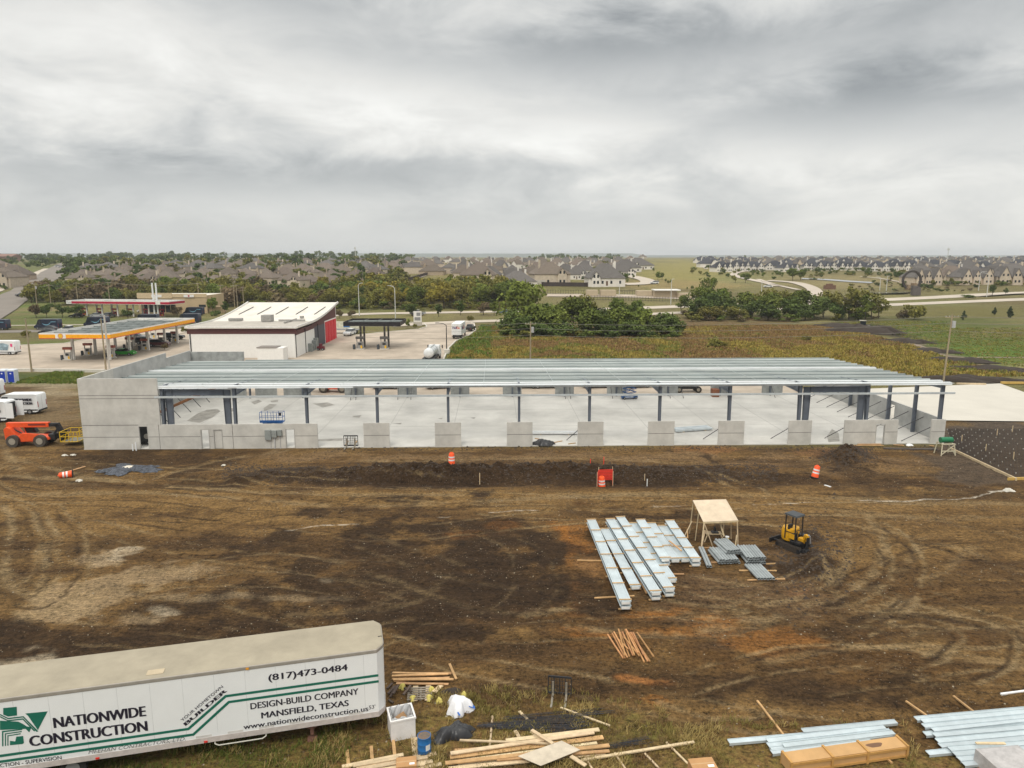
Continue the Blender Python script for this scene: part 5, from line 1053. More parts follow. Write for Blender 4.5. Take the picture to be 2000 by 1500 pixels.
# ---------------------------------------------------------------- machines and material on the warehouse floor
def scissor(c, rz, label, h=0.0, col=(.02, .10, .32), s=1.0):
    t = thing('scissor_lift', label, 'scissor lift', c, rz); bl = M('lift_blue%d' % int(col[2] * 100), col, .45, var=.12)
    t.scale = (s, s, s)
    MB().box(-1.2, 1.2, -.38, .38, .18, .55).build('chassis', bl, t, bevel=.03)
    for x in (-.9, .9):
        for y in (-.36, .36):
            w = MB().cyl((x, y - .08, .19), (x, y + .08, .19), .19, n=14).build('wheel', black_rubber, t); MB().cyl((x, y - .09, .19), (x, y + .09, .19), .09, n=10).build('rim', rim_grey, w)
    lv = 1 if h < .6 else 4; z0 = .56; dz = (h + .15) / lv if h > .6 else .16; mb = MB()
    for k in range(lv):
        for y in (-.28, .28): mb.bar((-1.0, y, z0 + k * dz), (1.0, y, z0 + (k + 1) * dz), .05, .09).bar((-1.0, y + .05, z0 + (k + 1) * dz), (1.0, y + .05, z0 + k * dz), .05, .09)
    mb.build('scissor_arms', bl, t); zp = z0 + dz * lv + .08
    MB().box(-1.25, 1.25, -.4, .4, zp, zp + .1).box(-1.25, 1.25, -.41, -.39, zp + .1, zp + .28).build('platform', bl, t)
    mb = MB()
    for x in (-1.24, -.6, 0, .6, 1.24):
        for y in (-.39, .39): mb.box(x - .02, x + .02, y - .02, y + .02, zp + .1, zp + 1.15)
    for z in (zp + .6, zp + 1.13):
        for y in (-.39, .39): mb.bar((-1.24, y, z), (1.24, y, z), .035, .035)
        for x in (-1.24, 1.24): mb.bar((x, -.39, z), (x, .39, z), .035, .035)
    mb.build('guard_rail', bl, t); MB().box(.85, 1.1, -.42, -.3, zp + .8, zp + 1.1).build('control_box', dark_steel, t)
    MB().box(-.9, .5, -.385, -.381, .3, .42).build('decal', M('decal_white', (.6, .63, .68), .5), t)
FL = lambda px, py: G(px, py, .05)
scissor(FL(533, 838), RZ, 'blue scissor lift with lowered platform behind the low front wall', .1, s=1.12)
scissor(FL(1229, 779), RZ + .2, 'blue scissor lift with half-raised platform by a back pier', 1.9, (.02, .08, .22))
def shape_on_floor(px0, px1, py0, py1, w, n, label, cat, name, mat):
    p, q = FL(px0, py0), FL(px1, py1); d = q - p; rz = math.atan2(d.y, d.x); L_ = d.length / 2; c = (p + q) / 2; t = thing(name, label, cat, (c.x, c.y, .05), rz)
    for i in range(n): y = -w / 2 + w * i / n; MB().box(-L_ + .1 * (i % 3), L_ - .08 * (i % 2), y, y + w / n - .03, .1 + .0 * i, .32 + .05 * (i % 2)).build('steel_section', mat, t)
    for x in (-L_ * .6, L_ * .6): MB().box(x - .05, x + .05, -w / 2 - .1, w / 2 + .1, 0, .099).build('bearer', lumber_pale, t)
shape_on_floor(1038, 1128, 848, 848, .8, 3, 'long white steel bundle lying on the floor between two piers', 'steel bundle', 'steel_bundle', M('white_steel', (.72, .73, .73), .4))
shape_on_floor(1316, 1386, 843, 838, 1.3, 4, 'galvanised steel bundle lying askew on the floor behind a pier', 'steel bundle', 'steel_bundle', galv)
forks(bw(upx(684, 0), .5, .06), RZ, 'black fork carriage standing on the slab edge in a wall opening').scale = (1.25, 1.25, 1.15)
for a, b, l in [((675, 869), (680, 861), 'left pale stick under the fork carriage in the wall opening'), ((692, 869), (697, 861), 'right pale stick under the fork carriage in the wall opening'), ((1045, 856), (1062, 859), 'thin brown stick on the slab above the black plastic'), ((1083, 864), (1098, 861), 'brown scrap board on the slab right of the black plastic'), ((1110, 867), (1124, 865), 'second brown scrap board near the pier right of the black plastic')]: board(G(*a, .1), G(*b, .1), .12, .06, lumber, l, name='wooden_stick')
board(bw(2.0, 9.5, 1.2), bw(9.0, 15, 4.2), .25, .3, M('rust_beam', (.20, .09, .04), .8, var=.3), 'long rust-brown beam propped up inside the left end of the warehouse', cat='beam', name='steel_beam')
o = MB().box(-.5, .5, -.6, .6, 0, 1.15).build('brick_pallet', M('red_brick', (.22, .09, .05), .9, var=.25, scale=6)); o.location = bw(upx(1396, 0, BD - 1.2), BD - 1.2, .05); tag(o, 'cube of red bricks standing against a back pier', 'bricks')
# jobsite machines seen through the openings at the back, vans and toilets on the left
def wheel4(t, xs, yw, r, w, rimc=None, mat=None, n=16):
    for x in xs:
        for s_ in (-1, 1):
            y = s_ * yw; wh = MB().cyl((x, y - w / 2, r), (x, y + w / 2, r), r, n=n).build('wheel', mat or black_rubber, t); MB().cyl((x, y - w / 2 - .02, r), (x, y + w / 2 + .02, r), r * .55, n=12).build('rim', rimc or rim_grey, wh)
def telehandler(c, rz, label, basket=True, s=1.0):
    t = thing('telehandler', label, 'telehandler', c, rz); og = orange_paint
    wheel4(t, (-1.6, 1.35), .95, .68, .45, M('rim_dusty', (.30, .27, .22), .7), M('tyre_dusty', (.07, .06, .05), .9, var=.3))
    MB().prism([(-2.55, .75), (-2.65, 1.95), (-2.35, 2.25), (-1.95, 2.1), (-1.25, 1.2), (2.1, 1.05), (2.25, .75), (.9, .5), (-.9, .5)], -.75, .75).build('chassis', og, t, bevel=.05)
    MB().box(-2.6, 2.0, -.28, .2, 2.08, 2.62).build('boom', og, t, bevel=.03)
    MB().box(2.001, 3.0, -.2, .15, 2.12, 2.5).bar((2.8, 0, 2.4), (3.35, 0, 1.2), .4, .45).box(3.2, 3.5, -.6, .6, .5, 1.6).bar((2.2, -.03, 1.0), (3.0, -.03, 2.0), .2, .2).box(2.0, 2.7, -.5, .4, .7, 1.3).build('boom_head', M('machine_black', (1, 1, 1)), t)
    MB().prism([(-.9, 1.3), (-1.1, 2.25), (-.2, 2.3), (.35, 1.35)], .28, .8).build('cab', glass_dark, t); MB().prism([(-.95, 1.3), (-1.15, 2.3), (-1.05, 2.3), (-.85, 1.3)], .27, .82).prism([(-1.12, 2.25), (-1.12, 2.36), (-.15, 2.36), (-.15, 2.29)], .26, .82).bar((-.2, -.78, 1.3), (-.2, -.78, 1.75), .05, .05).build('cab_frame', og, t)
    MB().prism([(-.7, .6), (-.8, 1.45), (-.5, 1.6), (1.1, 1.45), (1.3, .7)], -1.0, -.76).build('engine_box', og, t, bevel=.04)
    MB().box(-.2, 1.7, -.292, -.283, 2.28, 2.5).build('decal', M('decal_dark', (.2, .03, .02), .5), t)
    MB().cyl((-1.9, -.2, 1.9), (-.9, -.15, 1.3), .07, n=8).build('ram', dark_steel, t)
    if basket:
        b = thing('work_basket', 'yellow steel work basket held at the front of the orange telehandler', 'basket', Vector(c) + Matrix.Rotation(rz, 3, 'Z') @ Vector((4.55, 0, .55)), rz); yl = M('basket_yellow', (.65, .42, .02), .5, var=.15); mb = MB(); X_, Y_ = .95, 1.1
        for x in (-X_, 0, X_):
            for y in (-Y_, Y_): mb.box(x - .03, x + .03, y - .03, y + .03, 0, 1.15)
        for z in (.02, .6, 1.13):
            for y in (-Y_, Y_): mb.bar((-X_, y, z), (X_, y, z), .06, .06)
            for x in (-X_, X_): mb.bar((x, -Y_, z), (x, Y_, z), .06, .06)
        mb.build('rail', yl, b); MB().box(-X_, X_, -Y_, Y_, -.03, .0).build('floor_plate', M('plate_grey', (.2, .19, .15), .7), b)
        for x in (-.5, .3): MB().bar((x, -Y_, .05), (x + .3, -Y_, 1.1), .05, .05).build('brace', yl, b)
    return t
telehandler(g(66, 868), R(3), 'orange telehandler with dusty tyres parked beside the left wall')
telehandler(G(652, 765), R(178), 'orange telehandler seen through the back openings of the warehouse', False)
def cart(c, rz, label, kind):
    t = thing('boom_lift', label, 'lift', c, rz); m_ = M('lift_frame', (.045, .045, .045), .6, var=.3)
    wheel4(t, (-1.5, 1.5), .9, .5, .38, M('rim_dusty', (1, 1, 1)))
    MB().box(-1.6, 1.6, -.5, .5, .5, .8).box(-.6, .6, -.6, .6, .8, 1.2).build('chassis', m_, t)
    MB().box(-1.8, 1.2, -.9, .6, 1.2, 1.9).build('turret', orange_paint if kind else M('lift_body', (.09, .1, .11), .5), t, bevel=.05)
    MB().bar((-1.4, .1, 2.1), (3.2, .1, 2.3), .3, .35).bar((3.2, .1, 2.3), (3.9, .1, 1.0), .2, .2).build('boom', orange_paint if kind else M('lift_body', (1, 1, 1)), t)
cart(G(1342, 765), 0, 'dark wheeled boom lift standing behind the back openings, right of centre', 0)
def van(c, rz, label, L_=6.0, W_=2.0, Ht=2.75, col=None, words=None, name='cargo_van', cat='van', group=None, mark=None, doors=False, flip=True):
    t = thing(name, label, cat, c, rz, group); m_ = col or white_paint; h = L_ / 2
    prof = [(-h, .45), (-h, Ht - .25), (-h + .12, Ht - .05), (-h + .4, Ht), (h - 1.75, Ht - .02), (h - 1.35, Ht - .18), (h - .72, 1.45), (h - .08, 1.1), (h, .85), (h - .02, .45), (h - .4, .33), (-h + .3, .33)]
    def sec(y, k): return [(x * (1 - .012 * k), y, .34 + (z - .34) * (1 - .02 * k)) for x, z in prof]
    MB().loft([sec(-W_ / 2 + .06, 3), sec(-W_ / 2, 0), sec(W_ / 2, 0), sec(W_ / 2 - .06, 3)]).build('body', m_, t, smooth=True)
    MB().add([(h - 1.34, -W_ / 2 + .16, Ht - .20), (h - 1.34, W_ / 2 - .16, Ht - .20), (h - .74, W_ / 2 - .1, 1.50), (h - .74, -W_ / 2 + .1, 1.50)], [(0, 1, 2, 3)]).build('windscreen', glass_dark, t).location = (.03, 0, .025)
    for s_ in (-1, 1):
        y = s_ * (W_ / 2 + .006); MB().add([(h - 2.15, y, 1.55), (h - 1.05, y, 1.55), (h - 1.35, y, Ht - .35), (h - 2.15, y, Ht - .35)], [(0, 1, 2, 3)]).build('side_window', glass_dark, t)
        MB().box(h - .12, h + .01, s_ * .75 - .14, s_ * .75 + .14, .9, 1.1).build('headlight', M('lamp_glass', (.6, .6, .6), .15), t); MB().box(-h - .012, -h + .03, s_ * (W_ / 2 - .12) - .07, s_ * (W_ / 2 - .12) + .07, 1.0, 1.75).build('tail_light', M('tail_red', (.35, .01, .02), .3), t)
    MB().box(-h + .05, h - .35, -W_ / 2 - .012, W_ / 2 + .012, .55, .68).build('trim_strip', dark_steel, t); MB().box(-h - .06, -h + .02, -W_ / 2 + .1, W_ / 2 - .1, .42, .62).build('rear_bumper', dark_steel, t)
    MB().box(-h - .005, -h + .01, -.008, .008, .6, Ht - .3).build('door_seam', dark_steel, t)
    wheel4(t, (-h + 1.15, h - 1.0), W_ / 2 - .12, .36, .26)
    if doors:
        for s_ in (-1, 1): MB().box(-h - .95, -h - .02, s_ * (W_ / 2 - .03) - .03, s_ * (W_ / 2 - .03) + .03, .6, Ht - .2).build('rear_door', m_, t)
        MB().box(-h - .02, -h - .005, -W_ / 2 + .12, W_ / 2 - .12, .65, Ht - .25).build('cargo_opening', dark_steel, t)
    y = (W_ / 2 + .008) * (1 if flip else -1)
    for w_ in (words or []):
        s_, x0, x1, z, cap, mt, b_ = w_; fit_text(s_, (x0, y, z), (x1, y, z), cap, mt, t, (0, 0, 1), (0, 0, 0), bold=b_)
    if mark: mark(t, y)
    return t
lk = M('letter_black', (1, 1, 1))
NW = [('NATIONWIDE', -2.35, .35, 1.75, .27, lk, .03), ('CONSTRUCTION', -2.35, .35, 1.38, .27, lk, .03)]
lk = M('letter_black', (1, 1, 1))
NW = [('NATIONWIDE', .7, -2.3, 1.85, .36, lk, .04), ('CONSTRUCTION', .7, -2.3, 1.36, .36, lk, .04)]
van(g(41, 806), R(181), 'white contractor van with black lettering, parked behind the one with open doors', words=NW)
van(g(-21, 822), R(180), 'white contractor van in front, with its rear doors standing open', words=NW, doors=True)
t = thing('dark_equipment', 'dark site generator added to darken the leftmost doorway', 'equipment', bw(upx(283, 1) - .9, 2.2, .05), RZ)  # dark equipment added behind the doorway so the opening looks dark
MB().box(-.9, .9, -.6, .6, .35, 2.3).build('cabinet', M('equipment_dark', (.035, .037, .04), .6, var=.3, scale=3), t, bevel=.04); MB().box(-.8, .8, -.5, .5, .2, .34).build('skid', dark_steel, t); wheel4(t, (-.5, .5), .5, .25, .15); MB().cyl((.35, -.66, 1.0), (.35, -.61, 1.0), .3, n=14).build('reel', M('reel_pale', (.4, .38, .34), .6), t)
# ---------------------------------------------------------------- vehicles in the lots
def paint(name, rgb): return M('car_' + name, rgb, .3, .0, var=.05, spec=.5)
def car(c, rz, kind, mat, label, group=None, name='parked_car', cat='car', words=None):
    t = thing(name, label, cat, c, rz, group)
    if kind == 'sedan': L_, W_, prof, cab, wb, r = 4.7, 1.8, [(-2.35, .4), (-2.3, .9), (-1.6, 1.0), (1.0, .98), (2.1, .82), (2.35, .6), (2.3, .3), (-2.2, .3)], [(-1.75, .98), (-1.05, 1.42), (.15, 1.44), (1.05, .97)], (-1.4, 1.4), .32
    elif kind == 'suv': L_, W_, prof, cab, wb, r = 4.8, 1.9, [(-2.4, .5), (-2.4, 1.05), (-2.2, 1.15), (1.15, 1.12), (2.2, 1.0), (2.4, .7), (2.35, .4), (-2.3, .4)], [(-2.3, 1.12), (-2.05, 1.72), (.2, 1.74), (1.15, 1.1)], (-1.45, 1.45), .38
    else: L_, W_, prof, cab, wb, r = 5.7, 2.0, [(-2.85, .6), (-2.85, 1.15), (1.3, 1.17), (2.6, 1.1), (2.85, .8), (2.8, .5), (-2.7, .5)], [(-.75, 1.15), (-.65, 1.82), (.65, 1.85), (1.45, 1.15)], (-1.75, 1.85), .42
    h = W_ / 2
    def sec(p, y, k=0): return [(x * (1 - .02 * k), y, z - (.05 * k if z > .8 else 0)) for x, z in p]
    MB().loft([sec(prof, -h + .08, 1), sec(prof, -h), sec(prof, h), sec(prof, h - .08, 1)]).build('body', mat, t, smooth=True)
    cs = lambda y, k: [(x * (1 - .0 * k), y, z) for x, z in cab]
    MB().loft([[(x, -h + .06 + (.2 if z > 1.2 else 0), z) for x, z in cab], [(x, h - .06 - (.2 if z > 1.2 else 0), z) for x, z in cab]]).build('window', glass_dark, t)
    (x0, z0), (x1, z1), (x2, z2), (x3, z3) = cab
    MB().box(x1 + .02, x2 - .02, -h + .24, h - .24, z1 - .01, z1 + .035).build('roof', mat, t)
    if kind == 'pickup': MB().box(-2.7, -.85, -h + .15, h - .15, 1.14, 1.18).build('cargo_bed', dark_steel, t)
    wheel4(t, wb, h - .1, r, .22, n=12)
    for s_ in (-1, 1):
        MB().box(L_ / 2 - .12, L_ / 2 - .0, s_ * (h - .3) - .16, s_ * (h - .3) + .16, .62, .76).build('headlight', M('lamp_glass', (1, 1, 1)), t); MB().box(-L_ / 2 - .01, -L_ / 2 + .05, s_ * (h - .2) - .12, s_ * (h - .2) + .12, .75, .92).build('tail_light', M('tail_red', (1, 1, 1)), t)
    return t
P0 = lambda px, py: G(px, py, .01)
navy = paint('navy', (.018, .026, .052)); smile = M('smile_blue', (.20, .42, .55), .5)
def smile_mark(t, y):
    s_ = 1 if y > 0 else -1; pts = [(1.0 - 2.3 * k / 12, 1.75 - .42 * math.sin(PI * (k / 12)) + .05 * k / 12) for k in range(13)]; mb = MB()
    for (a, b), (c, d), i in zip(pts[:-1], pts[1:], range(12)):
        w = .05 + .07 * math.sin(PI * i / 12); mb.add([(a, y, b - w), (c, y, d - w), (c, y, d + w), (a, y, b + w)], [(0, 1, 2, 3)])
    mb.add([(-1.35, y, 1.95), (-.95, y, 1.88), (-1.2, y, 1.5)], [(0, 1, 2)]); mb.build('arrow_logo', smile, t)
AW = [('prime', -1.5, -2.9, 2.15, .3, smile, .03)]
AZ = 'dark blue delivery van with a light smile-shaped arrow'
for px, py, lb, w in [(-6, 644, AZ + ', at the left edge', True), (95, 643, AZ + ', second along the access road', True), (190, 638, AZ + ', behind the orange-edged canopy', True), (379, 616, AZ + ', parked beside the tan store', True), (288, 632, AZ + ', mostly hidden by the canopy roof', False), (370, 631, AZ + ', right of the orange canopy', False)]:
    van(P0(px, py), R(180), lb, 7.0, 2.1, 3.0, navy, AW if w else None, 'delivery_van', 'van', 'dark blue delivery vans', smile_mark if w else None)
wrap = M('wrap_blue', (.06, .22, .42), .4, var=.9, scale=1.4, var2=(.45, .60, .68))
v = van(P0(6, 692), R(180), 'white shuttle van with a blue picture wrap at the left edge', 6.6, 2.1, 3.0, name='shuttle_van')
MB().add([(2.4, 1.066, 1.1), (-1.9, 1.066, 1.0), (-2.2, 1.066, 2.2), (-1.0, 1.066, 2.55), (1.5, 1.066, 2.45), (2.6, 1.066, 2.1)], [(0, 1, 2, 3, 4, 5)]).build('picture_wrap', wrap, v); MB().add([(-2.55, 1.066, 1.75), (-2.95, 1.066, 1.75), (-2.95, 1.066, 2.4), (-2.5, 1.066, 2.4)], [(0, 1, 2, 3)]).build('logo_patch', M('patch_pink', (.7, .05, .2), .5), v)
van(g(-36, 776), R(180), 'white van at the left edge behind the contractor vans', name='cargo_van')
silver, white_c, black_c, red_c, green_c, blue_c, grey_c = paint('silver', (.42, .43, .45)), paint('white', (.72, .73, .73)), paint('black', (.012, .012, .014)), paint('maroon', (.10, .018, .018)), paint('green', (.03, .30, .03)), paint('blue', (.08, .16, .32)), paint('grey', (.13, .135, .14))
for px, py, rz, k, m_, lb in [(191, 619, 5, 'sedan', silver, 'silver sedan parked behind the red-edged fuel canopy'), (96, 646, 180, 'sedan', grey_c, 'grey sedan in front of the second blue delivery van'), (136, 649, 180, 'pickup', white_c, 'white pickup on the access road left of the orange canopy'), (95, 653, 182, 'sedan', black_c, 'black sedan on the access road by the grass strip'),
        (243, 694, 3, 'sedan', green_c, 'bright green sedan at the fuel pumps under the orange canopy'), (311, 677, 8, 'suv', red_c, 'dark red SUV at the fuel pumps under the orange canopy'), (341, 663, 6, 'suv', black_c, 'black SUV under the right end of the orange canopy'), (268, 664, 6, 'suv', grey_c, 'dark grey SUV under the middle of the orange canopy'), (286, 672, 8, 'suv', black_c, 'black SUV just behind the dark red SUV'),
        (683, 655, 262, 'suv', white_c, 'white SUV facing the camera beside the black canopy'), (816, 616, 183, 'pickup', silver, 'silver pickup driving on the main road'), (985, 613, 180, 'sedan', blue_c, 'blue car on the main road beside the big trees'), (918, 646, 80, 'pickup', black_c, 'black pickup parked ahead of the parcel truck'),
        (1103, 604, 178, 'suv', white_c, 'white SUV on the main road behind the trees'), (1278, 555, 178, 'suv', white_c, 'white SUV parked in the cul-de-sac'), (282, 611, 180, 'suv', white_c, 'white SUV in front of the tan store'), (150, 620, 180, 'sedan', black_c, 'black car behind the trees left of the red-edged canopy'), (215, 620, 90, 'suv', grey_c, 'dark grey SUV under the red-edged canopy')]:
    p = GT(px, py) if py < 606 else P0(px, py); p.z += .12 if py < 617 else .02; car(p, R(rz), k, m_, lb, name='pickup_truck' if k == 'pickup' else 'parked_car', cat='pickup' if k == 'pickup' else 'car')
p = GT(42, 580); p.z += .3; car(p, R(240), 'suv', black_c, 'black SUV driving on the wide avenue at the left')
p = GT(113, 522); p.z += .3; car(p, R(60), 'suv', white_c, 'white car far up the wide avenue'); p = GT(119, 523); p.z += .3; car(p, R(60), 'sedan', silver, 'silver car far up the wide avenue')
for i, px in enumerate((756, 1023, 1065, 1165, 1245, 860)): car(bw(upx(px, 0, BD + 7), BD + 7, .02), RZ + R(3 * i), 'suv' if i % 2 else 'sedan', (black_c, grey_c)[i % 2], ['black sedan behind the warehouse in the third back opening', 'dark grey SUV behind the warehouse, left of centre', 'black sedan behind the warehouse, near centre', 'dark grey SUV behind the warehouse by the raised scissor lift', 'black sedan behind the warehouse, right of the scissor lift', 'dark grey SUV behind the warehouse in the fourth back opening'][i])
# big trucks
def parcel_truck():
    c = P0(896, 659); t = thing('parcel_truck', 'white parcel truck seen from behind, with purple and orange lettering', 'truck', c, R(86)); L_ = 8.0
    MB().box(-4, 4, -1.25, 1.25, 1.05, 4.0).build('cargo_box', white_paint, t, bevel=.05); MB().box(-4.02, -4.0, -1.15, 1.15, 1.2, 3.85).build('rear_door', M('door_white', (.70, .70, .69), .5), t)
    MB().box(-4.05, 4.2, -.5, .5, .6, 1.04).build('frame', dark_steel, t); MB().box(-4.1, -4.0, -1.2, 1.2, .55, .75).build('rear_bumper', dark_steel, t)
    MB().prism([(4.1, .7), (4.1, 2.6), (4.7, 2.7), (5.3, 2.0), (6.3, 1.7), (6.4, .7)], -1.05, 1.05).build('cab', white_paint, t)
    MB().add([(4.75, -.95, 2.66), (4.75, .95, 2.66), (5.33, .95, 2.02), (5.33, -.95, 2.02)], [(0, 1, 2, 3)]).build('windscreen', glass_dark, t).location = (.03, 0, .03)
    wheel4(t, (-2.8, -1.6, 5.2), .95, .5, .3)
    pu, orr = M('letter_purple', (.06, .02, .14), .5), M('letter_orange', (.65, .10, .01), .5)
    fit_text('Fed', (-4.03, .95, 2.65), (-4.03, -.05, 2.65), .6, pu, t, (0, 0, 1), (0, 0, 0), bold=.03); fit_text('Ex', (-4.03, -.08, 2.65), (-4.03, -.85, 2.65), .6, orr, t, (0, 0, 1), (0, 0, 0), bold=.03)
    fit_text('Fed', (-3.0, -1.26, 2.3), (-.2, -1.26, 2.3), 1.1, pu, t, (0, 0, 1), (0, 0, 0), bold=.03); fit_text('Ex', (-.1, -1.26, 2.3), (1.9, -1.26, 2.3), 1.1, orr, t, (0, 0, 1), (0, 0, 0), bold=.03)
parcel_truck()
def tanker():
    c = G(843, 706, .01); t = thing('tanker_truck', 'white vacuum tanker truck parked just behind the warehouse roof', 'truck', c, R(87)); wt = M('tank_white', (.66, .68, .68), .35, var=.08)
    MB().loft([[(x, r * math.cos(a), 2.15 + r * math.sin(a)) for a in np.linspace(0, 2 * PI, 20, endpoint=False)] for x, r in ((-3.9, .35), (-3.75, .8), (-3.5, 1.0), (2.6, 1.0), (2.9, .8), (3.0, .4))]).build('tank', wt, t, smooth=True)
    mb = MB()
    for x in (-2.6, -.8, 1.2): mb.cyl((x, 0, 2.15), (x + .08, 0, 2.15), 1.03, n=20)
    mb.build('tank_ring', M('ring_grey', (.35, .36, .36), .4, .4), t); MB().cyl((-1.6, 0, 3.1), (-1.6, 0, 3.35), .3, n=12).cyl((.4, 0, 3.1), (.4, 0, 3.3), .25, n=12).box(-3, 2.2, -.35, -.3, 3.05, 3.35).build('hatch', wt, t)
    MB().box(-4.0, 5.5, -.45, .45, .6, 1.0).box(-3.9, 2.8, -1.2, -.7, .8, 1.2).box(-3.9, 2.8, .7, 1.2, .8, 1.2).build('frame', dark_steel, t)
    MB().prism([(3.2, .7), (3.2, 2.9), (4.6, 2.9), (4.9, 2.0), (5.9, 1.8), (6.0, .7)], -1.1, 1.1).build('cab', white_paint, t); MB().add([(4.64, -.95, 2.8), (4.64, .95, 2.8), (4.92, .95, 2.05), (4.92, -.95, 2.05)], [(0, 1, 2, 3)]).build('windscreen', glass_dark, t).location = (.03, 0, 0)
    for s_ in (-1, 1): MB().bar((4.7, s_ * 1.15, 2.5), (4.8, s_ * 1.5, 2.5), .05, .05).box(4.75, 4.85, s_ * 1.5 - .12, s_ * 1.5 + .12, 2.1, 2.8).build('mirror', dark_steel, t)
    wheel4(t, (-2.6, -1.3, 4.9), .95, .52, .32)
tanker()
def flatbed():
    c = P0(668, 651); t = thing('flatbed_truck', 'flatbed truck with a blue sign panel half hidden by the curved-roof building', 'truck', c, R(175))
    MB().box(-5, 3, -1.2, 1.2, 1.0, 1.2).build('bed', M('bed_grey', (.25, .25, .25), .7), t); MB().box(3.2, 5.2, -1.15, 1.15, .7, 2.8).build('cab', white_paint, t, bevel=.1)
    MB().box(-4.5, 2.5, -1.22, -1.18, 1.3, 3.2).build('side_panel', M('panel_cream', (.6, .58, .45), .6, var=.2), t); MB().box(-2.6, -.9, -1.25, -1.221, 1.8, 2.9).box(-2.6, -.9, 1.0, 1.25, 1.8, 2.9).build('sign_panel', M('sign_blue', (.04, .15, .40), .5), t)
    wheel4(t, (-3.8, -2.6, 4.0), .95, .5, .3)
flatbed()
# ---------------------------------------------------------------- orange-edged fuel station
cream = M('canopy_white', (.74, .72, .68), .5)
def canopy(name, label, p0, sx, sy, z0, z1, fascia, stripe, cols, deckm, rz=0):
    t = thing(name, label, 'canopy', (p0.x, p0.y, 0), rz)
    MB().box(0, sx, -.06, 0, z0, z1).box(0, sx, sy, sy + .06, z0, z1).box(-.06, 0, -.06, sy + .06, z0, z1).box(sx, sx + .06, -.06, sy + .06, z0, z1).build('fascia', fascia, t)
    if stripe:
        a, b = z0 + (z1 - z0) * .12, z0 + (z1 - z0) * .76
        MB().box(-.09, sx + .09, -.10, -.061, a, b).box(-.10, -.061, -.09, sy + .09, a, b).box(sx + .061, sx + .10, -.09, sy + .09, a, b).build('stripe', stripe, t)
    MB().box(0, sx, 0, sy, z0 + .1, z0 + .5).build('deck', deckm, t)
    mb = MB(); k = int(sy / 4.5)
    for i in range(1, k): mb.box(.1, sx - .1, i * sy / k - .12, i * sy / k + .12, z0 + .501, z0 + .78)
    mb2 = MB()
    for i in range(1, 4): mb2.bar((i * sx / 4, .1, z0 + .84), (i * sx / 4 + .8, sy - .1, z0 + .84), .08, .08)
    mb.build('deck_beam', deckm, t); mb2.build('deck_pipe', deckm, t)
    for x, y in cols: MB().box(x - .22, x + .22, y - .22, y + .22, 0, z0 + .1).build('column', cream, t)
    return t
deck_g = M('deck_grey', (.20, .22, .215), .7, var=.2, scale=.4)
cp = GY(215, 655, 0.001)
pc = G(217, 656, 5.3); pl_ = G(77, 656, 5.3); SXc = pc.x - pl_.x
FXL = [(x, y) for y in (3.5, 11, 18.5, 26, 32) for x in (4.2, SXc - 2.6)]
sh = canopy('fuel_canopy', 'white fuel canopy with an orange stripe over the pumps at the left', pl_, SXc, 36, 4.75, 5.85, cream, M('stripe_orange', (.85, .38, .01), .5), FXL, deck_g, R(-1.5))
MB().box(-.02, SXc + .02, -.115, -.061, 4.76, 4.86).box(SXc + .061, SXc + .115, 0, 36, 4.76, 4.86).build('stripe', M('stripe_red', (.6, .03, .02), .5), sh)
MB().box(3.3, 5.4, -.14, -.101, 4.8, 5.8).build('sign_panel', cream, sh)
lg = MB().add([(4.35 + .46 * math.cos(a) * (1 if i % 2 else .88), -.155, 5.3 + .46 * math.sin(a) * (1 if i % 2 else .88)) for i, a in enumerate(np.linspace(-.5, PI + .5, 15))] + [(4.1, -.155, 4.9), (4.6, -.155, 4.9)], [tuple(range(17))]).build('emblem', M('emblem_yellow', (.75, .45, .02), .5), sh)
rim_ = MB()
for a in np.linspace(0, 2 * PI, 16, endpoint=False): rim_.bar((4.35 + .5 * math.cos(a), -.15, 5.28 + .48 * math.sin(a)), (4.35 + .5 * math.cos(a + .4), -.15, 5.28 + .48 * math.sin(a + .4)), .02, .07)
rim_.build('emblem_rim', M('stripe_red', (1, 1, 1)), sh)
def pump(p, label, top, body, group, s=1.0):
    t = thing('fuel_pump', label, 'fuel pump', p, 0, group); t.scale = (s,) * 3
    MB().box(-.9, .9, -.55, .55, 0, .16).build('kerb_island', kerbm, t); MB().box(-.5, .5, -.3, .3, .161, 1.55).build('cabinet', body, t); MB().box(-.35, .35, -.32, -.301, .9, 1.4).build('screen_panel', dark_steel, t)
    MB().box(-.75, -.62, -.12, .12, .161, 2.5).box(.62, .75, -.12, .12, .161, 2.5).build('frame', body, t); MB().box(-.85, .85, -.35, .35, 2.15, 2.65).build('top_sign', top, t); MB().box(.1, .45, -.33, -.301, .25, .8).build('price_panel', M('emblem_yellow', (1, 1, 1)), t)
    MB().cyl((-1.3, 0, 0), (-1.3, 0, 1.0), .28, n=10).build('waste_bin', M('bin_grey', (.06, .07, .08), .6), t)
st, pw = M('sign_top_red', (.35, .10, .07), .5), M('pump_white', (.62, .60, .56), .5)
for px, py, l in [(134, 703, 'fuel pump nearest the camera at the left front of the orange-edged canopy'), (173, 694, 'fuel pump behind the nearest one, under the orange canopy'), (218, 699, 'fuel pump left of the green sedan'), (254, 681, 'fuel pump behind the green sedan, yellow topped'), (284, 684, 'fuel pump left of the dark red SUV'), (316, 671, 'fuel pump behind the dark red SUV'), (342, 668, 'rightmost fuel pump under the orange canopy'), (300, 661, 'fuel pump at the far end under the orange canopy')]: pump(P0(px, py), l, st, pw, 'pumps under the orange-edged canopy')
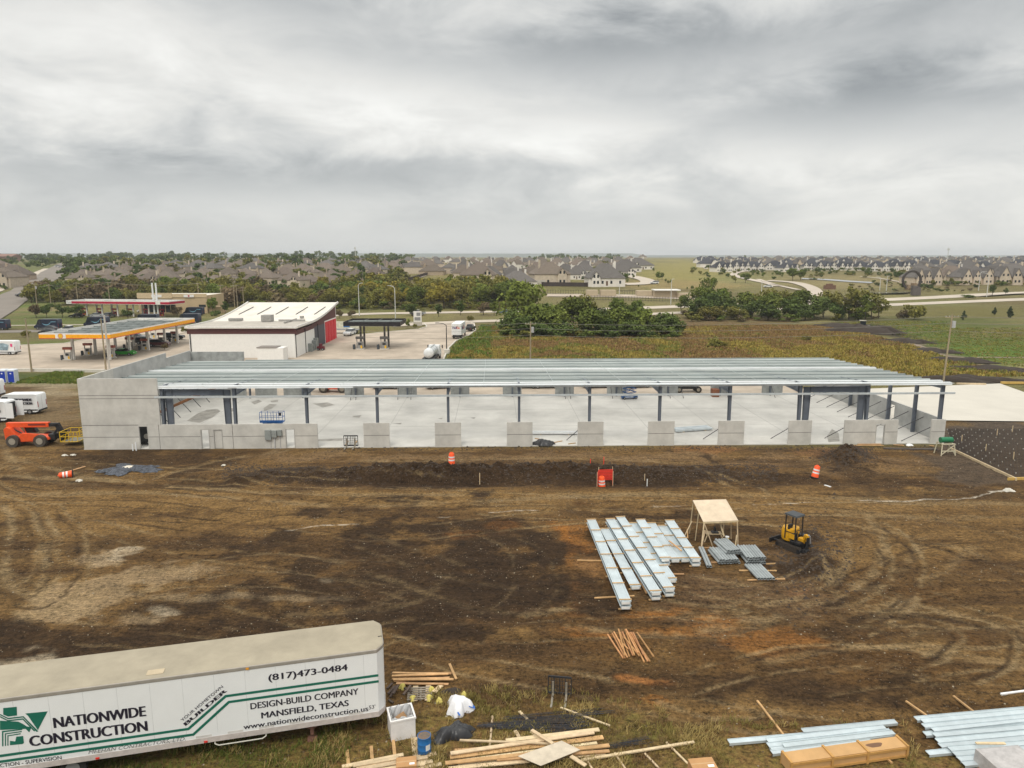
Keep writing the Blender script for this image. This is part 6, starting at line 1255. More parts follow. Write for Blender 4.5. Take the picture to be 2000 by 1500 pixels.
# red-edged fuel station with its store behind
red_s = M('stripe_crimson', (.42, .012, .045), .5)
a, b = G(130, 590, 5.0), G(330, 592, 5.0); r_an = math.atan2(b.y - a.y, b.x - a.x)
tx = canopy('fuel_canopy', 'long white fuel canopy with a crimson stripe in front of the tan store', a, (b - a).length, 9, 4.4, 5.6, cream, red_s, [(x, y) for x in (6, 12, 18, 24, 30) for y in (2, 7)], deck_g, r_an)
Lx = (b - a).length
for x0, x1 in ((-.1, 2.0), (Lx - 5.0, Lx - 3.2)): MB().box(x0, x1, -.14, -.101, 4.42, 5.55).build('sign_panel', cream, tx)
fit_text('Texaco', (.15, -.15, 4.85), (1.85, -.15, 4.85), .45, M('letter_black', (1, 1, 1)), tx, (0, 0, 1), (0, 0, 0))
for i in range(6):
    p = a + (b - a).normalized() * (4 + 6 * i) + Vector((0, 4, 0)); pump((p.x, p.y, 0), 'red and white fuel pump under the crimson-striped canopy', M('stripe_crimson', (1, 1, 1)), M('pump_red', (.45, .03, .05), .5), 'pumps under the crimson-striped canopy')
def store():
    p, q = G(264, 613), G(399, 613); t = thing('convenience_store', 'tan flat-roofed store behind the crimson-striped canopy', 'store', (p.x, p.y + 3, 0), 0); w = q.x - p.x; tn = M('store_tan', (.47, .36, .22), .8, var=.08, scale=.4)
    MB().box(0, w, 0, 16, -.2, 6.6).build('wall', tn, t); MB().box(-.15, w * .5, -.4, -.01, 5.5, 7.5).box(w * .5, w + .1, -.2, -.01, 5.9, 7.2).build('parapet', M('store_light', (.55, .43, .27), .8), t)
    MB().box(.3, w - .3, .3, 15.7, 6.61, 6.64).build('roof', M('roof_pale', (.62, .58, .50), .8), t)
    for i in range(6): x = w * .08 + i * 2.0; MB().box(x, x + 1.7, -.06, -.005, .3, 3.2).build('window', glass_dark, t)
    MB().box(w * .05, w * .5, -1.8, -.41, 3.5, 3.75).build('awning', M('awning_grey', (.4, .4, .4), .5), t)
    for x in (w * .28, w * .75): MB().box(x - 1.9, x + 1.9, -.46, -.41, 5.95, 6.9).build('sign_panel', cream, t); MB().box(x - .3, x + .3, -.5, -.461, 6.15, 6.7).build('sign_star', red_s, t)
    MB().box(w * .88, w * .98, -.05, -.003, 2.3, 3.2).build('window', glass_dark, t)
    MB().box(w + .01, w + 5, 1, 5, 0, 2.4).build('bin_enclosure', tn, t)
store()
for px, l in ((302.5, 'left of two white posts of a sign tower by the crimson canopy'), (309.5, 'right of two white posts of a sign tower by the crimson canopy')):
    p = P0(px, 619); tag(MB().cyl(p, p + Vector((0, 0, 11.8)), .28, n=10).build('sign_post', white_paint), l, 'sign post')
p = P0(306, 619); tag(MB().box(-.8, .8, -.2, .2, 6.2, 7.2).build('post_sign', cream, loc=p), 'small white sign hung between the two white posts', 'sign')
# curved-roof building
def curved():
    A = G(386, 699); B = G(577, 699); w = B.x - A.x + 1.5; t = thing('curved_roof_building', 'white building with an upswept white roof, maroon eaves and red doors', 'building', (A.x - 1.5, B.y, 0), R(.6)); D = 37.0
    ys = np.linspace(0, 1, 13); zr = [6.2 + 2.75 * (max(0, y - .32) / .68) ** 1.55 for y in ys]; rf = M('roof_membrane', (.66, .62, .55), .75, var=.14, scale=.25)
    ww = M('brick_white', (.77, .76, .73), .8, var=.05, scale=1.5)
    side = [(y * D, z - .55) for y, z in zip(ys, zr)]
    def sidewall(x0, x1, y0, y1, mat, nm, zmax=None, z0=-.2):
        pts = [(y0, np.interp(y0, [s[0] for s in side], [s[1] for s in side]))] + [s for s in side if y0 < s[0] < y1] + [(y1, np.interp(y1, [s[0] for s in side], [s[1] for s in side]))]
        if zmax: pts = [(y, min(z, zmax)) for y, z in pts]
        MB().prism([(y0, z0)] + pts + [(y1, z0)], x0, x1, lambda a, b, s_: (s_, a, b)).build(nm, mat, t)
    MB().box(0, w, 0, .3, -.2, 5.0).build('wall', ww, t); MB().box(-.3, w + .3, -.05, .28, 5.01, 6.05).build('eave_band', M('maroon_brick', (.11, .045, .045), .7, var=.1), t)
    sidewall(0, .3, .31, D, ww, 'wall'); MB().box(0, w, D, D + .3, -.2, 8.2).build('wall', ww, t)
    sidewall(w - .3, w, .31, D * .42, ww, 'wall', 4.6); sidewall(w - .3, w, D * .42 + .01, D * .68, M('dark_shutter', (.07, .075, .095), .6), 'wall', 4.9); sidewall(w - .3, w, D * .68 + .01, D - .02, ww, 'wall', 5.4)
    sidewall(w - .28, w - .02, .32, D - .03, M('maroon_brick', (1, 1, 1)), 'eave_band', None, 4.62)
    for i in range(4):
        y = D * .69 + i * D * .078; MB().box(w + .001, w + .12, y, y + D * .066, 0, 5.1).build('red_door', M('door_red', (.58, .015, .03), .5), t)
    for y in (.5, D * .21, D * .5): MB().box(w + .001, w + .12, y, y + .16, 0, 5.4).build('downpipe', dark_steel, t)
    MB().box(-.1, -.001, .2, .35, 0, 5).box(.2, .4, -.12, -.001, 0, 5).build('downpipe', dark_steel, t)
    for y in (D * .26, D * .30, D * .35, D * .39): MB().box(w + .002, w + .9, y, y + .9, 0, 1.9 + .6 * math.sin(y)).build('meter_cabinet', M('meter_grey', (1, 1, 1)), t)
    V = [(x, y * D + (-.7 if y == 0 else (.9 if y == 1 else 0)), z + dz) for dz in (0, .22) for x in (-.5, w + .7) for y, z in zip(ys, zr)]; n = 13; mb = MB()
    mb.add(V, [(i, i + 1, n + i + 1, n + i) for i in range(n - 1)] + [(2 * n + i, 3 * n + i, 3 * n + i + 1, 2 * n + i + 1) for i in range(n - 1)] + [(i, 2 * n + i, 2 * n + i + 1, i + 1) for i in range(n - 1)] + [(n + i, n + i + 1, 3 * n + i + 1, 3 * n + i) for i in range(n - 1)] + [(0, n, 3 * n, 2 * n), (n - 1, 3 * n - 1, 4 * n - 1, 2 * n - 1)])
    roof = mb.build('roof', rf, t)
    MB().box(-.3, w + .5, -.5, D * .36, 6.43, 6.47).build('flat_roof_shade', M('flat_roof_shade', (.42, .39, .34), .9, var=.14, scale=.5), roof)  # grey-tan sheet on the flat part; slope shading put into its colour
    rim = MB(); F_ = lambda y: np.interp(y, ys, zr) + .2
    for x in (-.45, w + .65):
        for ya, yb in zip(ys[:-1], ys[1:]): rim.bar((x, ya * D, F_(ya) + .15), (x, yb * D, F_(yb) + .15), .16, .4)
    rim.bar((-.45, -.65, F_(0) + .1), (w + .65, -.65, F_(0) + .1), .16, .3); rim.build('roof_edge', M('roof_edge', (.72, .71, .68), .6), roof)
    for fx in (.1, .3, .5, .72, .92):
        y0 = .62; y1 = .86; f = lambda y: np.interp(y, ys, zr) + .3
        MB().bar((w * fx, D * y0, f(y0)), (w * fx + .5, D * y1, f(y1)), .12, .12).build('roof_duct', dark_steel, roof)
    MB().box(w * .52, w * .62, D * .30, D * .36, 6.55, 8.0).build('air_unit', M('unit_grey', (.30, .29, .27), .6, var=.2), roof); MB().box(w * .68, w * .95, D * .33, D * .34, 6.6, 6.95).box(w * .8, w * .81, D * .2, D * .45, 6.55, 6.85).build('roof_pipe', M('unit_grey', (1, 1, 1)), roof); MB().cyl((w * .85, D * .48, 6.8), (w * .85, D * .48, 7.3), .5, n=10).build('roof_vent', M('unit_grey', (1, 1, 1)), roof); MB().box(w * .15, w * .28, D * .36, D * .4, 6.55, 7.1).build('air_unit', M('unit_grey', (1, 1, 1)), roof)
    s_ = G(510, 703); q = G(560, 703); wd = q.x - s_.x
    sh_ = thing('utility_shed', 'small white shed with a grey roof in front of the curved-roof building', 'shed', (s_.x, s_.y - 2, 0), 0); MB().box(0, wd, 0, 3, 0, 2.7).build('wall', ww, sh_); MB().box(-.1, wd * .75, -.1, 3.1, 2.71, 2.85).build('roof', M('shed_roof', (.22, .2, .18), .8), sh_)
curved()
p = P0(627, 684); t = thing('pressure_cart', 'small dark red machine on the pavement beside the curved-roof building', 'machine', p); MB().box(-.8, .8, -.5, .5, .25, .9).cyl((0, 0, .9), (0, 0, 1.5), .4, n=10).build('body', M('machine_maroon', (.14, .02, .03), .5), t); wheel4(t, (-.5, .5), .5, .28, .15)
# black canopy with diesel pumps
pb, pb2 = G(671, 637, 5.35), G(781, 637, 5.35)
dk = M('fascia_black', (.015, .013, .015), .5); bc = canopy('fuel_canopy', 'small black-edged fuel canopy with two pump islands', pb, pb2.x - pb.x, 9.5, 5.35, 6.3, dk, None, [], deck_g)
for px in (702.5, 709.5, 749.5, 757): q = P0(px, 681 - (2 if px in (709.5, 757) else 0)); MB().box(q.x - pb.x - .2, q.x - pb.x + .2, q.y - pb.y + 1.5, q.y - pb.y + 1.9, 0, 5.4).build('column', M('column_grey', (.10, .095, .09), .6), bc)
for px, l in ((704, 'dark diesel pump on the left island under the black canopy'), (751, 'dark diesel pump on the right island under the black canopy')): pump(P0(px, 682), l, M('pump_dark', (.07, .065, .065), .5), M('pump_grey', (.28, .27, .26), .5), 'diesel pumps under the black canopy', 1.1)
def price_sign():
    p = P0(816, 636); t = thing('price_sign', 'pale concrete monument price sign beside the driveway', 'sign', p); MB().box(-1.3, 1.3, -.3, .3, 0, 1.2).build('base', M('sign_base', (.5, .46, .4), .8), t); MB().box(-1.2, 1.2, -.25, .25, 1.2, 4.4).build('sign_panel', cream, t); MB().box(-.9, .9, -.28, -.251, 1.6, 2.6).box(-.3, .9, -.28, -.251, 3.0, 4.0).build('display', M('display_grey', (.25, .25, .25), .5), t)
price_sign()
def toilet(px, label):
    p = g(px, 747); t = thing('portable_toilet', label, 'portable toilet', p, R(4)); bl = M('toilet_blue', (.012, .045, .38), .45, var=.1); wt = M('toilet_white', (.60, .64, .68), .5)
    MB().box(-.58, .58, -.58, .58, .05, 2.1).build('cabin', wt, t, bevel=.03); MB().box(-.5, .5, -.605, -.585, .15, 2.0).build('door', bl, t); MB().box(-.12, .12, -.615, -.606, 1.55, 1.75).build('door_sign', white_paint, t)
    MB().loft([[(x * s_, y * s_, z) for x, y in ((-.6, -.6), (.6, -.6), (.6, .6), (-.6, .6))] for s_, z in ((1, 2.1), (.97, 2.22), (.6, 2.34))]).build('roof', wt, t)
toilet(10, 'left of two blue and white portable toilets by the grass'); toilet(27, 'right of two blue and white portable toilets by the grass')
# ---------------------------------------------------------------- poles, lamps and wires
def upole(p, h, label, arms=1, lean=0, trans=False, group=None, m_=None):
    t = thing('utility_pole', label, 'utility pole', p, 0, group); MB().cyl((0, 0, -.3), (lean, 0, h), .17, .11, n=8).build('pole', m_ or pole_wood, t)
    for i in range(arms): z = h - .5 - .9 * i; MB().bar((lean - 1.1, 0, z), (lean + 1.1, 0, z), .1, .12).build('crossarm', pole_wood, t)
    ins = MB()
    for x in (-1, -.4, .4, 1): ins.cyl((lean + x, 0, h - .44), (lean + x, 0, h - .22), .05, n=6)
    if arms: ins.build('insulators', M('insulator', (.4, .4, .38), .3), t)
    if trans: MB().cyl((lean + .4, 0, h - 2.2), (lean + .4, 0, h - 1.1), .3, n=10).build('transformer', M('transformer_grey', (.4, .4, .4), .5), t)
    return p + Vector((lean, 0, h - .3))
def ph(px, yb, yt):                               # pole height from base and top rows
    p = GT(px, yb) if yb < 606 else P0(px, yb); return p, GY(px, yt, p.y).z - p.z
UP = []
for px, yb, yt, l, arms, tr in [(62, 726, 622, 'wooden utility pole beside the grass left of the warehouse', 0, False), (207, 722, 622, 'wooden utility pole in front of the orange-edged canopy', 0, True), (1036, 707, 628, 'utility pole standing behind the middle of the warehouse roof', 1, True), (1842, 748, 614, 'tall utility pole at the right, behind the concrete pad', 1, True)]:
    p, h = ph(px, yb, yt); UP.append(upole(p, h, l, arms, .3 if px == 1842 else 0, tr))
FP = []
FL_ = ['far utility pole left of the red canopy, with a transformer', 'far utility pole second along the woods', 'far utility pole third along the woods', 'far utility pole behind the crimson canopy', 'far utility pole behind the tan store', 'far utility pole right of the store, first of the cluster', 'far utility pole in the cluster right of the store', 'tallest pole in the cluster right of the store', 'pole with double arms at the right of the cluster']
for (px, yb, yt), l in zip([(74, 610, 553), (101, 608, 555), (154, 606, 551), (216, 604, 550), (390, 600, 552), (434, 602, 556), (459, 602, 556), (465, 612, 556), (477, 610, 560)], FL_):
    p = P0(px, max(yb, 606)); FP.append(upole(p, GY(px, yt, p.y).z, l, 2 if px in (74, 477) else 1, 0, px == 74))
tag(MB().cyl(P0(214, 722), P0(214, 722) + Vector((0, 0, 10.2)), .16, n=8).build('steel_pole', M('pole_grey_pale', (.5, .47, .42), .6)), 'pale grey pole right behind the wooden pole by the orange canopy', 'pole')
def wire(p, q, sag, label, group=None, r=.022, n=14):
    pts = [p.lerp(q, i / n) - Vector((0, 0, sag * 4 * (i / n) * (1 - i / n))) for i in range(n + 1)]; tag(MB().tube(pts, r, 4).build('power_line', wire_mat), label, 'power line', group)
a, b = UP[2], UP[3]
for dz, l in ((0, 'top'), (-1.1, 'second'), (-2.4, 'lowest')):
    o = Vector((0, 0, dz)); wire(a + o, b + o, .9, l + ' power line between the middle and right-hand utility poles', r=.028); wire(a + o, a + (a - b) * .55 + o, .5, l + ' power line running left from the middle utility pole', r=.028); wire(b + o, b + (b - a) * .35 + o, .5, l + ' power line running right from the right-hand utility pole', r=.028)
for i in range(len(FP) - 5): wire(FP[i], FP[i + 1], .9, 'thin power line strung between the far poles along the woods', 'power lines between the far poles', .05)
def lamp(px, yb, yt, label, m_, arm=2.2, r=.13, double=False, group=None):
    p, h = ph(px, yb, yt); t = thing('street_lamp', label, 'street lamp', p, 0, group); MB().cyl((0, 0, 0), (0, 0, h * .93), r * 1.3, r * .8, n=8).build('pole', m_, t)
    for s_ in ((1, -1) if double else (1,)):
        s2 = s_ * (1 if arm > 0 else -1); MB().tube([(0, 0, h * .92), (s2 * abs(arm) * .35, 0, h * .98), (s2 * abs(arm), 0, h)], r * .7, 6).build('arm', m_, t); MB().box(min(s2 * abs(arm), s2 * (abs(arm) + .8)), max(s2 * abs(arm), s2 * (abs(arm) + .8)), -.15, .15, h - .04, h + .1).build('lamp_head', m_, t)
for px, yb, yt, l, arm, mm in [(702, 617, 553, 'pale street lamp on the road median behind the black canopy', .8, pole_white), (772.5, 622, 558, 'pale street lamp right of the black canopy', -1.6, pole_white), (1209.5, 578, 553, 'pale street lamp by the utility yard', -1.2, pole_white), (1310, 595, 545, 'pale tall lamp by the main road right of the big trees', .3, pole_white), (1487, 575, 547, 'pale street lamp behind the creek trees', -1.2, pole_white),
        (1718, 567, 541, 'pale street lamp left of the pond', -1.5, pole_white), (1731, 568, 539, 'pale street lamp beside the pond', .3, pole_white), (1911, 568, 530, 'left of the two curved street lamps at the right', 2.4, pole_white), (1927, 580, 533, 'right of the two curved street lamps at the right', -2.4, pole_white)]: lamp(px, yb, yt, l, mm, arm)
lamp(872.5, 689, 631, 'black lot lamp at the curved kerb', M('lamp_black', (.03, .03, .032), .5), -1.6, .10)
tag(MB().box(-.6, .6, -.6, .6, -.1, .9).build('lamp_footing', kerbm, loc=P0(873, 690)), 'concrete footing under the black lot lamp', 'footing')
# ---------------------------------------------------------------- trees
def leaf_mat(name, a, b, c=None):
    m = M(name, a, .85, var=.3, scale=.9, var2=b, rnd=.22, spec=.15, bump=0); return m
bark = M('bark', (.09, .07, .05), .95, var=.3, scale=6)
def crown_np(seed, clumps, per, leaf, shape):
    rg = np.random.default_rng(seed); cs, rs = [], []
    while len(cs) < clumps:
        p = rg.uniform(-1, 1, 3); r = np.linalg.norm(p)
        if r > 1 or r < .35 and rg.random() < .7: continue
        q = shape(p, rg)
        if q is None: continue
        cs.append(q[0]); rs.append(q[1] * rg.uniform(.7, 1.25))
    V = []; cs = np.array(cs); rs = np.array(rs)
    d = rg.normal(size=(clumps, per, 3)); d /= np.linalg.norm(d, axis=2, keepdims=True)
    rad = rs[:, None, None] * rg.uniform(.55, 1.1, (clumps, per, 1)); pos = (cs[:, None, :] + d * rad * np.array([1, 1, .8])).reshape(-1, 3)
    nrm = (d.reshape(-1, 3) + rg.normal(size=(clumps * per, 3)) * .6); nrm /= np.linalg.norm(nrm, axis=1, keepdims=True)
    t = np.cross(nrm, rg.normal(size=nrm.shape)); t /= np.linalg.norm(t, axis=1, keepdims=True) + 1e-9; b = np.cross(nrm, t)
    s = leaf * rg.uniform(.6, 1.4, (len(pos), 1)); pos[:, 2] = np.maximum(pos[:, 2], .01)
    V = np.stack([pos - t * s - b * s * .6, pos + t * s * .9 - b * s * .7, pos + t * s * 1.1 + b * s * .5, pos - t * s * .7 + b * s * .8], 1).reshape(-1, 3)
    return V, np.arange(len(V)).reshape(-1, 4)
def ell(cz, rx, rz_, cr, taper=0.0, droop=0):
    def f(p, rg):
        k = 1 - taper * max(0, p[2]); return (np.array([p[0] * rx * k, p[1] * rx * k, cz + p[2] * rz_]), cr)
    return f
def cone(cz, rx, h, cr):
    def f(p, rg):
        z = (p[2] + 1) / 2; k = (1 - z) ** .8; return (np.array([p[0] * rx * k, p[1] * rx * k, cz + z * h]), cr * (.5 + .6 * (1 - z)))
    return f
def lop(cz, rx, rz_, cr, seed):
    c = np.random.default_rng(seed).uniform(-1, 1, (5, 3)) * np.array([.6, .6, .5])
    def f(p, rg):
        k = c[rg.integers(5)]; q = k + p * .55; return (np.array([q[0] * rx, q[1] * rx, cz + q[2] * rz_]), cr)
    return f
def trunk_mb(h, r, seed, limbs=5, lean=.03, spread=.25):
    rg = random.Random(seed); mb = MB(); top = (rg.uniform(-lean, lean), rg.uniform(-lean, lean), h); mb.cyl((0, 0, -.03), (top[0] * .5, top[1] * .5, h * .5), r, r * .75, n=7).cyl((top[0] * .5, top[1] * .5, h * .5), top, r * .75, r * .5, n=7)
    for i in range(limbs):
        a = 2 * PI * (i + rg.random() * .5) / limbs; z = h * rg.uniform(.55, 1.0); e = (math.cos(a) * spread, math.sin(a) * spread, z + rg.uniform(.15, .4)); m_ = (e[0] * .5, e[1] * .5, (z + e[2]) / 2 - .03)
        mb.cyl((top[0] * z / h, top[1] * z / h, z), m_, r * .5, r * .32, n=5).cyl(m_, e, r * .32, r * .12, n=5)
    return mb
TP = {}
LEAF = {'dark': leaf_mat('leaf_dark', (0.063, 0.095, 0.024), (0.133, 0.177, 0.044)), 'green': leaf_mat('leaf_green', (0.095, 0.137, 0.026), (0.197, 0.232, 0.046)), 'olive': leaf_mat('leaf_olive', (0.146, 0.144, 0.033), (0.254, 0.232, 0.053)), 'yellow': leaf_mat('leaf_yellow', (0.190, 0.165, 0.026), (0.317, 0.262, 0.046)), 'brown': leaf_mat('leaf_brown', (0.127, 0.095, 0.053), (0.203, 0.152, 0.079)), 'juniper': leaf_mat('leaf_juniper', (0.038, 0.061, 0.029), (0.079, 0.104, 0.046))}
def proto(key, shape, clumps, per, leaf, col, th, tr, limbs=5, spread=.25, seed=1):
    r = thing('tree', 'tree', 'tree', (0, -400, -50)); V, Fq = crown_np(seed, clumps, per, leaf, shape); npmesh('crown', V, Fq, LEAF[col], r); trunk_mb(th, tr, seed, limbs, spread=spread).build('trunk', bark, r, smooth=True); TP[key] = freeze(r)
k = 0
for col in ('dark', 'green', 'olive', 'yellow', 'brown'):
    for v in range(2):
        k += 1; proto(('bushy', col, v), lop(.50, .44, .42, .15, k), 46, 46, .028, col, .4, .022, 5, .22, k); proto(('oak', col, v), lop(.60, .42, .36, .14, 50 + k), 40, 44, .030, col, .38, .026, 6, .25, 60 + k)
for v in range(2): proto(('sparse', 'olive', v), ell(.58, .36, .38, .10), 30, 34, .024, 'olive', .5, .020, 8, .30, 90 + v); proto(('sparse', 'green', v), ell(.58, .36, .38, .10), 30, 34, .024, 'green', .5, .020, 8, .30, 94 + v)
for v in range(2): proto(('juniper', 'juniper', v), cone(.06, .33, .86, .10), 44, 40, .028, 'juniper', .3, .03, 3, .1, 100 + v); proto(('young', 'dark', v), ell(.62, .26, .34, .10, .3), 26, 36, .034, 'dark', .45, .022, 4, .15, 110 + v); proto(('young', 'green', v), ell(.62, .26, .34, .10, .3), 26, 36, .034, 'green', .45, .022, 4, .15, 114 + v)
for v in range(2): proto(('shrub', 'olive', v), lop(.42, .62, .45, .20, 130 + v), 26, 40, .05, 'olive', .2, .02, 4, .3, 120 + v); proto(('shrub', 'brown', v), lop(.42, .75, .42, .20, 134 + v), 26, 40, .05, 'brown', .2, .02, 4, .3, 124 + v); proto(('shrub', 'dark', v), lop(.42, .62, .45, .20, 138 + v), 26, 40, .05, 'dark', .2, .02, 4, .3, 128 + v)
USED = set(); TR = random.Random(5)
def put(kind, col, px, py, hpx, label, group=None, cat='tree', name='tree', wid=1.0):
    p = GT(px, py); h = hpx / PXM(p); key = (kind, col, TR.randint(0, 1)); r = TP[key]; s = (h * wid * TR.uniform(.92, 1.08), h * wid * TR.uniform(.92, 1.08), h)
    if key in USED: o = dup(r, p, TR.uniform(0, 6.28), label, group, s)
    else:
        USED.add(key); o = r; o.location = p; o.scale = s; o.rotation_euler = (0, 0, TR.uniform(0, 6.28)); o['label'] = label
        if group: o['group'] = group
    o['category'] = cat; o.name = name; return o
FARV, FARF, FARM = [], [], []; FARN = [0]; LOWC = [crown_np(200 + i, 14, 24, .055, lop(.52, .46, .44, .17, 300 + i)) for i in range(4)]; FCOL = ['dark', 'green', 'olive', 'yellow', 'brown']
def zone(n, fx, fy, fh, picks, label, group, **kw):
    for i in range(n):
        px = fx(i); kd, cl = picks[TR.randint(0, len(picks) - 1)]; put(kd, cl, px, fy(i, px), fh(i, px), label, group, **kw)
def far_zone(n, fx, fy, fh, cols, wid=1.0):      # small far trees that read as one mass
    for i in range(n):
        px = fx(i); py = fy(i, px); p = GT(px, py); h = fh(i, px) / PXM(p); V, Fq = LOWC[TR.randint(0, 3)]; a_ = TR.uniform(0, 6.28); w = wid * TR.uniform(.85, 1.3)
        X = (V[:, 0] * math.cos(a_) - V[:, 1] * math.sin(a_)) * h * w + p.x; Y = (V[:, 0] * math.sin(a_) + V[:, 1] * math.cos(a_)) * h * w + p.y; FARV.append(np.stack([X, Y, V[:, 2] * h + p.z], 1)); FARF.append(Fq + FARN[0]); FARN[0] += len(V); FARM.append(np.full(len(Fq), FCOL.index(cols[TR.randint(0, len(cols) - 1)])))
U_ = TR.uniform
# big thicket behind the warehouse
T1 = 'bushy green tree in the big thicket behind the middle of the warehouse roof'; G1 = 'trees of the big thicket'
for px, py, h, cl, w in [(1012, 640, 92, 'green', 1.0), (1000, 652, 60, 'dark', 1.1), (1035, 655, 70, 'green', 1.2), (1062, 650, 72, 'dark', 1.1), (1090, 656, 66, 'green', 1.2), (1118, 652, 72, 'green', 1.1), (1140, 648, 76, 'olive', 1.0), (1150, 657, 62, 'green', 1.2), (1180, 652, 66, 'dark', 1.2), (1205, 656, 64, 'green', 1.2), (1232, 652, 66, 'dark', 1.1), (1258, 656, 62, 'green', 1.2), (1285, 654, 56, 'dark', 1.2), (1305, 655, 44, 'dark', 1.3), (1022, 658, 46, 'dark', 1.4), (1100, 659, 42, 'dark', 1.5), (1190, 659, 42, 'dark', 1.5), (1270, 659, 38, 'dark', 1.5), (1050, 660, 36, 'dark', 1.6), (1230, 660, 38, 'dark', 1.5)]: put('bushy', cl, px, py, h, T1, G1, wid=w)
for px, py, h, cl, l in [(1210, 626, 44, 'green', 'lighter green tree top rising behind the big thicket, left'), (1240, 620, 34, 'green', 'small round dark tree behind the big thicket'), (1330, 612, 36, 'green', 'round green tree between the thicket and the creek row')]: put('oak', cl, px, py, h, l)
# creek row at the right
T2 = 'bushy tree in the creek row right of the thicket'; G2 = 'trees of the creek row'
for px, py, h, cl, w in [(1360, 622, 46, 'dark', 1.1), (1372, 615, 56, 'green', 1.0), (1395, 618, 52, 'dark', 1.1), (1415, 612, 50, 'green', 1.0), (1430, 620, 44, 'dark', 1.2), (1452, 616, 52, 'green', 1.1), (1470, 622, 46, 'dark', 1.1), (1490, 618, 58, 'olive', 1.0), (1512, 622, 56, 'green', 1.1), (1530, 616, 52, 'olive', 1.0), (1546, 624, 48, 'dark', 1.2), (1566, 620, 54, 'green', 1.0), (1590, 624, 50, 'dark', 1.1), (1608, 620, 56, 'olive', 1.0), (1632, 624, 44, 'dark', 1.1), (1572, 626, 36, 'dark', 1.5), (1500, 626, 36, 'dark', 1.5), (1440, 625, 30, 'olive', 1.6), (1385, 626, 30, 'olive', 1.6)]: put('bushy', cl, px, py, h, T2, G2, wid=w)
put('sparse', 'green', 1383, 606, 70, 'tall green tree standing higher than the creek row, at its left end', wid=.8)
for px, py, h, cl, l in [(1658, 625, 72, 'olive', 'tall thin open tree left of centre among the sparse creek trees'), (1676, 626, 56, 'green', 'thin tree with a visible trunk among the sparse creek trees'), (1702, 624, 54, 'olive', 'broad yellowish tree at the right end of the creek row'), (1716, 622, 44, 'olive', 'last open olive tree at the right end of the creek row'), (1690, 626, 40, 'green', 'low open tree below the broad yellowish tree of the creek row')]: put('sparse', cl, px, py, h, l, wid=1.15)
for px, py, h, kd, cl, l in [(1785, 624, 34, 'shrub', 'olive', 'wide olive bush on the meadow right of the creek row'), (1766, 622, 20, 'shrub', 'brown', 'brownish bush beside the wide olive bush'), (1882, 625, 20, 'juniper', 'juniper', 'dark conical juniper, leftmost of three on the right meadow'), (1942, 615, 16, 'juniper', 'juniper', 'small faint juniper on the right meadow between two darker ones'), (1972, 621, 24, 'juniper', 'juniper', 'broad dark juniper near the right edge'), (1938, 577, 22, 'young', 'dark', 'round street tree by the road under the curved lamps'), (1964, 576, 14, 'young', 'dark', 'smaller street tree at the far right of the road'),
        (1391, 680, 24, 'shrub', 'olive', 'larger green bush alone in the brown field'), (1413, 678, 12, 'shrub', 'olive', 'low green bush right of the larger field bush'), (1575, 668, 14, 'shrub', 'olive', 'low green bush in the brown field near the dirt track'), (1640, 600, 20, 'young', 'green', 'young tree by the subdivision street'), (1548, 548, 24, 'oak', 'green', 'left green tree on the grass by the subdivision street'), (1563, 548, 20, 'oak', 'green', 'right green tree on the grass by the subdivision street'), (1436, 552, 14, 'oak', 'olive', 'left of two small trees below the hay field'), (1456, 553, 20, 'oak', 'green', 'right of two small trees below the hay field')]: put(kd, cl, px, py, h, l, cat='bush' if kd == 'shrub' else 'tree', name='bush' if kd == 'shrub' else 'tree')
YS = 'young planted tree around the cul-de-sac and hay field'; YG = 'young trees by the hay field'
for px, py, h in [(1237, 545, 10), (1285, 548, 18), (1293, 546, 14), (1305, 556, 9), (1310, 554, 8), (1276, 531, 9), (1268, 525, 8), (1352, 567, 10), (1342, 566, 6), (1247, 562, 6), (1480, 540, 12), (1490, 543, 12), (1472, 536, 9), (1300, 552, 8), (1462, 531, 8)]: put('young', 'green', px, py, h, YS, YG)
# pond side planting
PS = 'dark clipped shrub around the pond and gateway'; PG = 'shrubs around the pond and gateway'
for px, py, h in [(1762, 561, 10), (1800, 562, 12), (1812, 563, 12), (1706, 551, 5), (1740, 545, 4), (1590, 545, 5), (1605, 541, 5), (1827, 567, 7), (1850, 568, 5), (1663, 537, 10), (1742, 531, 10), (1695, 537, 12), (1755, 541, 14), (1835, 556, 8), (1890, 556, 9), (1905, 561, 8), (1840, 541, 12), (1926, 551, 14), (1970, 549, 10), (1595, 531, 10), (1620, 535, 7), (1520, 536, 9), (1545, 532, 10), (1570, 533, 12), (1512, 545, 7)]: put('shrub', 'dark', px, py, h, PS, PG, cat='bush', name='bush')
for px, l in ((1880, 'low clipped hedge on the road median at the right'),):
    put('shrub', 'dark', px + 10, 580, 6, l, cat='hedge', name='hedge', wid=4)
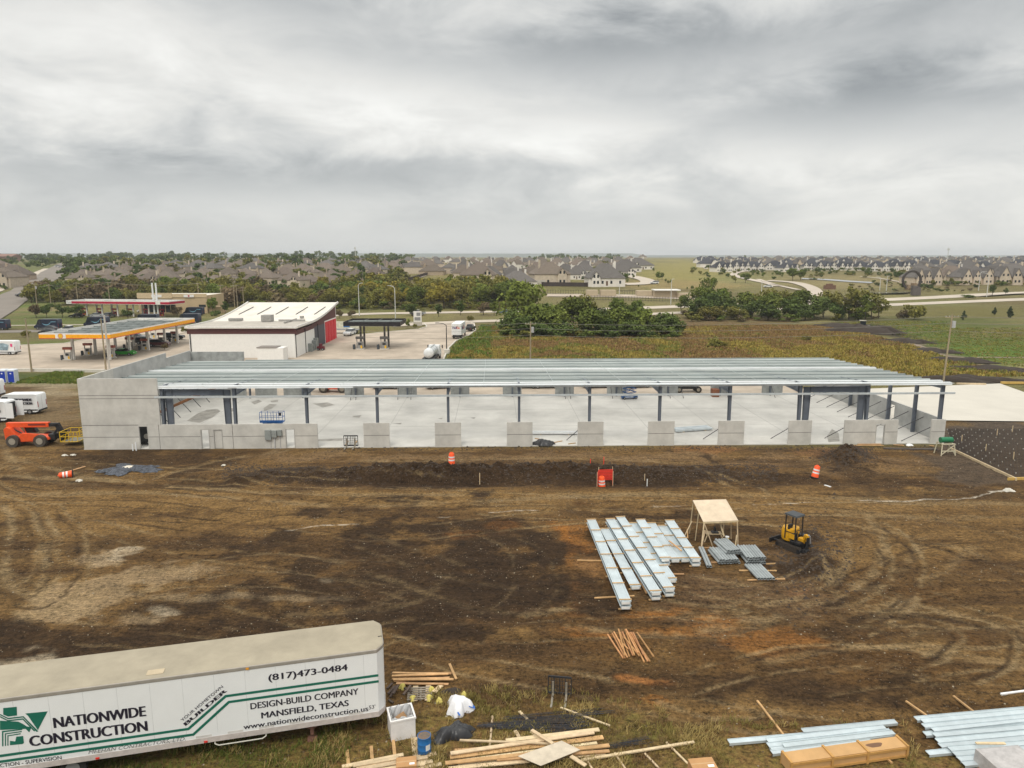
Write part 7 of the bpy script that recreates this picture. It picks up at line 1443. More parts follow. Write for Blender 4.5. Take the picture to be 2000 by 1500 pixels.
# woodland behind the main road
W1 = 'leafy tree in the woodland band behind the main road'; WG = 'trees of the woodland band'
zone(52, lambda i: 640 + 360 * (i + U_(0, 1)) / 52, lambda i, px: U_(585, 603), lambda i, px: U_(34, 58) * (.8 + .25 * (px - 640) / 360), [('bushy', 'olive'), ('bushy', 'green'), ('bushy', 'olive'), ('bushy', 'yellow'), ('oak', 'olive'), ('bushy', 'dark'), ('oak', 'yellow')], W1, WG)
zone(26, lambda i: 470 + 200 * (i + U_(0, 1)) / 26, lambda i, px: U_(588, 603), lambda i, px: U_(24, 42), [('shrub', 'brown'), ('bushy', 'brown'), ('bushy', 'olive'), ('bushy', 'olive')], 'brownish thin tree in the brush behind the curved-roof building', 'brownish trees of the brush')
W3 = 'green tree in the woods behind the crimson-striped canopy'
zone(56, lambda i: 55 + 440 * (i + U_(0, 1)) / 56, lambda i, px: U_(574, 600), lambda i, px: U_(28, 48), [('bushy', 'green'), ('bushy', 'dark'), ('bushy', 'olive'), ('oak', 'olive'), ('bushy', 'olive'), ('shrub', 'brown')], W3, 'trees behind the crimson canopy')
zone(34, lambda i: 830 + 180 * U_(0, 1) if i % 2 else 620 + 380 * U_(0, 1), lambda i, px: U_(570, 592), lambda i, px: U_(30, 44), [('bushy', 'olive'), ('bushy', 'yellow'), ('bushy', 'green')], 'tree on the far side of the woodland band below the houses', 'far side trees of the woodland band')
# single trees along the roads and stations
for px, py, h, kd, cl, l in [(804, 617, 24, 'oak', 'dark', 'street tree left of the silver pickup on the main road'), (856.5, 619, 26, 'young', 'dark', 'street tree right of the silver pickup on the main road'), (899.5, 616, 26, 'young', 'dark', 'street tree on the median above the parcel truck'), (944, 615, 26, 'young', 'brown', 'thin brownish street tree right of the parcel truck'), (797, 642, 20, 'young', 'green', 'slim young tree beside the black canopy'), (812, 640, 8, 'shrub', 'olive', 'small bush by the price sign'), (663, 622, 20, 'oak', 'brown', 'brown street tree left of the black canopy'), (686, 620, 16, 'oak', 'brown', 'brown street tree above the black canopy'), (965, 616, 30, 'young', 'green', 'street tree beside the blue car'),
        (71, 620, 30, 'oak', 'brown', 'brownish round tree, leftmost of four by the red canopy'), (92, 620, 28, 'oak', 'dark', 'dark round tree, second of four by the red canopy'), (122, 620, 26, 'oak', 'dark', 'dark round tree, third of four by the red canopy'), (150, 621, 28, 'oak', 'dark', 'dark round tree, fourth of four by the red canopy'), (250, 624, 22, 'oak', 'dark', 'bushy small tree under the middle of the red canopy'), (346, 619, 22, 'young', 'brown', 'small reddish tree in front of the tan store'), (416, 612, 34, 'young', 'green', 'tall green tree right of the tan store'), (440, 612, 24, 'young', 'dark', 'slim dark tree right of the tall green one'), (362, 649, 12, 'shrub', 'olive', 'round bush beside the orange canopy'), (52, 658, 14, 'shrub', 'olive', 'small bush on the grass strip at the left'), (412, 634, 8, 'shrub', 'dark', 'low dark bush behind the curved roof, left'), (424, 632, 10, 'shrub', 'olive', 'low olive bush behind the curved roof'), (420, 617, 14, 'shrub', 'dark', 'low hedge below the tall green tree by the store'), (920, 627, 12, 'shrub', 'olive', 'weedy bush at the driveway corner by the parcel truck'), (322, 684, 16, 'young', 'brown', 'bare little tree in front of the dark red SUV')]:
    if (kd, cl, 0) not in TP: kd = 'oak'
    put(kd, cl, px, py, h, l, cat='bush' if kd == 'shrub' else 'tree', name='bush' if kd == 'shrub' else 'tree')
# trees among and beyond the estates: one far mass
DG = ['dark', 'dark', 'green', 'olive']
far_zone(330, lambda i: 150 + 640 * U_(0, 1), lambda i, px: U_(515, 564), lambda i, px: (px > 0) * U_(10, 24), DG + ['olive']); far_zone(150, lambda i: 160 + 640 * (i + U_(0, 1)) / 150, lambda i, px: U_(506, 513), lambda i, px: U_(9, 18), ['dark', 'green', 'dark'])
far_zone(70, lambda i: U_(-30, 135), lambda i, px: U_(507, 524) if px < 110 else U_(506, 514), lambda i, px: U_(8, 18), ['dark', 'dark', 'green']); far_zone(26, lambda i: U_(0, 60), lambda i, px: 566 - px * .45 + U_(-4, 4), lambda i, px: U_(7, 14), ['green', 'dark'])
far_zone(30, lambda i: U_(125, 170), lambda i, px: U_(518, 556), lambda i, px: U_(12, 24), ['dark', 'green']); far_zone(50, lambda i: 1030 + 190 * U_(0, 1), lambda i, px: U_(504, 509), lambda i, px: U_(6, 11), ['dark', 'green']); far_zone(110, lambda i: 890 + 340 * U_(0, 1), lambda i, px: U_(514, 552), lambda i, px: U_(6, 13), DG)
far_zone(170, lambda i: U_(1350, 1800), lambda i, px: U_(522, 543), lambda i, px: U_(5, 11), ['green', 'dark', 'olive']); far_zone(80, lambda i: U_(1780, 2010), lambda i, px: U_(543, 560), lambda i, px: U_(6, 13), ['dark', 'green', 'olive']); far_zone(60, lambda i: U_(1350, 2010), lambda i, px: U_(506, 518), lambda i, px: U_(5, 9), ['dark', 'green'])
far_zone(50, lambda i: U_(1660, 1900), lambda i, px: U_(552, 571), lambda i, px: U_(3, 7), ['dark', 'olive', 'brown'], 1.5); far_zone(60, lambda i: U_(640, 1000), lambda i, px: U_(566, 585), lambda i, px: U_(24, 38), ['olive', 'yellow', 'green', 'olive'])
far_zone(90, lambda i: U_(50, 660), lambda i, px: U_(566, 590), lambda i, px: U_(16, 30), ['green', 'olive', 'dark', 'brown'])
far_zone(120, lambda i: U_(480, 1000), lambda i, px: U_(598, 606), lambda i, px: U_(8, 18), ['olive', 'brown', 'olive', 'green'], 1.5); far_zone(50, lambda i: U_(985, 1320), lambda i, px: U_(654, 662), lambda i, px: U_(10, 24), ['olive', 'green', 'dark'], 1.6); far_zone(50, lambda i: U_(1340, 1720), lambda i, px: U_(618, 629), lambda i, px: U_(8, 18), ['olive', 'brown', 'green'], 1.6)
fo = npmesh('far_trees', np.concatenate(FARV), np.concatenate(FARF), LEAF['dark']); [fo.data.materials.append(LEAF[c]) for c in FCOL[1:]]; fo.data.polygons.foreach_set('material_index', np.concatenate(FARM).astype(np.int32)); tag(fo, kind='stuff')
# ---------------------------------------------------------------- houses
def house_proto(seed, w, d, he, hr, wall, roof, gables, detail, chimney=True):
    rg = random.Random(seed); r = thing('house', 'house', 'house', (0, -400, -60)); o = .45
    mb = MB().box(-w / 2, w / 2, -d / 2, d / 2, -1.5, he); rb = MB(); e = w / 2 + o; f = d / 2 + o; rx = max(w / 2 - d * .48, 1.0)
    ze = he - .15
    rb.add([(-e, -f, ze), (e, -f, ze), (e, f, ze), (-e, f, ze), (-rx, 0, hr), (rx, 0, hr), (-e, -f, ze + .12), (e, -f, ze + .12), (e, f, ze + .12), (-e, f, ze + .12)], [(6, 7, 5, 4), (7, 8, 5), (8, 9, 4, 5), (9, 6, 4), (0, 1, 7, 6), (1, 2, 8, 7), (2, 3, 9, 8), (3, 0, 6, 9), (0, 3, 2, 1)])
    for gx, gw, gh, gy in gables:                # cross gables towards -y (front) or +y
        s_ = -1 if gy < 0 else 1; y0 = s_ * (d / 2 + abs(gy)); yb = 0
        mb.add([(gx - gw / 2, y0, -1.5), (gx + gw / 2, y0, -1.5), (gx + gw / 2, y0, he), (gx, y0, gh - .15), (gx - gw / 2, y0, he), (gx - gw / 2, 0, -1.5), (gx + gw / 2, 0, -1.5), (gx + gw / 2, 0, he), (gx - gw / 2, 0, he), (gx, 0, gh - .15)], [(0, 1, 2, 3, 4), (1, 6, 7, 2), (5, 0, 4, 8), (6, 5, 8, 9, 7)])
        yy = y0 + s_ * .35; k = .35; g2 = gw / 2 + k; zl = he - k * (gh - he) / (gw / 2)
        rb.add([(gx - g2, yy, zl), (gx, yy, gh), (gx, 0, gh), (gx - g2, 0, zl), (gx + g2, yy, zl), (gx + g2, 0, zl), (gx - g2, yy, zl - .18), (gx, yy, gh - .18), (gx + g2, yy, zl - .18), (gx - g2, 0, zl - .18), (gx, 0, gh - .18), (gx + g2, 0, zl - .18)], [(0, 1, 2, 3), (1, 4, 5, 2), (6, 7, 1, 0), (7, 8, 4, 1), (6, 9, 10, 7), (7, 10, 11, 8), (0, 3, 9, 6), (4, 8, 11, 5)])
        if detail:
            for dx in ((-gw * .2, gw * .2) if gw > 4.5 else (0,)):
                for z in ((.9, he + .1) if gh - he > 2.4 else (.9,)): MB().box(gx + dx - .5, gx + dx + .5, y0 + s_ * .03 - .03, y0 + s_ * .03 + .03, z, z + 1.4).build('window', glass_dark, r)
    mb.build('wall', wall, r); rf = rb.build('roof', roof, r)
    if chimney: x = rg.choice((-1, 1)) * w * .3; MB().box(x - .5, x + .5, d * .1, d * .1 + .9, he - 1, hr + .9).build('chimney', wall, rf)
    if detail:
        for s_ in (-1, 1):
            xs_ = [-w * .36, -w * .12, w * .12, w * .36]
            for x in xs_:
                if any(abs(x - g_[0]) < g_[1] / 2 + .5 and (g_[3] < 0) == (s_ < 0) for g_ in gables): continue
                MB().box(x - .55, x + .55, s_ * (d / 2 + .02) - .03, s_ * (d / 2 + .02) + .03, .9, 2.3).build('window', glass_dark, r)
        MB().box(-.5, .5, -d / 2 - .05, -d / 2 - .002, 0, 2.2).build('door', M('door_brown', (.12, .06, .03), .6), r)
        MB().box(w / 2 - 5.6, w / 2 - .8, d / 2 + .002, d / 2 + .06, 0, 2.3).build('garage_door', M('garage_white', (.5, .46, .4), .6), r)
    return freeze(r)
wl = {'brick': M('house_brick', (.38, .30, .22), .9, var=.2, scale=.8, rnd=.15), 'tan': M('house_tan', (.52, .44, .34), .9, var=.15, scale=.8, rnd=.15), 'white': M('house_white', (.70, .66, .60), .85, var=.08, scale=.8, rnd=.1)}
rfm = {'brown': M('shingle_brown', (.135, .108, .086), .9, var=.18, scale=.9, rnd=.18), 'grey': M('shingle_grey', (.108, .098, .090), .9, var=.2, scale=.9, rnd=.18), 'navy': M('shingle_dark', (.050, .052, .060), .85, var=.2, scale=.9, rnd=.15)}
HP = {}
def hp(key, *a):
    HP[key] = [house_proto(*(v,) + a[0]) for v in (0,)] + [house_proto(*(7,) + a[1])]
hp('left', (19, 15, 3.4, 9.2, wl['brick'], rfm['brown'], [(5.5, 6.5, 6.8, .8), (-5, 6, 6.4, -1.0)], True), (17, 16, 5.4, 10.4, wl['tan'], rfm['brown'], [(-4.5, 5.5, 8.4, -.8), (4, 5, 8.0, .5)], True))
hp('leftfar', (20, 16, 3.4, 9.4, wl['brick'], rfm['brown'], [(4.5, 7, 7.2, -.8)], False), (17, 16, 5.4, 10.2, wl['tan'], rfm['grey'], [(-4, 6, 8.6, -.6)], False))
hp('mid', (20, 16, 3.6, 10.4, wl['white'], rfm['grey'], [(6, 6, 7.4, .6), (-6, 5, 6.8, -.6)], True), (19, 17, 5.2, 11.2, wl['tan'], rfm['brown'], [(5, 6, 8.8, -.8), (-5, 5, 8.2, .8)], True))
hp('midfar', (20, 16, 3.6, 10.2, wl['tan'], rfm['grey'], [(4.5, 6, 7.6, -.8)], False), (18, 16, 5.2, 10.6, wl['white'], rfm['brown'], [(-4, 6, 8.8, -.6)], False))
hp('right', (20, 14, 4.2, 10.2, wl['white'], rfm['navy'], [(-6.5, 5.5, 9.0, -1.4), (-.8, 4.6, 8.0, -.8), (6.2, 6, 9.2, -1.8)], True), (18, 14, 4.4, 10.4, wl['white'], rfm['navy'], [(5.2, 6, 9.4, -1.4), (-5.0, 6.2, 8.8, -1.0)], True))
hp('righttan', (22, 15, 4.6, 12.2, wl['tan'], rfm['grey'], [(-7, 6, 10.4, -1.8), (0, 5, 9.4, -1.0), (7, 6.5, 10.6, -2.0)], True), (20, 15, 4.6, 12.6, wl['tan'], rfm['brown'], [(5.5, 6.5, 10.8, -1.6), (-5, 5.6, 9.8, -1.0)], True))
hp('rightfar', (20, 15, 4.2, 10.2, wl['white'], rfm['navy'], [(-5, 6, 8.8, -1.0)], False), (19, 16, 4.6, 10.6, wl['tan'], rfm['grey'], [(4.5, 6, 9.0, -.8)], False))
HU = set(); HR = random.Random(11)
def house(key, px, py, label, group, rz=None, s=.8, v=None):
    p = GT(px, py); v = HR.randint(0, 1) if v is None else v; r = HP[key][v]; rz = HR.choice((0, 0, PI, PI / 2)) + HR.uniform(-.25, .25) if rz is None else rz
    s *= HR.uniform(.94, 1.06)
    if (key, v) in HU: o = dup(r, p, rz, label, group)
    else: HU.add((key, v)); o = r; o.location = p; o.rotation_euler = (0, 0, rz); o['label'] = label
    o.scale = (s * HR.uniform(.82, 1.12) * HR.choice((-1, 1)), s * HR.uniform(.85, 1.1), s * HR.uniform(.9, 1.06))
    if group: o['group'] = group
    return o
def row(key, y, x0, x1, step, label, group, rz=None, dy=3, s=.72):
    x = x0
    while x < x1:
        house(key, x + HR.uniform(-.2, .2) * step, y + HR.uniform(-dy, dy), label, group, rz() if rz else None, s); x += step * HR.uniform(.85, 1.15)
back = lambda: PI + HR.choice((0, 0, PI / 2, -PI / 2)) + HR.uniform(-.35, .35); front = lambda: HR.uniform(-.35, .25)
for px, py, l in [(8, 560, 'grey-roofed pale house at the left edge by the avenue'), (30, 548, 'tan house with a tall gable left of the avenue'), (2, 546, 'grey-roofed house at the far left edge behind another')]: house('left', px, py, l, None, HR.uniform(-.3, .3) + PI / 2 * 0, 1.0)
row('left', 559, 168, 660, 42, 'brown-roofed brick house in the front row of the left estate', 'front row of the left estate', back, 3)
row('left', 546, 165, 760, 40, 'brown-roofed house in the second row of the left estate', 'second row of the left estate', back, 3)
row('leftfar', 535, 172, 880, 36, 'brown-roofed house in the third row of the left estate', 'third row of the left estate', back, 3)
row('leftfar', 525, 260, 880, 30, 'brown-roofed house in the fourth row of the left estate', 'fourth row of the left estate', back, 2)
row('leftfar', 517, 420, 900, 26, 'small distant house in the last rows of the left estate', 'last rows of the left estate', back, 2)
for px, py, rz, s, v, l in [(1180, 557, .05, 1.15, 0, 'large hip-roofed white house right of the long dark fence'), (1072, 555, PI + .2, 1.1, 1, 'large hip-roofed pale house at the left end of the dark fence'), (1010, 560, .3, .8, 0, 'small white house with gable partly behind the thicket'), (935, 556, PI, 1.1, 1, 'wide grey-roofed house at the end of the grass strip'), (1245, 526, .4, .9, 0, 'white gabled house at the left edge of the hay field'), (1220, 531, .3, .9, 0, 'white gabled house second from the hay field'), (1255, 506, 0, .9, 1, 'reddish-roofed house on the skyline at the hay field corner')]: house('mid', px, py, l, None, rz, s, v)
row('mid', 547, 905, 1215, 44, 'grey-brown roofed house in the front row of the middle estate', 'front row of the middle estate', None, 3)
row('mid', 537, 900, 1225, 34, 'grey-brown roofed house in the second row of the middle estate', 'second row of the middle estate', None, 2)
row('midfar', 527, 915, 1235, 29, 'grey-brown roofed house in the third row of the middle estate', 'third row of the middle estate', None, 2)
row('midfar', 518, 900, 1240, 25, 'small distant house in the back rows of the middle estate', 'back rows of the middle estate', None, 2)
row('midfar', 512, 800, 1250, 25, 'tiny distant house on the skyline of the middle estate', 'skyline houses of the middle estate', None, 1)
row('righttan', 553, 1800, 2040, 42, 'steep-roofed tan gabled house in the nearest row at the right edge', 'nearest row at the right edge', front, 3, .84)
row('right', 543, 1870, 2040, 44, 'dark-roofed house just behind the tan gabled row at the right', 'second row at the right edge', front, 2)
row('right', 529, 1405, 1790, 34, 'white gabled house with a dark roof facing the pond', 'white gabled row facing the pond', front, 2)
row('rightfar', 531, 1810, 2020, 36, 'dark-roofed house in the third row at the right edge', 'third row at the right edge', front, 2)
row('rightfar', 521, 1385, 2020, 30, 'dark-roofed house behind the white gabled row', 'row behind the white gabled houses', front, 2)
row('rightfar', 514, 1360, 2020, 28, 'distant house in the back rows of the right estate', 'back rows of the right estate', front, 1.5)
row('rightfar', 510, 1365, 2020, 27, 'tiny distant house on the skyline of the right estate', 'skyline houses of the right estate', front, 1)
for k_ in list(HP.items()):                      # drop prototypes nothing used
    for i, r in enumerate(k_[1]):
        if (k_[0], i) not in HU:
            for c in list(r.children): 
                for d in list(c.children): bpy.data.objects.remove(d)
                bpy.data.objects.remove(c)
            bpy.data.objects.remove(r)
for key, r in TP.items():
    if key not in USED:
        for c in list(r.children): bpy.data.objects.remove(c)
        bpy.data.objects.remove(r)
# ---------------------------------------------------------------- walls, fences and small structures of the far estates
dkf = M('fence_dark', (.055, .040, .036), .9, var=.25, scale=1, world=True); tanw = M('screen_tan', (.45, .37, .26), .85, var=.08, scale=.5)
def far_fence(pts, h, name, label, mat, posts=True, th=.12):
    P = [GT(*p) for p in pts]; t = thing(name, label, 'fence', P[0]); o = P[0]; mb = MB(); pb = MB()
    for a, b in zip(P[:-1], P[1:]):
        n = max(1, int((b - a).length / 6))
        for i in range(n):
            p, q = a.lerp(b, i / n), a.lerp(b, (i + 1) / n); p.z = float(hills_z(p.y)); q.z = float(hills_z(q.y)); mb.bar(p - o + Vector((0, 0, h / 2)), q - o + Vector((0, 0, h / 2)), th, h); pb.box(p.x - o.x - .12, p.x - o.x + .12, p.y - o.y - .12, p.y - o.y + .12, p.z - o.z - .5, p.z - o.z + h + .15)
    mb.build('fence_panel', mat, t)
    if posts: pb.build('fence_post', mat, t)
far_fence([(1058, 559), (1140, 560), (1198, 558)], 2.2, 'wooden_fence', 'long dark wooden fence below the big hip-roofed white house', dkf); far_fence([(800, 549), (850, 533), (898, 519)], 2.0, 'wooden_fence', 'dark wooden fence running up along the grass strip', dkf)
far_fence([(1370, 516), (1386, 522), (1398, 527)], 2.0, 'wooden_fence', 'dark fence on the slope beside the hay field', dkf); far_fence([(640, 560), (720, 556), (800, 549)], 2.0, 'wooden_fence', 'dark wooden fence along the backs of the left estate', dkf)
def rail_fence(pts, h, label):
    P = [GT(*p) for p in pts]; t = thing('metal_fence', label, 'fence', P[0]); o = P[0]; rb_, pb = MB(), MB()
    for a, b in zip(P[:-1], P[1:]):
        for z in (.3, h - .2): rb_.bar(a - o + Vector((0, 0, z)), b - o + Vector((0, 0, z)), .1, .1)
        n = int((b - a).length / 1.2)
        for i in range(n + 1): p = a.lerp(b, i / n) - o; pb.box(p.x - .05, p.x + .05, p.y - .05, p.y + .05, p.z - .4, p.z + h)
    rb_.build('rail', dark_steel, t); pb.build('bars', dark_steel, t)
rail_fence([(1060, 575), (1150, 576), (1240, 576)], 2.2, 'black metal fence along the back of the utility yard'); rail_fence([(1150, 586), (1250, 588), (1360, 590)], 2.0, 'black metal fence along the front of the utility yard')
def yard(x0, x1, yb, h, label, d=5):
    p, q = GT(x0, yb), GT(x1, yb); tag(MB().box(0, q.x - p.x, 0, d, -1, h).box(.15, q.x - p.x - .15, -.12, -.003, .3, h - .3).build('screen_wall', tanw, loc=p), label, 'screen wall')
yard(1146, 1168, 579, 2.9, 'left tan enclosure in the utility yard'); yard(1173, 1203, 579, 2.9, 'right tan enclosure in the utility yard'); yard(1244, 1274, 579, 2.6, 'long low tan wall in the utility yard, left piece'); yard(1278, 1322, 581, 3.0, 'tan utility building with a pale roof edge'); yard(1325, 1360, 583, 2.4, 'long low tan wall in the utility yard, right piece')
tag(MB().box(-6, 6, -4, 4, 3.02, 3.5).build('shelter_roof', white_wall, loc=GT(1300, 580)), 'pale flat roof over the utility building', 'roof')
def gateway():
    p = GT(1779, 566); t = thing('ring_sculpture', 'dark round ring sculpture with stone supports by the pond', 'sculpture', p); st = M('weathered_metal', (.055, .045, .04), .8, var=.3, scale=2)
    mb = MB(); n = 28
    for i in range(n): a, b = 2 * PI * i / n, 2 * PI * (i + 1) / n; mb.bar((4.6 * math.cos(a), 0, 4.9 + 4.6 * math.sin(a)), (4.6 * math.cos(b), 0, 4.9 + 4.6 * math.sin(b)), .9, 1.1, up=(0, 1, 0))
    mb.build('ring', st, t); MB().box(-2.6, -.9, -1.5, 1.5, -.5, 2.6).box(.5, 2.4, -1.5, 1.5, -.5, 3.4).box(-1.4, .8, -1, 1, -.5, 1.2).build('rock_base', M('stone_brown', (.25, .18, .11), .9, var=.3, scale=1), t)
gateway()
p = GT(1788, 576); t = thing('stone_pillar', 'grey brick monument pillar at the subdivision entrance', 'pillar', p); MB().box(-1.9, 1.9, -1, 1, -.3, 3.2).build('body', M('pillar_brick', (.12, .105, .10), .9, var=.3, scale=2), t); MB().box(-2.0, -.3, -1.1, 1.1, 3.2, 4.3).box(.3, 1.3, -1.0, 1.0, 3.2, 3.8).build('cap', M('pillar_brick', (1, 1, 1)), t)
p = GT(1620, 565); tag(MB().box(-3, 3, -.6, .6, -.4, 2.0).box(-1.8, 1.6, -.5, .5, 2.001, 2.8).build('brick_sign', M('brick_brown', (.16, .09, .06), .9, var=.25, scale=1.5), loc=p), 'low brown brick entry sign beside the subdivision street', 'sign')
for px, py, k, l in [(1858, 555, 'suv', 'white SUV, left of two parked by the tan gabled houses'), (1882, 556, 'suv', 'white SUV, right of two parked by the tan gabled houses'), (1500, 562, 'sedan', 'white car parked at the subdivision street'), (1400, 529, 'suv', 'white car by the gabled houses at the hay field')]: q = GT(px, py); q.z += .1; car(q, R(175), k, white_c, l)
def mast(px, yb, yt, label):
    p = GT(px, yb); h = GY(px, yt, p.y).z - p.z; t = thing('radio_mast', label, 'mast', p); MB().cyl((0, 0, 0), (0, 0, h), .7, .35, n=6).build('pole', pole_white, t); MB().box(-1.4, 1.4, -.6, .6, h - 4, h - 1.5).build('antenna', pole_white, t)
mast(1850, 512, 483, 'pale cell tower on the skyline at the right'); mast(694.5, 510, 481, 'thin mast on the skyline above the left estate')
p = GT(6, 511); t = thing('brick_hall', 'reddish long hall on the skyline at the far left edge', 'building', p); MB().box(-40, 12, 0, 20, -1, 7).build('wall', M('hall_brick', (.30, .17, .12), .9), t); MB().prism([(-2, 7.01), (10, 10.5), (22, 7.01)], -42, 14, lambda a, b, s_: (s_, a, b)).build('roof', M('hall_roof', (.22, .12, .09), .8), t)
# soil heaps and the loader on the dirt track
def heap(px, py, rx, ry, h, label, seed):
    c = GT(px, py) if py < 606 else P0(px, py); crumple('soil_heap', label, 'soil heap', c, rx, ry, h, M('dark_soil', (1, 1, 1)), seed, 24, R(-20), .5)
heap(1692, 651, 9, 3.5, 2.2, 'dark soil heap beside the loader on the dirt track', 31); heap(1650, 640, 9, 2.6, 1.2, 'long low dark soil bank at the far end of the dirt track', 32); heap(1822, 688, 5, 2, .9, 'small dark soil heap along the dirt track', 33); heap(1875, 706, 7, 1.8, .8, 'dark soil bank along the middle of the dirt track', 36); heap(1940, 723, 7, 1.8, .8, 'dark soil bank along the near part of the dirt track', 37); heap(1765, 669, 6, 1.8, .9, 'dark soil bank beside the far part of the dirt track', 38); heap(1935, 745, 11, 1.6, .9, 'dark soil bank along the far edge of the concrete pad', 34); heap(1860, 744, 6, 1.3, .8, 'short dark soil bank behind the tall utility pole', 35)
t = thing('wheel_loader', 'grey tracked loader standing behind the dark soil heap', 'loader', P0(1683, 645), R(160)); wheel4(t, (-1.2, 1.2), .9, .55, .4); MB().box(-2, 1.6, -.8, .8, .5, 1.5).box(1.7, 2.6, -1.1, 1.1, .3, 1.2).build('chassis', M('loader_grey', (.14, .13, .11), .7), t); MB().box(-.9, .6, -.7, .7, 1.5, 2.7).build('cab', glass_dark, t); MB().box(-1.0, .7, -.8, .8, 2.7, 2.85).build('cab_roof', M('roof_cream', (.5, .47, .38), .6), t)
# ---------------------------------------------------------------- weeds, grass and clods
def gzv(x, y):
    i = np.clip(np.searchsorted(GXS, x) - 1, 0, len(GXS) - 2); j = np.clip(np.searchsorted(GYS, y) - 1, 0, len(GYS) - 2); a = (x - GXS[i]) / (GXS[i + 1] - GXS[i]); b = (y - GYS[j]) / (GYS[j + 1] - GYS[j])
    return (GZ[j, i] * (1 - a) + GZ[j, i + 1] * a) * (1 - b) + (GZ[j + 1, i] * (1 - a) + GZ[j + 1, i + 1] * a) * b
def proj(x, y, z=0): zc = y * CP + (H - z) * SP; return 1000 + F * x / zc, 750 + F * ((H - z) * CP - y * SP) / zc
def blades(name, x, y, h, w, nb, mats, mi, spread, lean=.5):
    n = len(x); z = gzv(x, y); V = []; idx = []
    a = RNG.uniform(0, 6.283, (n, nb)); r = RNG.uniform(0, spread, (n, nb)); bx = x[:, None] + r * np.cos(a); by = y[:, None] + r * np.sin(a); d = RNG.uniform(0, 6.283, (n, nb)); hh = h[:, None] * RNG.uniform(.55, 1.15, (n, nb)); ww = w[:, None] * RNG.uniform(.6, 1.3, (n, nb)); le = RNG.uniform(-lean, lean, (n, nb)) * hh
    zz = np.repeat(z[:, None], nb, 1) - .02; cx, sx = np.cos(d) * ww, np.sin(d) * ww; ex, ey = np.cos(d + 1.2) * le, np.sin(d + 1.2) * le
    P = np.stack([np.stack([bx - cx, by - sx, zz], -1), np.stack([bx + cx, by + sx, zz], -1), np.stack([bx + cx * .7 + ex, by + sx * .7 + ey, zz + hh], -1), np.stack([bx - cx * .5 + ex, by - sx * .5 + ey, zz + hh * .93], -1)], 2).reshape(-1, 3)
    o = npmesh(name, P, np.arange(len(P)).reshape(-1, 4), mats[0]); [o.data.materials.append(m) for m in mats[1:]]; o.data.polygons.foreach_set('material_index', np.repeat(mi, nb).astype(np.int32)); return tag(o, kind='stuff')
wm = [M('weed_yellow', (.30, .235, .058), .9, var=.35, scale=.4, world=True, spec=.1), M('weed_brown', (.25, .16, .068), .9, var=.35, scale=.4, world=True, spec=.1), M('weed_olive', (.185, .19, .046), .9, var=.35, scale=.4, world=True, spec=.1), M('weed_green', (.125, .175, .036), .9, var=.3, scale=.4, world=True, spec=.1)]
n = 60000; x = RNG.uniform(-22, 150, n); y = RNG.uniform(124, 232, n); px, py = proj(x, y)
kerbx = np.interp(py, [610, 645, 656, 666, 680, 702, 720], [935, 934, 918, 896, 882, 872, 868])
trk = np.interp(px, [1600, 1700, 1790, 1850, 1930, 2060], [630, 648, 673, 694, 713, 736])
nz = fbm(x * .05, y * .035, 4, 61); nb2 = fbm(x * .16, y * .10, 3, 62); right = (px > 1600) & (py < trk + 4)
keep = (px > kerbx + 4) & (py < 735) & (np.abs(py - trk) > 7) & ((~right) | (RNG.random(n) < .28)) & (py > 618) & ~((px > 980) & (px < 1325) & (py < 646)) & ((px < 1850) | (py > 640))
x, y, px, py, nz, nb2, right = [q[keep] for q in (x, y, px, py, nz, nb2, right)]; v = nz + (nb2 - .5) * .8 + (py - 660) * .003
mi = np.where(v > .56, 0, np.where(v > .44, 2, 1)); mi = np.where((px < 960) & (v < .7), 3, mi); mi = np.where(right, np.where(v > .55, 2, 3), mi)
mi = np.where(RNG.random(len(x)) < .25, RNG.integers(0, 3, len(x)), mi)
mi = np.where((px > 1330) & (RNG.random(len(x)) < .7) & (px < 1760) & ~right & (v < .62), 1, mi)
blades('field_weeds', x, y, np.where(right, .2, .62) * (.6 + .8 * nb2), np.full(len(x), .11), 6, wm, mi, .75, .7)
n = 9000; x = RNG.uniform(-84, -44, n); y = RNG.uniform(114, 134, n); px, py = proj(x, y); k = (px < 160) & (py > 727) & (py < 749); blades('grass', x[k], y[k], np.full(k.sum(), .35), np.full(k.sum(), .10), 4, [wm[3], wm[2]], (RNG.random(k.sum()) < .3).astype(int), .5)
gm = [M('grass_straw', (.33, .25, .095), .9, var=.3, scale=3, world=True, spec=.1), M('grass_olive', (.20, .165, .050), .9, var=.3, scale=3, world=True, spec=.1), M('grass_green', (.10, .125, .026), .9, var=.3, scale=3, world=True, spec=.1), M('grass_dead', (.16, .105, .05), .9, var=.3, scale=3, world=True, spec=.1)]
n = 120000; x = RNG.uniform(-20, 26, n); y = RNG.uniform(18, 33, n); px, py = proj(x, y); edge = np.interp(px, [-400, 500, 760, 860, 1000, 1200, 1330, 1500, 1620, 1800, 2000, 2400], [1425, 1425, 1390, 1335, 1340, 1370, 1390, 1400, 1415, 1430, 1400, 1400])
q = fbm(x * .5, y * .5, 4, 71); k = (py > edge + (q - .5) * 130) & (RNG.random(n) < np.clip((q - .30) * 3.2, .06, 1) * np.where(px > 1000, .55, 1)) & ~((px > 1790) & (py > 1405)) & ~((px > 1430) & (px < 1770) & (py > 1425)); x, y, px, q = x[k], y[k], px[k], q[k]; q2 = fbm(x * .9 + 30, y * .9, 3, 72)
mi = np.where(q2 > .52, 0, np.where(q2 > .42, 1, 3)); mi = np.where((px < 860) & (RNG.random(len(x)) < .6 * np.clip((800 - px) / 200, 0, 1) + .03), 2, mi); mi = np.where((px > 1400) & (q2 < .44), 1, mi)
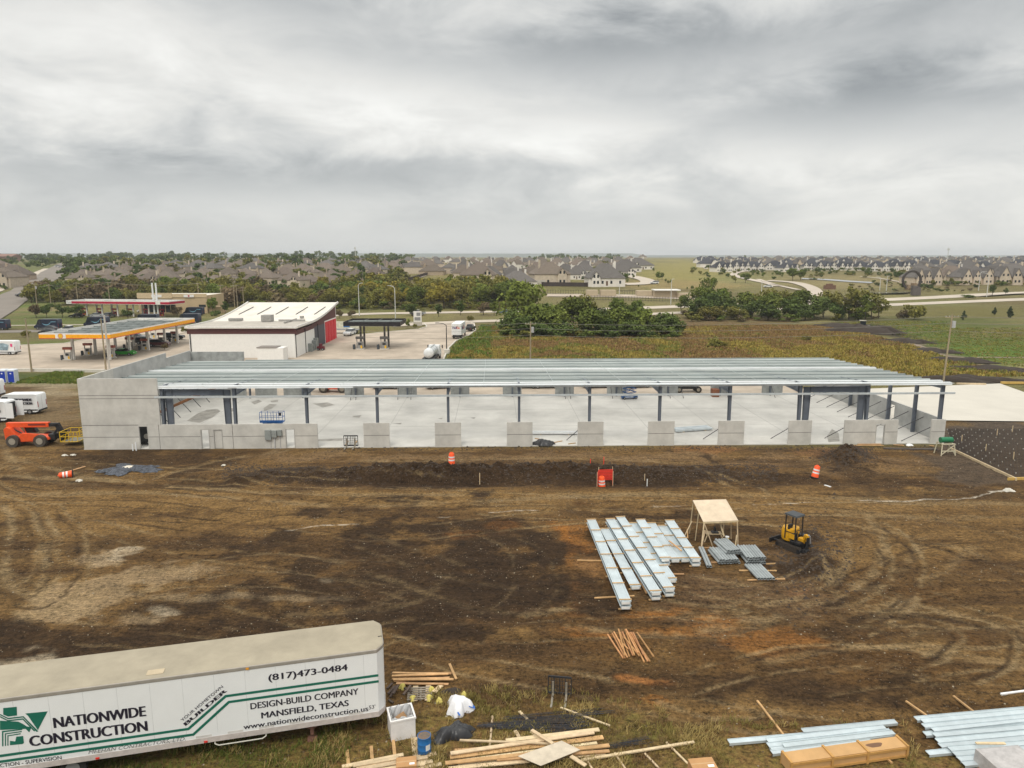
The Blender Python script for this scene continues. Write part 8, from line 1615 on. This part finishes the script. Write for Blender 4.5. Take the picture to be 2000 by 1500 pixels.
blades('dry_grass', x, y, .12 + .20 * q2, np.full(len(x), .012), 3, gm, mi, .12, 1.1)
def clods(name, x, y, s, mats, mi):
    n = len(x); z = gzv(x, y); base = np.array([(1, 0, 0), (0, 1, 0), (-1, 0, 0), (0, -1, 0), (0, 0, .8), (0, 0, -.5)], float); V = base[None] * (s[:, None, None] * RNG.uniform(.5, 1.3, (n, 6, 1))); a = RNG.uniform(0, 6.28, n); c, sn = np.cos(a)[:, None], np.sin(a)[:, None]
    V = np.stack([V[..., 0] * c - V[..., 1] * sn + x[:, None], V[..., 0] * sn + V[..., 1] * c + y[:, None], V[..., 2] + z[:, None]], -1).reshape(-1, 3); f = np.array([(0, 1, 4), (1, 2, 4), (2, 3, 4), (3, 0, 4)]); Fq = (np.arange(n)[:, None, None] * 6 + f[None]).reshape(-1, 3)
    o = npmesh(name, V, Fq, mats[0]); [o.data.materials.append(m) for m in mats[1:]]; o.data.polygons.foreach_set('material_index', np.repeat(mi, 4).astype(np.int32)); tag(o, kind='stuff')
n = 34000; x = RNG.uniform(-50, 56, n); y = RNG.uniform(22, 73, n); q = fbm(x * .25, y * .4, 3, 81); k = RNG.random(n) < np.clip((q - .38) * 4, .05, 1); x, y = x[k], y[k]
# more and larger clods along the berm and heaps
P_ = [G(RNG.uniform(430, 1520), 922 + RNG.normal() * 9) for i in range(5200)] + [G(1660 + RNG.normal() * 24, 893 + RNG.normal() * 9) for i in range(1600)] + [G(1580 + RNG.normal() * 40, 1085 + RNG.normal() * 40) for i in range(900)] + [G(RNG.uniform(600, 1830), 876 + RNG.normal() * 2.5) for i in range(900)]
s = np.concatenate([RNG.uniform(.02, .07, len(x)), RNG.uniform(.05, .20, len(P_)) * RNG.uniform(.4, 1, len(P_))]); x = np.concatenate([x, [p.x for p in P_]]); y = np.concatenate([y, [p.y for p in P_]])
mi = (RNG.random(len(x)) < .10).astype(int); mi[-len(P_):] = 2
clods('loose_clods', x, y, s, [M('clod_brown', (.105, .072, .042), .95, var=.3, scale=3, world=True), M('clod_pale', (.27, .23, .165), .95, var=.2, scale=3, world=True), M('clod_dark', (.048, .034, .024), .95, var=.3, scale=3, world=True)], mi)
# ---------------------------------------------------------------- haze
hm = bpy.data.materials.new('haze_air'); hm.use_nodes = True; ht = hm.node_tree; ht.nodes.remove(ht.nodes['Principled BSDF']); pv = ht.nodes.new('ShaderNodeVolumePrincipled'); pv.inputs['Color'].default_value = (.90, .94, .98, 1); pv.inputs['Density'].default_value = .00013; ht.links.new(pv.outputs[0], ht.nodes['Material Output'].inputs['Volume'])
tag(MB().box(-7000, 7000, -60, 9200, -2, 75).build('haze', hm), kind='stuff')
